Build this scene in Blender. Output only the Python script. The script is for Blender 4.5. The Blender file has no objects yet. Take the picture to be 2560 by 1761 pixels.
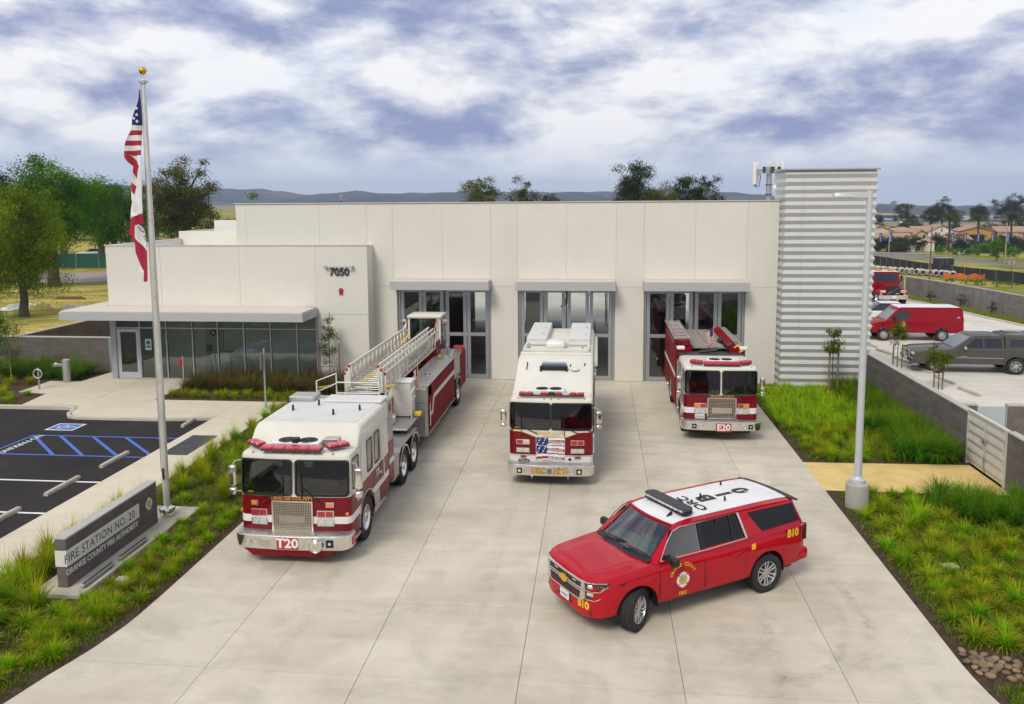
import bpy, bmesh, math, random
from mathutils import Vector, Matrix, Quaternion
PI = math.pi
SC = bpy.context.scene
COL = SC.collection
rnd = random.Random(7)

# ------------------------------------------------------------------ camera
def make_camera():
 f, ppy, yaw, pitch, roll, H = 2083.38, 743.91, -0.1025, 0.1155, -0.0064, 8.3
 cy, sy, cp, sp = math.cos(yaw), math.sin(yaw), math.cos(pitch), math.sin(pitch)
 fw = Vector((sy * cp, cy * cp, -sp)); r = Vector((cy, -sy, 0)); u = r.cross(fw)
 cr, sr = math.cos(roll), math.sin(roll)
 r2 = cr * r + sr * u; u2 = -sr * r + cr * u
 cam = bpy.data.cameras.new('camera')
 cam.sensor_width = 36; cam.sensor_fit = 'HORIZONTAL'
 cam.lens = f / 2560 * 36
 cam.shift_y = (ppy - 880.5) / 2560
 cam.clip_start = 0.1; cam.clip_end = 20000
 o = bpy.data.objects.new('camera', cam); COL.objects.link(o)
 o.matrix_world = Matrix(((r2.x, u2.x, -fw.x, 0), (r2.y, u2.y, -fw.y, 0), (r2.z, u2.z, -fw.z, H), (0, 0, 0, 1)))
 SC.camera = o
make_camera()

# ------------------------------------------------------------------ world, sun, exposure
SUN_EL, SUN_AZ = math.radians(47), math.radians(203)      # azimuth clockwise from +Y
def make_world():
 w = bpy.data.worlds.new('World'); SC.world = w; w.use_nodes = True
 nt = w.node_tree; N = nt.nodes; L = nt.links
 N.clear()
 out = N.new('ShaderNodeOutputWorld'); bg = N.new('ShaderNodeBackground')
 sky = N.new('ShaderNodeTexSky'); sky.sky_type = 'NISHITA'; sky.sun_disc = False
 sky.sun_elevation = SUN_EL; sky.sun_rotation = SUN_AZ; sky.air_density = 1.0; sky.dust_density = 0.6; sky.ozone_density = 1.5
 tc = N.new('ShaderNodeTexCoord'); sep = N.new('ShaderNodeSeparateXYZ')
 L.new(tc.outputs['Generated'], sep.inputs[0])
 def mth(op, a, b=None, c=None):
  n = N.new('ShaderNodeMath'); n.operation = op
  for i, v in enumerate((a, b, c)):
   if v is None: continue
   if isinstance(v, (int, float)): n.inputs[i].default_value = v
   else: L.new(v, n.inputs[i])
  return n.outputs[0]
 def noise(scale, det, rough, dist, off, zs=2.6):
  mp = N.new('ShaderNodeMapping'); mp.inputs['Location'].default_value = off; mp.inputs['Scale'].default_value = (1, 1, zs); L.new(tc.outputs['Generated'], mp.inputs[0])
  n = N.new('ShaderNodeTexNoise'); n.inputs['Scale'].default_value = scale; n.inputs['Detail'].default_value = det
  n.inputs['Roughness'].default_value = rough; n.inputs['Distortion'].default_value = dist
  L.new(mp.outputs[0], n.inputs['Vector']); return n.outputs['Fac']
 big = noise(2.8, 3, 0.5, 0.1, (4.7, 2.9, 0.9), 3.4); mid = noise(5.6, 10, 0.60, 0.15, (9.2, 4.4, 2), 2.4); up = noise(5.6, 7, 0.56, 0.15, (9.2, 4.4, 2.08), 2.4)
 lit = mth('SUBTRACT', mid, up)                      # tops catch the light, bases stay grey
 s = mth('ADD', mth('ADD', mth('MULTIPLY', big, 0.84), mth('MULTIPLY', mid, 0.54)), mth('MULTIPLY', lit, 1.0))
 ramp = N.new('ShaderNodeValToRGB'); e = ramp.color_ramp
 e.elements[0].position = 0.46; e.elements[0].color = (0.185, 0.215, 0.345, 1)
 e.elements[1].position = 0.85; e.elements[1].color = (0.61, 0.61, 0.615, 1)
 k = e.elements.new(0.575); k.color = (0.275, 0.30, 0.41, 1)
 k = e.elements.new(0.71); k.color = (0.44, 0.455, 0.515, 1)
 L.new(s, ramp.inputs[0])
 # pale layer towards the horizon
 hz = N.new('ShaderNodeMapRange'); hz.inputs['From Min'].default_value = 0.015; hz.inputs['From Max'].default_value = 0.075
 hz.interpolation_type = 'SMOOTHSTEP'; L.new(sep.outputs[2], hz.inputs['Value'])
 mixh = N.new('ShaderNodeMix'); mixh.data_type = 'RGBA'
 hb = N.new('ShaderNodeMix'); hb.data_type = 'RGBA'
 hb.inputs[6].default_value = (0.42, 0.49, 0.58, 1); hb.inputs[7].default_value = (0.56, 0.58, 0.61, 1); L.new(mid, hb.inputs[0])
 L.new(hz.outputs[0], mixh.inputs[0]); L.new(hb.outputs[2], mixh.inputs[6]); L.new(ramp.outputs[0], mixh.inputs[7])
 # cloud cover over the clear sky
 gap = N.new('ShaderNodeMapRange'); gap.inputs['From Min'].default_value = 0.34; gap.inputs['From Max'].default_value = 0.46
 L.new(noise(3.0, 4, 0.55, 0.3, (5.5, 12.1, 7)), gap.inputs['Value'])
 cover = mth('MULTIPLY_ADD', gap.outputs[0], 0.2, 0.8)
 scl = N.new('ShaderNodeVectorMath'); scl.operation = 'SCALE'; scl.inputs['Scale'].default_value = 10.0; L.new(mixh.outputs[2], scl.inputs[0])
 fin = N.new('ShaderNodeMix'); fin.data_type = 'RGBA'
 L.new(cover, fin.inputs[0]); L.new(sky.outputs[0], fin.inputs[6]); L.new(scl.outputs[0], fin.inputs[7])
 L.new(fin.outputs[2], bg.inputs[0]); bg.inputs[1].default_value = 0.1
 L.new(bg.outputs[0], out.inputs[0])
make_world(); SC.world.cycles.sampling_method = "NONE"
def make_sun():
 l = bpy.data.lights.new('sun', 'SUN'); l.energy = 1.5; l.angle = math.radians(22); l.color = (1.0, 0.94, 0.83)
 o = bpy.data.objects.new('sun', l); COL.objects.link(o)
 d = Vector((math.sin(SUN_AZ) * math.cos(SUN_EL), math.cos(SUN_AZ) * math.cos(SUN_EL), math.sin(SUN_EL)))
 o.location = d * 60; o.rotation_euler = d.to_track_quat('Z', 'Y').to_euler()
make_sun()
SC.view_settings.view_transform = 'Standard'; SC.view_settings.look = 'None'
SC.view_settings.exposure = 0.74; SC.view_settings.gamma = 1.0; SC.view_settings.use_curve_mapping = False
SC.render.engine = 'CYCLES'
cy = SC.cycles
cy.use_denoising = True; cy.max_bounces = 6; cy.diffuse_bounces = 3; cy.glossy_bounces = 3; cy.transmission_bounces = 4
cy.transparent_max_bounces = 12; cy.volume_bounces = 0; cy.caustics_reflective = False; cy.caustics_refractive = False
cy.sample_clamp_indirect = 8.0; cy.use_adaptive_sampling = True; cy.adaptive_threshold = 0.02

# ------------------------------------------------------------------ materials
MATS = {}
class NT:
 def __init__(s, name):
  s.m = bpy.data.materials.new(name); s.m.use_nodes = True
  s.nt = s.m.node_tree; s.N = s.nt.nodes; s.L = s.nt.links
  s.b = s.N['Principled BSDF']; s.out = s.N['Material Output']
  s._pos = None
 def pos(s, kind='pos'):
  if kind == 'obj':
   n = s.N.new('ShaderNodeTexCoord'); return n.outputs['Object']
  if s._pos is None:
   s._pos = s.N.new('ShaderNodeNewGeometry').outputs['Position']
  return s._pos
 def put(s, v, sock):
  if isinstance(v, (int, float)): sock.default_value = v
  elif isinstance(v, tuple): sock.default_value = v if len(v) == 4 or len(sock.default_value) == 3 else (*v, 1)
  else: s.L.new(v, sock)
 def math(s, op, a, b=None, c=None, clamp=False):
  n = s.N.new('ShaderNodeMath'); n.operation = op; n.use_clamp = clamp
  for i, v in enumerate((a, b, c)):
   if v is not None: s.put(v, n.inputs[i])
  return n.outputs[0]
 def mapping(s, vec, scale=(1, 1, 1), loc=(0, 0, 0), rot=(0, 0, 0)):
  n = s.N.new('ShaderNodeMapping'); s.L.new(vec, n.inputs[0])
  n.inputs['Scale'].default_value = scale; n.inputs['Location'].default_value = loc; n.inputs['Rotation'].default_value = rot
  return n.outputs[0]
 def noise(s, scale, detail=4, rough=0.55, vec=None, dist=0.0, out='Fac'):
  n = s.N.new('ShaderNodeTexNoise'); n.inputs['Scale'].default_value = scale; n.inputs['Detail'].default_value = detail
  n.inputs['Roughness'].default_value = rough; n.inputs['Distortion'].default_value = dist
  s.L.new(vec if vec is not None else s.pos(), n.inputs['Vector']); return n.outputs[out]
 def voronoi(s, scale, vec=None, feature='F1', out='Distance'):
  n = s.N.new('ShaderNodeTexVoronoi'); n.inputs['Scale'].default_value = scale; n.feature = feature
  s.L.new(vec if vec is not None else s.pos(), n.inputs['Vector']); return n.outputs[out]
 def ramp(s, fac, stops):
  n = s.N.new('ShaderNodeValToRGB'); e = n.color_ramp
  while len(e.elements) > 2: e.elements.remove(e.elements[-1])
  for i, (p, c) in enumerate(stops):
   k = e.elements[i] if i < 2 else e.elements.new(p)
   k.position = p; k.color = c if len(c) == 4 else (*c, 1)
  s.L.new(fac, n.inputs[0]); return n.outputs[0]
 def rng(s, v, a, b, c=0.0, d=1.0):
  n = s.N.new('ShaderNodeMapRange'); s.put(v, n.inputs['Value'])
  for k, x in zip(('From Min', 'From Max', 'To Min', 'To Max'), (a, b, c, d)): n.inputs[k].default_value = x
  return n.outputs[0]
 def mix(s, fac, a, b, blend='MIX'):
  n = s.N.new('ShaderNodeMix'); n.data_type = 'RGBA'; n.blend_type = blend
  s.put(fac, n.inputs[0]); s.put(a, n.inputs[6]); s.put(b, n.inputs[7]); return n.outputs[2]
 def objrand(s): return s.N.new('ShaderNodeObjectInfo').outputs['Random']
 def attr(s, name, out='Color'):
  n = s.N.new('ShaderNodeAttribute'); n.attribute_name = name; return n.outputs[out]
 def hsv(s, col, h=0.5, sat=1.0, v=1.0):
  n = s.N.new('ShaderNodeHueSaturation'); s.put(h, n.inputs['Hue']); s.put(sat, n.inputs['Saturation']); s.put(v, n.inputs['Value'])
  s.put(col, n.inputs['Color']); return n.outputs[0]
 def bump(s, h, strength=0.3, dist=0.02):
  n = s.N.new('ShaderNodeBump'); n.inputs['Strength'].default_value = strength; n.inputs['Distance'].default_value = dist
  s.L.new(h, n.inputs['Height']); s.L.new(n.outputs[0], s.b.inputs['Normal']); return n.outputs[0]
 def set(s, **k):
  nm = dict(color='Base Color', rough='Roughness', metal='Metallic', spec='Specular IOR Level', coat='Coat Weight', coatr='Coat Roughness', alpha='Alpha', sheen='Sheen Weight')
  for a, v in k.items(): s.put(v, s.b.inputs[nm[a]])
  return s.m

def mat(name, color, rough=0.6, metal=0.0, var=0.10, vscale=3.0, bump=0.0, bscale=40.0, coat=0.0, spec=0.5, orand=0.0, kind='pos', rvar=0.0):
 """plain coated surface: base colour with broken-up value, optional relief"""
 if name in MATS: return MATS[name]
 t = NT(name); v = t.pos(kind)
 n = t.noise(vscale, 5, 0.6, v)
 k = t.rng(n, 0.3, 0.7, 1 - var, 1 + var)
 if orand: k = t.math('MULTIPLY', k, t.rng(t.objrand(), 0, 1, 1 - orand, 1 + orand))
 t.set(color=t.hsv((*color, 1), 0.5, 1.0, k), metal=metal, spec=spec, coat=coat)
 if coat: t.set(coatr=0.04)
 t.set(rough=t.rng(n, 0.3, 0.7, max(0.02, rough - rvar), rough + rvar) if rvar else rough)
 if bump: t.bump(t.noise(bscale, 3, 0.6, v), bump, 0.01)
 MATS[name] = t.m
 return t.m

def glass(name, tint=(0.5, 0.6, 0.58), ior=1.5, refl=1.0, rough=0.02, gain=1.5):
 if name in MATS: return MATS[name]
 t = NT(name); N, L = t.N, t.L
 tr = N.new('ShaderNodeBsdfTransparent'); tr.inputs[0].default_value = (*tint, 1)
 gl = N.new('ShaderNodeBsdfGlossy'); gl.inputs['Roughness'].default_value = rough; gl.inputs['Color'].default_value = (refl, refl, refl, 1)
 fr = N.new('ShaderNodeFresnel'); fr.inputs[0].default_value = ior
 k = t.math('MULTIPLY_ADD', fr.outputs[0], gain, 0.02, clamp=True)
 mx = N.new('ShaderNodeMixShader'); L.new(k, mx.inputs[0]); L.new(tr.outputs[0], mx.inputs[1]); L.new(gl.outputs[0], mx.inputs[2])
 L.new(mx.outputs[0], t.out.inputs['Surface'])
 MATS[name] = t.m; return t.m

# ------------------------------------------------------------------ mesh builder
class MB:
 def __init__(s): s.v = []; s.f = []; s.mi = []; s.c = []
 def add(s, vs, fs, mi=0):
  b = len(s.v); s.v.extend([tuple(p) for p in vs]); s.f.extend([tuple(i + b for i in f) for f in fs]); s.mi.extend([mi] * len(fs)); return s
 def box(s, x0, x1, y0, y1, z0, z1, r=0.0, mi=0, seg=1):
  if r <= 0:
   return s.add([(x0, y0, z0), (x1, y0, z0), (x1, y1, z0), (x0, y1, z0), (x0, y0, z1), (x1, y0, z1), (x1, y1, z1), (x0, y1, z1)],
                         [(0, 3, 2, 1), (4, 5, 6, 7), (0, 1, 5, 4), (1, 2, 6, 5), (2, 3, 7, 6), (3, 0, 4, 7)], mi)
  bm = bmesh.new(); bmesh.ops.create_cube(bm, size=1.0)
  for v in bm.verts: v.co = Vector(((x0 + x1) / 2 + v.co.x * (x1 - x0), (y0 + y1) / 2 + v.co.y * (y1 - y0), (z0 + z1) / 2 + v.co.z * (z1 - z0)))
  r = min(r, 0.49 * min(abs(x1 - x0), abs(y1 - y0), abs(z1 - z0)))
  bmesh.ops.bevel(bm, geom=bm.edges[:], offset=r, segments=seg, affect='EDGES', profile=0.5)
  return s.addbm(bm, mi)
 def addbm(s, bm, mi=0):
  bm.verts.index_update(); s.add([v.co[:] for v in bm.verts], [[v.index for v in f.verts] for f in bm.faces], mi); bm.free(); return s
 def tbox(s, M, sx, sy, sz, r=0.0, mi=0):
  t = MB().box(-sx / 2, sx / 2, -sy / 2, sy / 2, -sz / 2, sz / 2, r); return s.merge(t, M, mi)
 def merge(s, o, M=None, mi=None):
  b = len(s.v); s.v.extend([tuple(M @ Vector(p)) for p in o.v] if M is not None else o.v)
  s.f.extend([tuple(i + b for i in f) for f in o.f]); s.mi.extend(o.mi if mi is None else [mi] * len(o.f)); return s
 def bar(s, p0, p1, w, h, r=0.0, mi=0, up=(0, 0, 1)):
  p0, p1 = Vector(p0), Vector(p1); d = p1 - p0; L = d.length; d.normalize(); u = Vector(up)
  if abs(d.dot(u)) > 0.98: u = Vector((0, 1, 0))
  x = d.cross(u).normalized(); z = x.cross(d)
  M = Matrix(((x.x, d.x, z.x, 0), (x.y, d.y, z.y, 0), (x.z, d.z, z.z, 0), (0, 0, 0, 1))); M.translation = (p0 + p1) / 2
  return s.tbox(M, w, L, h, r, mi)
 def tube(s, pts, r, n=8, mi=0, cap=True, closed=False):
  P = [Vector(p) for p in pts]; R = r if isinstance(r, (list, tuple)) else [r] * len(P)
  rings = []; up = None
  for i, p in enumerate(P):
   if closed: d = P[(i + 1) % len(P)] - P[i - 1]
   else: d = (P[min(i + 1, len(P) - 1)] - P[max(i - 1, 0)])
   d.normalize()
   if up is None:
    up = Vector((0, 0, 1)) if abs(d.z) < 0.9 else Vector((1, 0, 0))
   x = d.cross(up);  x.normalize(); y = x.cross(d); up = y
   rings.append([p + (x * math.cos(2 * PI * k / n) + y * math.sin(2 * PI * k / n)) * R[i] for k in range(n)])
  return s.loft(rings, cap=cap, mi=mi, loop=closed)
 def loft(s, rings, cap=True, mi=0, ring_closed=True, loop=False):
  n = len(rings[0]); b = len(s.v)
  for r in rings: s.v.extend([tuple(p) for p in r])
  m = len(rings)
  for i in range(m if loop else m - 1):
   for k in range(n if ring_closed else n - 1):
    a, c = b + i * n, b + ((i + 1) % m) * n
    s.f.append((a + k, a + (k + 1) % n, c + (k + 1) % n, c + k)); s.mi.append(mi)
  if cap and ring_closed and not loop:
   s.f.append(tuple(b + k for k in reversed(range(n)))); s.mi.append(mi)
   s.f.append(tuple(b + (m - 1) * n + k for k in range(n))); s.mi.append(mi)
  return s
 def lathe(s, prof, n=24, M=None, mi=0, cap=True):
  """profile of (r, h) turned about local Z"""
  rings = [[Vector((r * math.cos(2 * PI * k / n), r * math.sin(2 * PI * k / n), h)) for k in range(n)] for r, h in prof]
  if M is not None: rings = [[M @ p for p in r] for r in rings]
  return s.loft(rings, cap=cap, mi=mi)
 def prism(s, poly, a, b, axis='x', mi=0):
  """polygon in the plane normal to axis, from a to b. axis x: (y,z); y: (x,z); z: (x,y)"""
  def P(u, v, w): return {'x': (w, u, v), 'y': (u, w, v), 'z': (u, v, w)}[axis]
  n = len(poly); vs = [P(u, v, a) for u, v in poly] + [P(u, v, b) for u, v in poly]
  fs = [tuple(reversed(range(n))), tuple(range(n, 2 * n))] + [(k, (k + 1) % n, n + (k + 1) % n, n + k) for k in range(n)]
  s.add(vs, fs, mi); return s
 def quad(s, a, b, c, d, mi=0): return s.add([a, b, c, d], [(0, 1, 2, 3)], mi)
 def plate(s, outer, inner, M, t, mi=0):
  """flat ring: outer & inner outlines (same count, local xy), thickness t along local z"""
  n = len(outer); b = len(s.v)
  for z in (0, t):
   s.v.extend([tuple(M @ Vector((x, y, z))) for x, y in outer]); s.v.extend([tuple(M @ Vector((x, y, z))) for x, y in inner])
  for k in range(n):
   j = (k + 1) % n; o0, i0, o1, i1 = b, b + n, b + 2 * n, b + 3 * n
   for q in ((o1 + k, o1 + j, i1 + j, i1 + k), (o0 + j, o0 + k, i0 + k, i0 + j), (o0 + k, o0 + j, o1 + j, o1 + k), (i0 + j, i0 + k, i1 + k, i1 + j)):
    s.f.append(q); s.mi.append(mi)
  return s
 def mesh(s, name, mats, smooth=35.0, fix=True):
  me = bpy.data.meshes.new(name); me.from_pydata(s.v, [], s.f)
  for m in (mats if isinstance(mats, (list, tuple)) else [mats]):
   if m is not None: me.materials.append(m)
  if any(s.mi): me.polygons.foreach_set('material_index', s.mi)
  if fix:
   bm = bmesh.new(); bm.from_mesh(me); bmesh.ops.recalc_face_normals(bm, faces=bm.faces[:]); bm.to_mesh(me); bm.free()
  if smooth:
   me.polygons.foreach_set('use_smooth', [True] * len(me.polygons)); me.set_sharp_from_angle(angle=math.radians(smooth))
  me.update(); return me

def link(o, parent=None):
 COL.objects.link(o)
 if parent is not None: o.parent = parent
 return o
def part(name, mb, mats, parent, label=None, smooth=35.0, loc=None, rot=None, fix=True):
 me = mb if isinstance(mb, bpy.types.Mesh) else mb.mesh(name, mats, smooth, fix)
 o = link(bpy.data.objects.new(name, me), parent)
 if loc: o.location = loc
 if rot: o.rotation_euler = rot
 if label: o['label'] = label
 return o
def tag(o, label, cat, group=None):
 o['label'] = label; o['category'] = cat
 if group: o['group'] = group
 return o
def thing(name, label, cat, loc=(0, 0, 0), rz=0.0, group=None):
 o = bpy.data.objects.new(name, None); o.empty_display_size = 0.3; COL.objects.link(o)
 o.location = loc; o.rotation_euler = (0, 0, rz)
 return tag(o, label, cat, group)
def solo(name, mb, mats, label, cat, loc=(0, 0, 0), rz=0.0, group=None, smooth=35.0):
 o = part(name, mb, mats, None, smooth=smooth); o.location = loc; o.rotation_euler = (0, 0, rz)
 return tag(o, label, cat, group)
def struct(name, mb, mats, parent=None, smooth=0, fix=True):
 o = part(name, mb, mats, parent, smooth=smooth, fix=fix)
 if parent is None: o['kind'] = 'structure'
 return o
def dup(root, loc=None, rz=None, label=None, group=None, scale=None):
 r = root.copy(); COL.objects.link(r)
 if loc is not None: r.location = loc
 if rz is not None: r.rotation_euler = (0, 0, rz)
 if scale is not None: r.scale = (scale,) * 3 if isinstance(scale, (int, float)) else scale
 if label: r['label'] = label
 if group: r['group'] = group
 for ch in list(root.children):
  c = ch.copy(); COL.objects.link(c); c.parent = r
  for g in list(ch.children):
   d = g.copy(); COL.objects.link(d); d.parent = c
 return r
def frame(o, right, up):
 r, u = Vector(right).normalized(), Vector(up).normalized(); n = r.cross(u)
 return Matrix(((r.x, u.x, n.x, o[0]), (r.y, u.y, n.y, o[1]), (r.z, u.z, n.z, o[2]), (0, 0, 0, 1)))
def rrect(w, h, r, n=4, cx=0.0, cy=0.0):
 r = min(r, w / 2 - 1e-4, h / 2 - 1e-4); out = []
 for (sx, sy, a0) in ((1, 1, 0), (-1, 1, PI / 2), (-1, -1, PI), (1, -1, 1.5 * PI)):
  for k in range(n + 1):
   a = a0 + PI / 2 * k / n; out.append((cx + sx * (w / 2 - r) + r * math.cos(a), cy + sy * (h / 2 - r) + r * math.sin(a)))
 return out
def circ(r, n=24, cx=0.0, cy=0.0, a0=0.0): return [(cx + r * math.cos(a0 + 2 * PI * k / n), cy + r * math.sin(a0 + 2 * PI * k / n)) for k in range(n)]
def disc(mb, poly, M, t=0.01, mi=0):
 p = MB().prism(poly, 0, t, 'z'); return mb.merge(p, M, mi)
_txt = {}
def text(mb, s, M, size=1.0, extrude=0.004, bold=0.0, align='CENTER', mi=0, sx=1.0, space=1.0, shear=0.0):
 key = (s, bold, align, space, shear)
 if key not in _txt:
  cu = bpy.data.curves.new('t', 'FONT'); cu.body = s; cu.size = 1.0; cu.offset = bold; cu.align_x = align; cu.align_y = 'CENTER'
  cu.space_character = space; cu.shear = shear; cu.resolution_u = 3
  o = bpy.data.objects.new('t', cu); COL.objects.link(o)
  dg = bpy.context.evaluated_depsgraph_get(); me = o.evaluated_get(dg).to_mesh()
  _txt[key] = ([v.co[:] for v in me.vertices], [tuple(p.vertices) for p in me.polygons])
  o.evaluated_get(dg).to_mesh_clear(); bpy.data.objects.remove(o); bpy.data.curves.remove(cu)
 vs, fs = _txt[key]
 mb.add([M @ Vector((x * size * sx, y * size, extrude)) for x, y, z in vs], fs, mi); return mb
def boolean(me, cutters, name='cut'):
 """difference of a closed mesh and closed cutter builders"""
 o = bpy.data.objects.new('b', me); COL.objects.link(o); tmp = []
 for c in cutters:
  cm = c.mesh('c', None, 0); co = bpy.data.objects.new('c', cm); COL.objects.link(co); tmp.append(co)
  md = o.modifiers.new('b', 'BOOLEAN'); md.operation = 'DIFFERENCE'; md.object = co; md.solver = 'EXACT'
 dg = bpy.context.evaluated_depsgraph_get(); res = bpy.data.meshes.new_from_object(o.evaluated_get(dg)); res.name = name
 bpy.data.objects.remove(o)
 for c in tmp: bpy.data.objects.remove(c)
 res.polygons.foreach_set('use_smooth', [True] * len(res.polygons)); res.set_sharp_from_angle(angle=math.radians(32))
 return res

# ------------------------------------------------------------------ surface materials
def concrete(name, c1, c2, stain=0.35, streak=0.5, orand=0.03, bump=0.12):
 t = NT(name); p = t.pos()
 big = t.noise(0.22, 4, 0.55, p, 0.6); mid = t.noise(1.1, 6, 0.62, p, 0.4); fine = t.noise(22, 4, 0.6, p)
 st = t.noise(1.0, 5, 0.6, t.mapping(p, (0.35, 2.6, 1)))
 br = t.noise(1.0, 3, 0.6, t.mapping(p, (1.5, 70, 1)))
 f = t.math('ADD', t.math('MULTIPLY', big, 0.5), t.math('ADD', t.math('MULTIPLY', mid, 0.28), t.math('MULTIPLY', st, 0.22 + 0.2 * streak)))
 col = t.ramp(f, [(0.40, c2), (0.60, c1)])
 sp = t.rng(t.noise(0.75, 7, 0.65, t.mapping(p, (1, 1, 1), (7, 3, 0)), 0.9), 0.53, 0.72, 0, stain)
 col = t.mix(sp, col, tuple(x * 0.62 for x in c2))
 k = t.math('ADD', t.rng(fine, 0.3, 0.7, 0.96, 1.04), t.rng(br, 0.3, 0.7, -0.03, 0.03))
 k = t.math('MULTIPLY', k, t.rng(t.objrand(), 0, 1, 1 - orand, 1 + orand))
 spots = t.rng(t.voronoi(2.3, t.mapping(p, (1, 1, 0.01))), 0.0, 0.035, 0.72, 1.0)
 k = t.math('MULTIPLY', k, spots)
 t.set(color=t.hsv(col, 0.5, 1.0, k), rough=t.rng(mid, 0.3, 0.7, 0.62, 0.85), spec=0.3)
 t.bump(t.math('ADD', fine, t.math('MULTIPLY', br, 0.8)), bump, 0.006)
 MATS[name] = t.m; return t.m
M_APRON = concrete('apron_concrete', (0.61, 0.555, 0.447), (0.45, 0.402, 0.31), 0.36, 0.1, 0.05)
M_WALK = concrete('walk_concrete', (0.63, 0.565, 0.43), (0.54, 0.48, 0.37), 0.18, 0.3)
M_YARD = concrete('yard_concrete', (0.64, 0.60, 0.52), (0.53, 0.49, 0.42), 0.2, 0.4)
M_KERB = concrete('kerb_concrete', (0.52, 0.48, 0.39), (0.42, 0.38, 0.31), 0.3, 0.3)
M_STOP = concrete('stop_concrete', (0.50, 0.47, 0.38), (0.38, 0.35, 0.28), 0.3, 0.2)
M_CGREY = concrete('base_concrete', (0.42, 0.40, 0.36), (0.33, 0.31, 0.28), 0.3, 0.2)
M_GAP = mat('joint_dark', (0.17, 0.15, 0.115), 0.95, var=0.2)
def asphalt():
 t = NT('asphalt'); p = t.pos()
 n = t.noise(0.5, 5, 0.6, p, 0.5); f = t.noise(60, 3, 0.7, p); v = t.voronoi(120, p)
 col = t.ramp(n, [(0.3, (0.017, 0.0145, 0.014)), (0.7, (0.034, 0.028, 0.026))])
 t.set(color=t.hsv(col, 0.5, 1.0, t.rng(f, 0.3, 0.7, 0.7, 1.35)), rough=0.85, spec=0.25); t.bump(v, 0.5, 0.006); return t.m
M_ASPH = asphalt()
def road_asphalt():
 t = NT('road_asphalt'); n = t.noise(0.25, 5, 0.6); col = t.ramp(n, [(0.3, (0.16, 0.155, 0.15)), (0.7, (0.23, 0.22, 0.21))])
 t.set(color=col, rough=0.9, spec=0.2); return t.m
M_ROAD = road_asphalt()
def soil():
 t = NT('mulch_soil'); p = t.pos()
 a = t.noise(0.7, 5, 0.6, p, 0.4); b = t.noise(9, 5, 0.7, p, 1.2); c = t.noise(45, 4, 0.7, p, 2.0)
 col = t.ramp(b, [(0.3, (0.035, 0.022, 0.014)), (0.62, (0.115, 0.078, 0.048)), (0.75, (0.20, 0.15, 0.09))])
 t.set(color=t.hsv(col, 0.5, 1.0, t.rng(c, 0.3, 0.7, 0.6, 1.45)), rough=0.95, spec=0.15)
 t.bump(t.math('ADD', b, c), 0.9, 0.03); return t.m
M_SOIL = soil()
def dg():
 t = NT('decomposed_granite'); p = t.pos()
 a = t.noise(0.9, 5, 0.6, p, 0.5); f = t.noise(80, 3, 0.7, p)
 col = t.ramp(a, [(0.3, (0.54, 0.39, 0.155)), (0.7, (0.74, 0.55, 0.22))])
 t.set(color=t.hsv(col, 0.5, 1.0, t.rng(f, 0.3, 0.7, 0.8, 1.2)), rough=0.95, spec=0.15); t.bump(f, 0.5, 0.01); return t.m
M_DG = dg()
def field():
 t = NT('field_ground'); p = t.pos()
 a = t.noise(0.035, 6, 0.6, p, 0.6); b = t.noise(0.35, 6, 0.65, t.mapping(p, (0.5, 1.6, 1)), 0.6); c = t.noise(3, 5, 0.7, p, 0.6)
 dry = t.ramp(b, [(0.34, (0.20, 0.175, 0.03)), (0.50, (0.38, 0.30, 0.07)), (0.66, (0.56, 0.43, 0.14))])
 grn = t.ramp(b, [(0.35, (0.07, 0.12, 0.012)), (0.65, (0.22, 0.23, 0.03))])
 col = t.mix(t.rng(a, 0.44, 0.56), dry, grn)
 t.set(color=t.hsv(col, 0.5, 1.0, t.rng(c, 0.3, 0.7, 0.65, 1.35)), rough=0.95, spec=0.1); t.bump(t.math('ADD', b, c), 0.6, 0.08); return t.m
M_FIELD = field()
M_PAINT_W = mat('white_marking', (0.74, 0.73, 0.70), 0.7, var=0.10, vscale=6)
M_PAINT_B = mat('blue_marking', (0.055, 0.15, 0.47), 0.7, var=0.14, vscale=6)

# ------------------------------------------------------------------ ground
def sst(a, b, x): t = min(max((x - a) / (b - a), 0), 1); return t * t * (3 - 2 * t)
def drop(x, y):
 """the land falls away beyond the yard on the right"""
 if y < 1: return 0.0
 return sst(.20, .30, x / y) * (6.0 * sst(74, 120, y) + max(0, y - 190) * .022)
def ground_sheet():
 xs = [-3780, -2500, -1600, -1000, -600, -350, -200, -120, -80, -50, -30, -15, 0, 8, 14, 18, 21, 24, 27, 30, 33, 36, 40, 45, 50, 56, 62, 70, 80, 90, 100, 115, 130, 150, 175, 200, 240, 300, 380, 480, 600, 800, 1050, 1400, 2000, 2800, 3780]
 ys = [-280, -100, -30, 0, 20, 40, 60, 70, 74, 78, 82, 86, 90, 94, 98, 102, 106, 110, 115, 120, 130, 145, 160, 175, 190, 210, 235, 260, 300, 350, 420, 520, 650, 800, 1000, 1300, 1700, 2200, 2800, 3500, 4480]
 vs = [(x, y, -.2 - drop(x, y)) for y in ys for x in xs]; n = len(xs)
 return MB().add(vs, [(j * n + i, j * n + i + 1, (j + 1) * n + i + 1, (j + 1) * n + i) for j in range(len(ys) - 1) for i in range(n - 1)])
struct('ground', ground_sheet(), M_FIELD, smooth=60)

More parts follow.
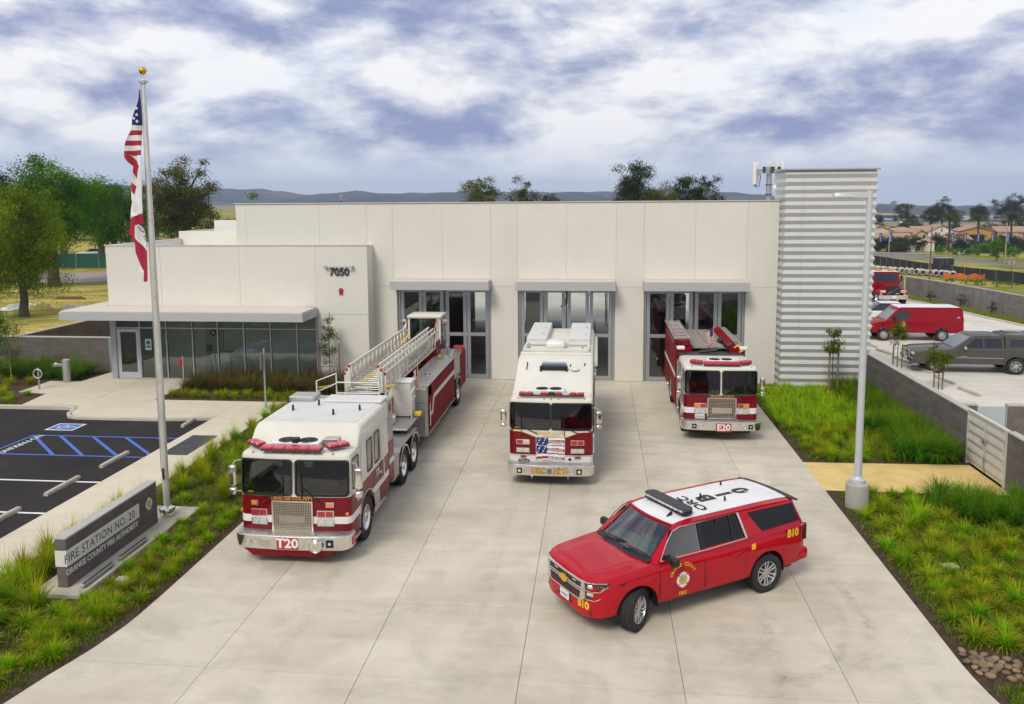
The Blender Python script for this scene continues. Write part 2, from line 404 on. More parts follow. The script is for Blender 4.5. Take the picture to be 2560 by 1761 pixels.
def sheet0(poly, z): return MB().add([(x, y, z) for x, y in poly], [tuple(range(len(poly)))])
def slab(poly, z0, z1, ch=0.002):
 """paving slab with a small arris"""
 n = len(poly); cx = sum(p[0] for p in poly) / n; cyy = sum(p[1] for p in poly) / n
 def ins(p, d):
  v = Vector((cx - p[0], cyy - p[1])); return (p[0] + v.x / max(v.length, 1e-6) * d, p[1] + v.y / max(v.length, 1e-6) * d)
 q = [ins(p, ch * 1.4) for p in poly]
 return MB().loft([[(*p, z0) for p in poly], [(*p, z1 - ch) for p in poly], [(*p, z1) for p in q]])
def shrink(poly, g):
 n = len(poly); out = []
 for i in range(n):
  a, b, c = Vector(poly[i - 1]), Vector(poly[i]), Vector(poly[(i + 1) % n])
  d1, d2 = (b - a).normalized(), (c - b).normalized(); n1, n2 = Vector((-d1.y, d1.x)), Vector((-d2.y, d2.x))
  k = 1 + n1.dot(n2); o = b + (n1 + n2) * (g / max(k, 0.3)); out.append((o.x, o.y))
 return out
def ccw(poly):
 a = sum(poly[i - 1][0] * poly[i][1] - poly[i][0] * poly[i - 1][1] for i in range(len(poly))); return poly if a > 0 else poly[::-1]

# apron of poured concrete panels
APX = [-9.2, -6.97, -4.15, -1.32, 1.51, 4.34, 6.53]
APY = [8.1, 10.79, 13.48, 16.17, 18.86, 21.55, 24.24, 26.93, 29.62, 32.31, 35.0, 38.25]
def apL(y): # left edge with the flare towards the street
 pts = [(8.0, -12.4), (10.0, -10.7), (11.2, -10.1), (12.19, -9.83), (12.96, -9.66), (13.84, -9.40), (14.93, -9.23), (16.3, -9.2), (40, -9.2)]
 for (a, xa), (b, xb) in zip(pts, pts[1:]):
  if y <= b: return xa + (xb - xa) * (y - a) / (b - a)
 return -9.2
def apR(y):
 pts = [(8.0, 9.6), (10.0, 8.0), (11.6, 7.2), (12.7, 6.85), (13.7, 6.63), (14.6, 6.54), (40, 6.53)]
 for (a, xa), (b, xb) in zip(pts, pts[1:]):
  if y <= b: return xa + (xb - xa) * (y - a) / (b - a)
 return 6.53
base = [(apL(y), y) for y in [8.1 + 0.5 * k for k in range(61)]] + [(apR(y), y) for y in [8.1 + 0.5 * k for k in range(60, -1, -1)]]
apron = struct('apron', MB().add([(x, y, -0.12) for x, y in base], [tuple(range(len(base)))]), M_GAP)
for j in range(len(APY) - 1):
 for i in range(6):
  y0, y1 = APY[j], APY[j + 1]; x0, x1 = APX[i], APX[i + 1]
  steps = 6 if y0 < 16 else 1
  left = [(apL(y0 + (y1 - y0) * k / steps) if i == 0 else x0, y0 + (y1 - y0) * k / steps) for k in range(steps + 1)]
  right = [(apR(y0 + (y1 - y0) * k / steps) if i == 5 else x1, y0 + (y1 - y0) * k / steps) for k in range(steps + 1)]
  if i != 0: left = [left[0], left[-1]]
  if i != 5: right = [right[0], right[-1]]
  poly = shrink(ccw(right + left[::-1]), 0.0045)
  part('concrete_panel', slab(poly, -0.11, rnd.uniform(-0.0012, 0.0012)), M_APRON, apron, smooth=0)

# tyre scuffs on the apron
def scuff():
 t = NT('tyre_scuff'); p = t.pos()
 n = t.noise(3.0, 5, 0.7, p, 1.0); st = t.noise(28, 3, 0.6, p)
 uv = t.attr('edge', 'Fac')
 a = t.math('MULTIPLY', t.rng(n, 0.40, 0.75, 0.0, 0.17), uv); a = t.math('MULTIPLY', a, t.rng(st, 0.4, 0.62, 0.25, 1.0))
 t.set(color=(0.05, 0.045, 0.04, 1), rough=0.9, alpha=a); return t.m
M_SCUFF = scuff()
def arc_mark(cx, cyy, r, a0, a1, w, z=0.005, n=40):
 mb = MB(); vs = []; e = []
 for k in range(n + 1):
  a = a0 + (a1 - a0) * k / n; f = min(1.0, 4 * min(k, n - k) / n)
  for q, s in ((-1, 0), (-0.5, 1), (0.5, 1), (1, 0)):
   rr = r + q * w / 2; vs.append((cx + rr * math.cos(a), cyy + rr * math.sin(a), z)); e.append(s * f)
 fs = [(k * 4 + i, k * 4 + i + 1, k * 4 + 5 + i, k * 4 + 4 + i) for k in range(n) for i in range(3)]
 mb.add(vs, fs); me = mb.mesh('tyre_mark', M_SCUFF, 0); at = me.attributes.new('edge', 'FLOAT', 'POINT'); at.data.foreach_set('value', e)
 return part('tyre_mark', me, None, apron)
for i, (cx, cyy, r, a0, a1) in enumerate([(1.6, 16.6, 3.3, -0.9, 0.5), (1.6, 16.6, 3.75, -0.8, 0.5), (1.2, 16.2, 2.2, -1.1, 0.1), (3.0, 15.6, 1.6, -1.9, 0.3), (3.4, 15.9, 1.75, -1.8, 0.2), (-6.5, 33.0, 4.0, 0.1, 0.9)]):
 arc_mark(cx, cyy, r, a0, a1, 0.24, 0.005 + 0.001 * i)
for i, x in enumerate((-7.9, -5.9, -2.3, -.35, 3.3, 5.25)): arc_mark(x + (300 if i % 2 else -300), 24 - i, 300, (PI if i % 2 else 0) - .042, (PI if i % 2 else 0) + .046, .42, 0.012 + .001 * i)

struct('street', sheet0([(-300, -14), (300, -14), (300, 7.6), (-300, 7.6)], -0.14), M_ROAD)
# ------------------------------------------------------------------ car park, walk, plaza
def az(x, y):
 u = min(max((-14.8 - x) / 12, 0), 1); v = min(max((y - 12) / 19, 0), 1)
 return -0.02 - 0.10 * max(v * v, u * 0.9)
def asph_sheet():
 mb = MB(); xs = [-60, -45, -35, -30, -27, -25, -23, -21, -19, -17, -15.5, -14.8]; ys = [2, 6, 9, 12, 15, 18, 21, 23, 25, 27, 29, 30.2, 31.4]
 vs = [(x, y, az(x, y)) for y in ys for x in xs]; n = len(xs)
 mb.add(vs, [(j * n + i, j * n + i + 1, (j + 1) * n + i + 1, (j + 1) * n + i) for j in range(len(ys) - 1) for i in range(n - 1)]); return mb
lot = struct('car_park', asph_sheet(), M_ASPH, smooth=30)
def stripe(p0, p1, w, m, name='painted_line', z=0.004):
 p0, p1 = Vector(p0), Vector(p1); d = (p1 - p0).normalized(); q = Vector((-d.y, d.x)) * w / 2
 n = max(1, int((p1 - p0).length / 0.6)); mb = MB(); vs = []
 for k in range(n + 1):
  c = p0 + (p1 - p0) * k / n
  for s in (-1, 1): pt = c + q * s; vs.append((pt.x, pt.y, az(pt.x, pt.y) + z))
 mb.add(vs, [(2 * k, 2 * k + 1, 2 * k + 3, 2 * k + 2) for k in range(n)])
 return part(name, mb, m, lot, smooth=0)
for y in (22.9, 20.35, 17.8, 15.2): stripe((-20.2, y), (-14.86, y), 0.10, M_PAINT_W)
for y in (27.7, 25.42): stripe((-20.4, y), (-14.86, y), 0.10, M_PAINT_B)
stripe((-20.42, 25.4), (-20.42, 27.72), 0.10, M_PAINT_B)
for x in (-20.4, -19.35, -18.1, -16.85, -15.6):
 k = min(1.0, (-14.88 - x) / 2.25); stripe((x, 27.66), (x + 2.25 * k, 27.66 - 2.2 * k), 0.12, M_PAINT_B, z=0.007)
# NO PARKING lettering in the access aisle, read from the drive lane
mb = MB(); text(mb, 'NO PARKING', frame((-20.08, 26.55, az(-20.1, 26.5) + 0.010), (0, -1, 0), (1, 0, 0)), 0.36, 0.0, 0.012)
part('painted_lettering', mb, M_PAINT_W, lot, 'white painted words on the blue hatched aisle', smooth=0)
# accessible parking symbol
def isa(cx, cyy):
 z = az(cx, cyy) + 0.005
 part('symbol_border', MB().prism([(cx - .56, cyy - .46), (cx + .56, cyy - .46), (cx + .56, cyy + .46), (cx - .56, cyy + .46)], z - .001, z, 'z'), M_PAINT_W, lot, smooth=0)
 part('symbol_field', MB().prism([(cx - .48, cyy - .38), (cx + .48, cyy - .38), (cx + .48, cyy + .38), (cx - .48, cyy + .38)], z + .003, z + .004, 'z'), M_PAINT_B, lot, smooth=0)
 m = MB(); M = frame((cx, cyy, z + 0.008), (0, -1, 0), (1, 0, 0))
 disc(m, circ(0.055, 12, -0.03, 0.31), M, 0.001)
 for a, b in (((-0.02, 0.24), (0.0, 0.02)), ((0.0, 0.02), (0.14, 0.02)), ((0.14, 0.02), (0.21, -0.2)), ((0.21, -0.2), (0.27, -0.19)), ((-0.01, 0.13), (0.13, 0.13))):
  a, b = Vector(a), Vector(b); d = (b - a).normalized(); q = Vector((-d.y, d.x)) * 0.03
  disc(m, [tuple(a - q), tuple(b - q), tuple(b + q), tuple(a + q)], M, 0.001)
 arc = [(-0.02 + 0.17 * math.cos(t), -0.1 + 0.17 * math.sin(t)) for t in [math.radians(120 + 13 * k) for k in range(17)]]
 for a, b in zip(arc, arc[1:]):
  a, b = Vector(a), Vector(b); d = (b - a).normalized(); q = Vector((-d.y, d.x)) * 0.025
  disc(m, [tuple(a - q), tuple(b - q), tuple(b + q), tuple(a + q)], M, 0.001)
 part('wheelchair_symbol', m, M_PAINT_W, lot, smooth=0)
isa(-19.97, 28.87)

# walk along the car park, plaza by the entrance: poured panels
walk = struct('walk', MB().box(-14.8, -12.85, 4, 33, -0.14, -0.03), M_GAP)
ys = [4, 7.2, 10.2, 13.2, 16.2, 19.2, 22.2, 25.2, 28.2, 30.9]
def walkR(y): return -12.85 if y > 23 else -12.85 - 0.36 * min(1.0, (23 - y) / 5)
for y0, y1 in zip(ys, ys[1:]):
 part('walk_panel', slab(shrink(ccw([(-14.8, y0), (walkR(y0), y0), (walkR(y1), y1), (-14.8, y1)]), 0.004), -0.12, 0.0), M_WALK, walk, smooth=0)
bulge = [(-20.2 + 0.75 * math.cos(a) - 0.05, 30.95 + 0.80 * math.sin(a)) for a in [math.radians(d) for d in (270, 250, 230, 210, 190, 175)]]
plaza_polys = [
 [(-14.8, 30.9), (-12.85, 30.9), (-12.85, 32.95), (-14.8, 32.95)],
 [(-17.0, 30.15), (-14.8, 30.45), (-14.8, 32.95), (-17.0, 32.95)],
 [(-18.7, 30.15), (-17.0, 30.15), (-17.0, 32.95), (-18.7, 32.95)],
 [(-20.25, 30.15), (-18.7, 30.15), (-18.7, 32.95), (-21.3, 32.95), (-21.3, 31.75)] + bulge[::-1],
 [(-21.3, 32.95), (-18.7, 32.95), (-18.7, 35.0), (-21.3, 35.0)],
 [(-21.3, 35.0), (-18.7, 35.0), (-18.7, 36.98), (-21.3, 36.98)],
 [(-23.8, 31.70), (-21.3, 31.75), (-21.3, 34.0), (-24.1, 33.7)],
 [(-25.57, 33.92), (-24.1, 33.7), (-21.3, 34.0), (-21.3, 36.2), (-25.62, 36.16)],
 [(-24.1, 36.2), (-21.3, 36.2), (-21.3, 36.98), (-23.05, 36.98), (-23.05, 38.5), (-23.88, 38.5)],
]
plaza = struct('plaza', MB().box(-22.5, -13.0, 31.8, 36.9, -0.15, -0.05), M_GAP)
for k, p in enumerate(plaza_polys):
 if k == 3: p = [(-20.25, 30.15), (-18.7, 30.15), (-18.7, 32.95), (-21.3, 32.95), (-21.3, 31.75), (-21.02, 31.1), (-20.9, 30.62), (-20.65, 30.32)]
 if k == 6: p = [(-23.8, 31.70), (-21.3, 31.75), (-21.3, 33.95), (-24.1, 33.68)]
 if k == 7: p = [(-25.57, 33.92), (-24.1, 33.7), (-21.3, 33.97), (-21.3, 36.16), (-25.62, 36.16)]
 if k == 4: p = [(-21.28, 32.97), (-18.7, 32.97), (-18.7, 35.0), (-21.28, 35.0)]
 part('plaza_panel', slab(shrink(ccw(p), 0.004), -0.14, 0.001), M_WALK, plaza, smooth=0)
# kerbs against the asphalt
def kerb(pts, name='kerb', z=0.004, w=0.15, dep=0.3, m=None, parent=None):
 ln = [Vector(p) for p in pts]; mb = MB(); rings = []
 for i, p in enumerate(ln):
  d = (ln[min(i + 1, len(ln) - 1)] - ln[max(i - 1, 0)]).normalized(); q = Vector((-d.y, d.x))
  a, b = p - q * w / 2, p + q * w / 2
  rings.append([(a.x, a.y, z - dep), (b.x, b.y, z - dep), (b.x, b.y, z - .015), (b.x - q.x * .02, b.y - q.y * .02, z), (a.x + q.x * .02, a.y + q.y * .02, z), (a.x, a.y, z - .015)])
 mb.loft(rings); return struct(name, mb, m or M_KERB, parent, smooth=40)
kerb([(-14.75, 30.36), (-17, 30.05), (-20.25, 30.06), (-20.72, 30.22), (-21.0, 30.6), (-21.12, 31.1), (-21.4, 31.5), (-21.9, 31.62), (-23.8, 31.6), (-30, 31.45), (-60, 31.2)])
# tactile paving
tp = struct('tactile_paving', MB().box(-14.42, -13.48, 25.55, 27.86, -0.06, 0.008, 0.004), mat('tactile_dark', (0.055, 0.055, 0.06), 0.75, var=0.15))
mb = MB()
for i in range(14):
 for j in range(36):
  x, y = -14.38 + i * 0.064 + 0.02, 25.59 + j * 0.063 + 0.02
  mb.add([(x - .014, y - .014, .008), (x + .014, y - .014, .008), (x + .014, y + .014, .008), (x - .014, y + .014, .008), (x - .008, y - .008, .014), (x + .008, y - .008, .014), (x + .008, y + .008, .014), (x - .008, y + .008, .014)],
               [(4, 5, 6, 7), (0, 1, 5, 4), (1, 2, 6, 5), (2, 3, 7, 6), (3, 0, 4, 7)])
o = part('domes', mb, MATS['tactile_dark'], tp, smooth=0, fix=False); o['kind'] = 'stuff'

# planting beds
def sheet(poly, z): return MB().add([(x, y, z) for x, y in poly], [tuple(range(len(poly)))])
lb = [(apL(y) - 0.005, y) for y in [9 + 0.5 * k for k in range(52)]]
struct('planting_bed', sheet(lb + [(-9.2, 37.9), (-18.65, 37.9), (-18.65, 32.99), (-12.83, 32.99)] + [(walkR(y), y) for y in (30.9, 23, 20, 18, 9)], -0.03), M_SOIL)
struct('planting_bed', sheet([(-60, 31.5), (-23.85, 31.7), (-24.13, 33.67), (-25.6, 33.9), (-25.65, 36.2), (-24.13, 36.3), (-23.92, 38.6), (-60, 38.6)], -0.02), M_SOIL)
rb = [(apR(y) + 0.005, y) for y in [23.88 - 0.5 * k for k in range(38)]]
struct('planting_bed', sheet([(11.62, 23.88)] + rb + [(14, 5), (14, 12), (11.62, 12)], -0.03), M_SOIL)
struct('planting_bed', sheet([(6.535, 38.2), (6.535, 26.5), (11.62, 26.62), (11.62, 38.2)], -0.03), M_SOIL)
struct('gravel_path', sheet([(6.535, 26.5), (6.535, 23.88), (11.62, 23.88), (11.62, 26.62)], -0.012), M_DG)
struct('path_edging', MB().box(6.54, 11.6, 23.83, 23.87, -0.2, 0.0), mat('edging', (0.09, 0.07, 0.05), 0.9))

# rear yard behind the block wall
yard = struct('yard', sheet([(11.82, 20), (30, 20), (30, 50), (28.2, 52), (26.8, 60.3), (25.7, 68.9), (25.1, 70.8), (22, 76), (-20, 82), (-20, 57.3), (12.1, 57.3), (12.1, 39.2), (11.82, 37.2)], -0.01), M_YARD)
def yline(p0, p1, w=0.1):
 a, b = Vector(p0), Vector(p1); d = (b - a).normalized(); q = Vector((-d.y, d.x)) * w / 2
 part('painted_line', MB().add([(*(a - q), -0.005), (*(b - q), -0.005), (*(b + q), -0.005), (*(a + q), -0.005)], [(0, 1, 2, 3)]), M_PAINT_W, yard, smooth=0)
for y in (48.2, 45.4, 42.9, 40.2, 37.8, 35.4): yline((15.4, y), (21.4, y - 0.3))
kerb([(30, 49), (28.3, 52), (26.85, 60.3), (25.7, 68.9), (25.1, 70.8), (22.5, 75.4)], z=0.12, w=0.16)
struct('planting_strip', sheet([(30.0, 49), (28.4, 52), (26.95, 60.3), (25.8, 68.9), (25.2, 70.8), (26.6, 74.9), (29, 60), (31, 49)], 0.02), mat('strip_soil', (0.10, 0.105, 0.03), 0.95, var=0.4, vscale=2))

# ------------------------------------------------------------------ fire station
def stucco(name, c, b=0.25):
 t = NT(name); p = t.pos()
 n = t.noise(0.6, 5, 0.6, p, 0.4); f = t.noise(55, 4, 0.7, p); st = t.noise(1.0, 5, 0.6, t.mapping(p, (3.0, 3.0, 0.25)))
 k = t.math('ADD', t.rng(n, 0.3, 0.7, 0.975, 1.02), t.rng(st, 0.35, 0.75, 0.008, -0.02))
 k = t.math('ADD', k, t.rng(f, 0.3, 0.7, -0.05, 0.05)); k = t.math('MULTIPLY', k, t.rng(t.objrand(), 0, 1, 0.985, 1.015))
 t.set(color=t.hsv((*c, 1), 0.5, 1.0, k), rough=0.9, spec=0.2); t.bump(f, b, 0.008); return t.m
M_STUC = stucco('cream_stucco', (0.67, 0.645, 0.575)); M_CANTOP = stucco('canopy_top', (0.60, 0.545, 0.46), 0.15)
M_FASC = mat('fascia_grey', (0.42, 0.42, 0.42), 0.55, 0.0, 0.04, 5, 0.15, 60)
M_REVEAL = mat('reveal', (0.44, 0.41, 0.35), 0.9)
M_ROOFW = mat('white_roof', (0.72, 0.71, 0.68), 0.7, var=0.05, vscale=0.5)
M_ALU = mat('aluminium', (0.40, 0.42, 0.44), 0.42, 0.55, 0.05); M_ALUL = mat('light_aluminium', (0.50, 0.53, 0.56), 0.38, 0.45, 0.05)
M_CAP = mat('coping', (0.55, 0.53, 0.48), 0.5, 0.1, 0.05)
M_BAYGL = glass('bay_glass', (0.86, 0.90, 0.88), 1.5, gain=1.1); M_STGL = glass('store_glass', (0.86, 0.91, 0.87), 1.5, gain=1.0)
M_INTF = concrete('bay_floor', (0.46, 0.45, 0.42), (0.36, 0.35, 0.33), 0.2, 0.3, 0.0, 0.02)
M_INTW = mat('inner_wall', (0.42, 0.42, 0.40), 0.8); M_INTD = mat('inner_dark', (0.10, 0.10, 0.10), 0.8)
st = thing('fire_station', 'long cream fire station with three glazed bays and a corrugated metal tower', 'building', (0, 38, 0))
def W(mb): # world to station frame
 mb.v = [(x, y - 38, z) for x, y, z in mb.v]; return mb
def sp(name, mb, m, parent=None, label=None, smooth=35.0, fix=True): return part(name, W(mb), m, parent or st, label, smooth, fix=fix)
# core mass behind the panels (walls are 0.25 thick so the bays stay open)
JX = [-17.0, -16.5, -12.94, -10.7, -9.46, -7.13, -4.87, -3.65, -1.41, 0.84, 2.10, 4.37, 6.65, 8.0]
DOORS = [(-9.3, -4.9), (-3.62, 0.80), (2.13, 6.60)]
ZT, ZH = 8.22, 4.36
core = MB()
core.box(-17.0, 8.0, 38.02, 38.3, ZH + 0.02, ZT)
for a, b in ((-17.0, -9.3), (-4.9, -3.62), (0.80, 2.13), (6.60, 8.0)): core.box(a, b, 38.02, 38.3, -0.1, ZH + 0.02)
sp('core_wall', core, M_REVEAL, smooth=0)
for a, b in zip(JX, JX[1:]):
 sp('wall_panel', MB().box(a + .0025, b - .0025, 37.985, 38.03, ZH + .004, ZT - .012, .006), M_STUC)
for a, b in ((-10.7, -9.32), (-4.88, -3.64), (0.82, 2.11), (6.62, 8.0), (-17.0, -12.94), (-12.94, -10.7)):
 sp('wall_panel', MB().box(a + .0025, b - .0025, 37.985, 38.03, 0.02, ZH - .004, .006), M_STUC)
for a, b in ((-10.7, -9.32), (-4.88, -3.64), (0.82, 2.11), (6.62, 8.0)): sp('plinth', MB().box(a + .01, b - .01, 37.99, 38.2, -0.1, .018), M_CGREY)
# rest of the bay block
sp('side_wall', MB().box(-17.0, -16.75, 38.302, 57, -.1, ZT - .02), M_STUC); sp('side_wall', MB().box(7.75, 8.0, 38.302, 57, -.1, ZT - .02), M_STUC)
rear = MB().box(-17, 8, 56.75, 57.0, 4.3, ZT - .03)
for a, b in ((-16.7, -9.3), (-4.9, -3.62), (0.80, 2.13), (6.60, 7.72)): rear.box(a, b, 56.76, 57.0, -.1, 4.3)
sp('rear_wall', rear, M_STUC)
sp('roof', MB().box(-16.74, 7.74, 38.31, 56.74, 7.5, 7.7), M_ROOFW)
sp('coping', MB().box(-17.06, 8.03, 37.94, 38.32, ZT - .01, ZT + .035, .008), M_CAP)
sp('bay_floor', MB().box(-16.7, 7.7, 38.3, 57.2, -.15, -0.005), M_INTF)
sp('bay_partition', MB().box(-10.0, -9.8, 38.31, 56.74, 0, 7.48), M_INTW)
sp('bay_inner_lining', MB().box(7.55, 7.74, 38.31, 56.74, 0, 7.48), M_INTW)
# folding bay doors: four leaves each, two panes to a leaf
leaf_w = {}
def bay_door(x0, x1, k):
 d = sp('bay_door', MB().box(x0, x0 + .10, 38.12, 38.30, 0, 4.34, .005).box(x1 - .10, x1, 38.12, 38.30, 0, 4.34, .005).box(x0 + .1, x1 - .1, 38.12, 38.30, 4.24, 4.34, .005), M_ALU)
 a, b = x0 + .105, x1 - .105; w = (b - a) / 4
 for i in range(4):
  l0, l1 = a + i * w + (.012 if i != 2 else .05), a + (i + 1) * w - (.012 if i != 1 else .05)
  fr = MB()
  fr.box(l0, l0 + .16, 38.17, 38.24, .02, 4.22, .004).box(l1 - .16, l1, 38.17, 38.24, .02, 4.22, .004)
  for z0, z1 in ((.02, .20), (2.02, 2.18), (4.08, 4.22)): fr.box(l0 + .16, l1 - .16, 38.172, 38.238, z0, z1, .004)
  lf = sp('door_leaf', fr, M_ALU, d)
  for z0, z1 in ((.20, 2.02), (2.18, 4.08)):
   sp('pane', MB().box(l0 + .15, l1 - .15, 38.20, 38.212, z0 - .01, z1 + .01), M_BAYGL, d)
  if i in (0, 2):
   for z in (0.3, 2.1, 4.0): sp('hinge', MB().box(l1 - .03, l1 + .055, 38.145, 38.17, z - .06, z + .06, .005), M_ALUL, d)
 sp('centre_seal', MB().box((a + b) / 2 - .035, (a + b) / 2 + .035, 38.19, 38.23, .02, 4.22), M_INTD, d)
 hd = MB()
 for s in (-1, 1): hd.box((a + b) / 2 + s * .13 - .015, (a + b) / 2 + s * .13 + .015, 38.13, 38.165, 1.0, 1.3, .005)
 sp('handle', hd, M_ALUL, d)
for k, (a, b) in enumerate(DOORS): bay_door(a, b, k)
# bay canopies
for x0, x1 in ((-9.42, -4.87), (-3.66, 0.82), (2.05, 6.64)):
 c = sp('bay_canopy', MB().box(x0, x1, 37.08, 37.98, 4.28, 4.655, .006), M_FASC)
 sp('canopy_top', MB().box(x0 + .03, x1 - .03, 37.11, 37.975, 4.656, 4.70, .008), M_CANTOP, c)
 sp('flashing', MB().box(x0 + .1, x1 - .1, 37.93, 37.978, 4.701, 4.74, .004), M_CAP, c)
 sp('fascia_joint', MB().box((x0 + x1) / 2 - .004, (x0 + x1) / 2 + .004, 37.074, 37.08, 4.29, 4.645), M_REVEAL, c)
# inside the bays: rear leaves folded back, hose drops, ducts
for x0, x1 in DOORS:
 for s, xx in ((1, x0 + .12), (-1, x1 - .12)):
  m = MB()
  for q in (0, 1): m.box(xx + s * (.02 + .1 * q) - .03, xx + s * (.02 + .1 * q) + .03, 55.5, 56.7, .02, 4.2, .01)
  sp('folded_leaf', m, M_ALU)
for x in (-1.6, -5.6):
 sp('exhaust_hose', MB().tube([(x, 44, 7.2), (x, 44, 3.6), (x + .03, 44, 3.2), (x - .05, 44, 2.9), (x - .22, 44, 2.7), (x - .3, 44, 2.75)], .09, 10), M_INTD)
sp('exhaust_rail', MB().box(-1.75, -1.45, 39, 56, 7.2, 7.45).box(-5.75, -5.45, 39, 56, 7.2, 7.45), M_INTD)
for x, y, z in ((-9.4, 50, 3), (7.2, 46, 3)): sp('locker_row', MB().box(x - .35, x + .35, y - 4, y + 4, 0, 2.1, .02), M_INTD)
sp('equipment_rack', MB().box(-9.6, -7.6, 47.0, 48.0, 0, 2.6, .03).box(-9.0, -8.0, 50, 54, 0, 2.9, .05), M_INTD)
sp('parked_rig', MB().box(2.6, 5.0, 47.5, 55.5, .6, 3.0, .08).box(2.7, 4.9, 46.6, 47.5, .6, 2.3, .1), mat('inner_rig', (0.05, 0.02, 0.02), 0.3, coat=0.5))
# ---- low wing with the entrance
LX = [-23.0, -20.32, -16.49, -12.86, -10.42]; LY, LZ = 37.0, 6.32
wing = MB().box(-23.0, -10.42, LY + .03, LY + .25, 3.06, LZ - .01).box(-12.86, -10.42, LY + .03, LY + .25, -.1, 3.06)
wing.box(-23.0, -22.75, LY + .25, 44, -.1, LZ - .01); wing.box(-10.65, -10.42, LY + .25, 38.0, -.1, LZ - .01)
sp('wing_wall', wing, M_STUC, smooth=0)
for a, b in zip(LX, LX[1:]):
 sp('wall_panel', MB().box(a + .0025, b - .0025, LY, LY + .032, 3.16, LZ - .012, .006), M_STUC)
sp('wall_panel', MB().box(-12.85, -10.427, LY, LY + .032, 0.0, 3.145, .006), M_STUC)
sp('wing_coping', MB().box(-23.05, -10.38, LY - .03, LY + .27, LZ - .01, LZ + .03, .006), M_CAP)
sp('wing_coping', MB().box(-23.05, -22.72, LY + .27, 44, LZ - .01, LZ + .03, .006), M_CAP)
sp('wing_roof', MB().box(-22.74, -10.7, LY + .26, 38.0, 5.9, 6.0).box(-22.74, -17.01, 38.0, 50, 5.9, 6.0), M_ROOFW)
sp('rear_parapet', MB().box(-22.9, -17.02, 43.8, 44.0, 5.5, 6.75, .01).box(-22.9, -22.7, 44.0, 56.0, 5.5, 6.74), M_STUC)
sp('rear_parapet', MB().box(-21.6, -17.02, 45.4, 45.6, 6.0, 7.3, .01), M_ROOFW)
# numbers, lamp bar and bell
mb = MB(); text(mb, '7050', frame((-11.73, LY - .05, 5.10), (1, 0, 0), (0, 0, 1)), 0.50, .0, .03, sx=.92); base2 = list(mb.f)
mb2 = MB(); text(mb2, '7050', frame((-11.73, LY - .012, 5.10), (1, 0, 0), (0, 0, 1)), 0.50, .0, .03, sx=.92)
nv = len(mb.v); full = MB(); full.add(mb.v, mb.f); full.add(mb2.v, mb2.f)
sp('house_number', full, mat('number_dark', (0.07, 0.065, 0.06), 0.5, 0.3), label='dark raised digits 7050', fix=False)
nb = sp('number_lamp', MB().box(-12.42, -11.05, LY - .22, LY - .15, 5.34, 5.39, .015), M_ALUL)
sp('lamp_arm', MB().box(-12.42, -12.30, LY - .21, LY, 5.33, 5.41, .01).box(-11.17, -11.05, LY - .21, LY, 5.33, 5.41, .01), M_ALUL, nb)
M_RED = mat('signal_red', (0.42, 0.015, 0.02), 0.35)
M = frame((-11.68, LY - .005, 4.28), (1, 0, 0), (0, 0, 1))
sp('alarm_bell', MB().lathe([(.10, 0), (.10, .05), (.07, .09), (.02, .1)], 18, M).box(-11.76, -11.60, LY - .07, LY, 4.08, 4.22, .01), M_RED)
# ---- storefront
MX = [-22.68, -21.5, -20.18, -18.9, -17.66, -16.38, -15.1, -13.82, -12.88]
SY = 36.98
sf = sp('storefront', MB().box(-22.95, -22.68, SY - .10, SY + .12, 0, 3.08, .006).box(-22.68, -12.87, SY - .06, SY + .06, 3.0, 3.08).box(-21.55, -12.87, SY - .06, SY + .06, 0, .06), M_ALU)
for x in MX: sp('mullion', MB().box(x - .03, x + .03, SY - .065, SY + .065, .06, 3.0, .004), M_ALU, sf)
sp('transom', MB().box(MX[0], MX[-1], SY - .055, SY + .055, 2.42, 2.48, .004), M_ALU, sf)
for i, (a, b) in enumerate(zip(MX, MX[1:])):
 sp('pane', MB().box(a + .03, b - .03, SY - .006, SY + .006, 2.48, 3.0), M_STGL, sf)
 if i: sp('pane', MB().box(a + .03, b - .03, SY - .006, SY + .006, .06, 2.42), M_STGL, sf)
dr = sp('entrance_door', MB().box(-22.64, -22.48, SY - .05, SY + .02, .02, 2.40, .005).box(-21.70, -21.54, SY - .05, SY + .02, .02, 2.40, .005).box(-22.48, -21.70, SY - .05, SY + .02, .02, .32, .005).box(-22.48, -21.70, SY - .05, SY + .02, 2.24, 2.40, .005), M_ALUL)
sp('pane', MB().box(-22.48, -21.70, SY - .02, SY - .008, .32, 2.24), M_STGL, dr)
sp('door_handle', MB().box(-21.66, -21.60, SY - .075, SY - .05, .95, 1.25, .005).tube([(-21.63, SY - .09, 1.05), (-21.72, SY - .10, 1.05)], .012, 8), M_ALUL, dr)
mb = MB().box(-21.28, -20.96, SY - .012, SY - .008, 1.38, 1.92); sp('door_notice', mb, mat('notice_pale', (0.42, 0.55, 0.52), 0.6), sf, 'pale notice stuck on the glass')
m = MB(); disc(m, circ(.10, 18), frame((-21.12, SY - .013, 1.74), (1, 0, 0), (0, 0, 1)), .002); m.box(-21.25, -20.99, SY - .015, SY - .0125, 1.50, 1.58)
sp('notice_print', m, mat('notice_teal', (0.03, 0.13, 0.17), 0.6), sf)
# entrance canopy
cn = sp('entrance_canopy', MB().box(-24.15, -12.80, 34.95, 36.98, 3.07, 3.44, .006).box(-24.15, -23.07, 36.98, 42.5, 3.07, 3.44, .006), M_FASC)
sp('canopy_top', MB().box(-24.10, -12.85, 35.0, 36.96, 3.441, 3.49, .008).box(-24.10, -23.1, 36.965, 42.4, 3.441, 3.49, .008), M_CANTOP, cn)
sp('canopy_flashing', MB().box(-13.3, -12.9, 36.75, 36.97, 3.491, 3.52, .004), M_ALUL, cn)
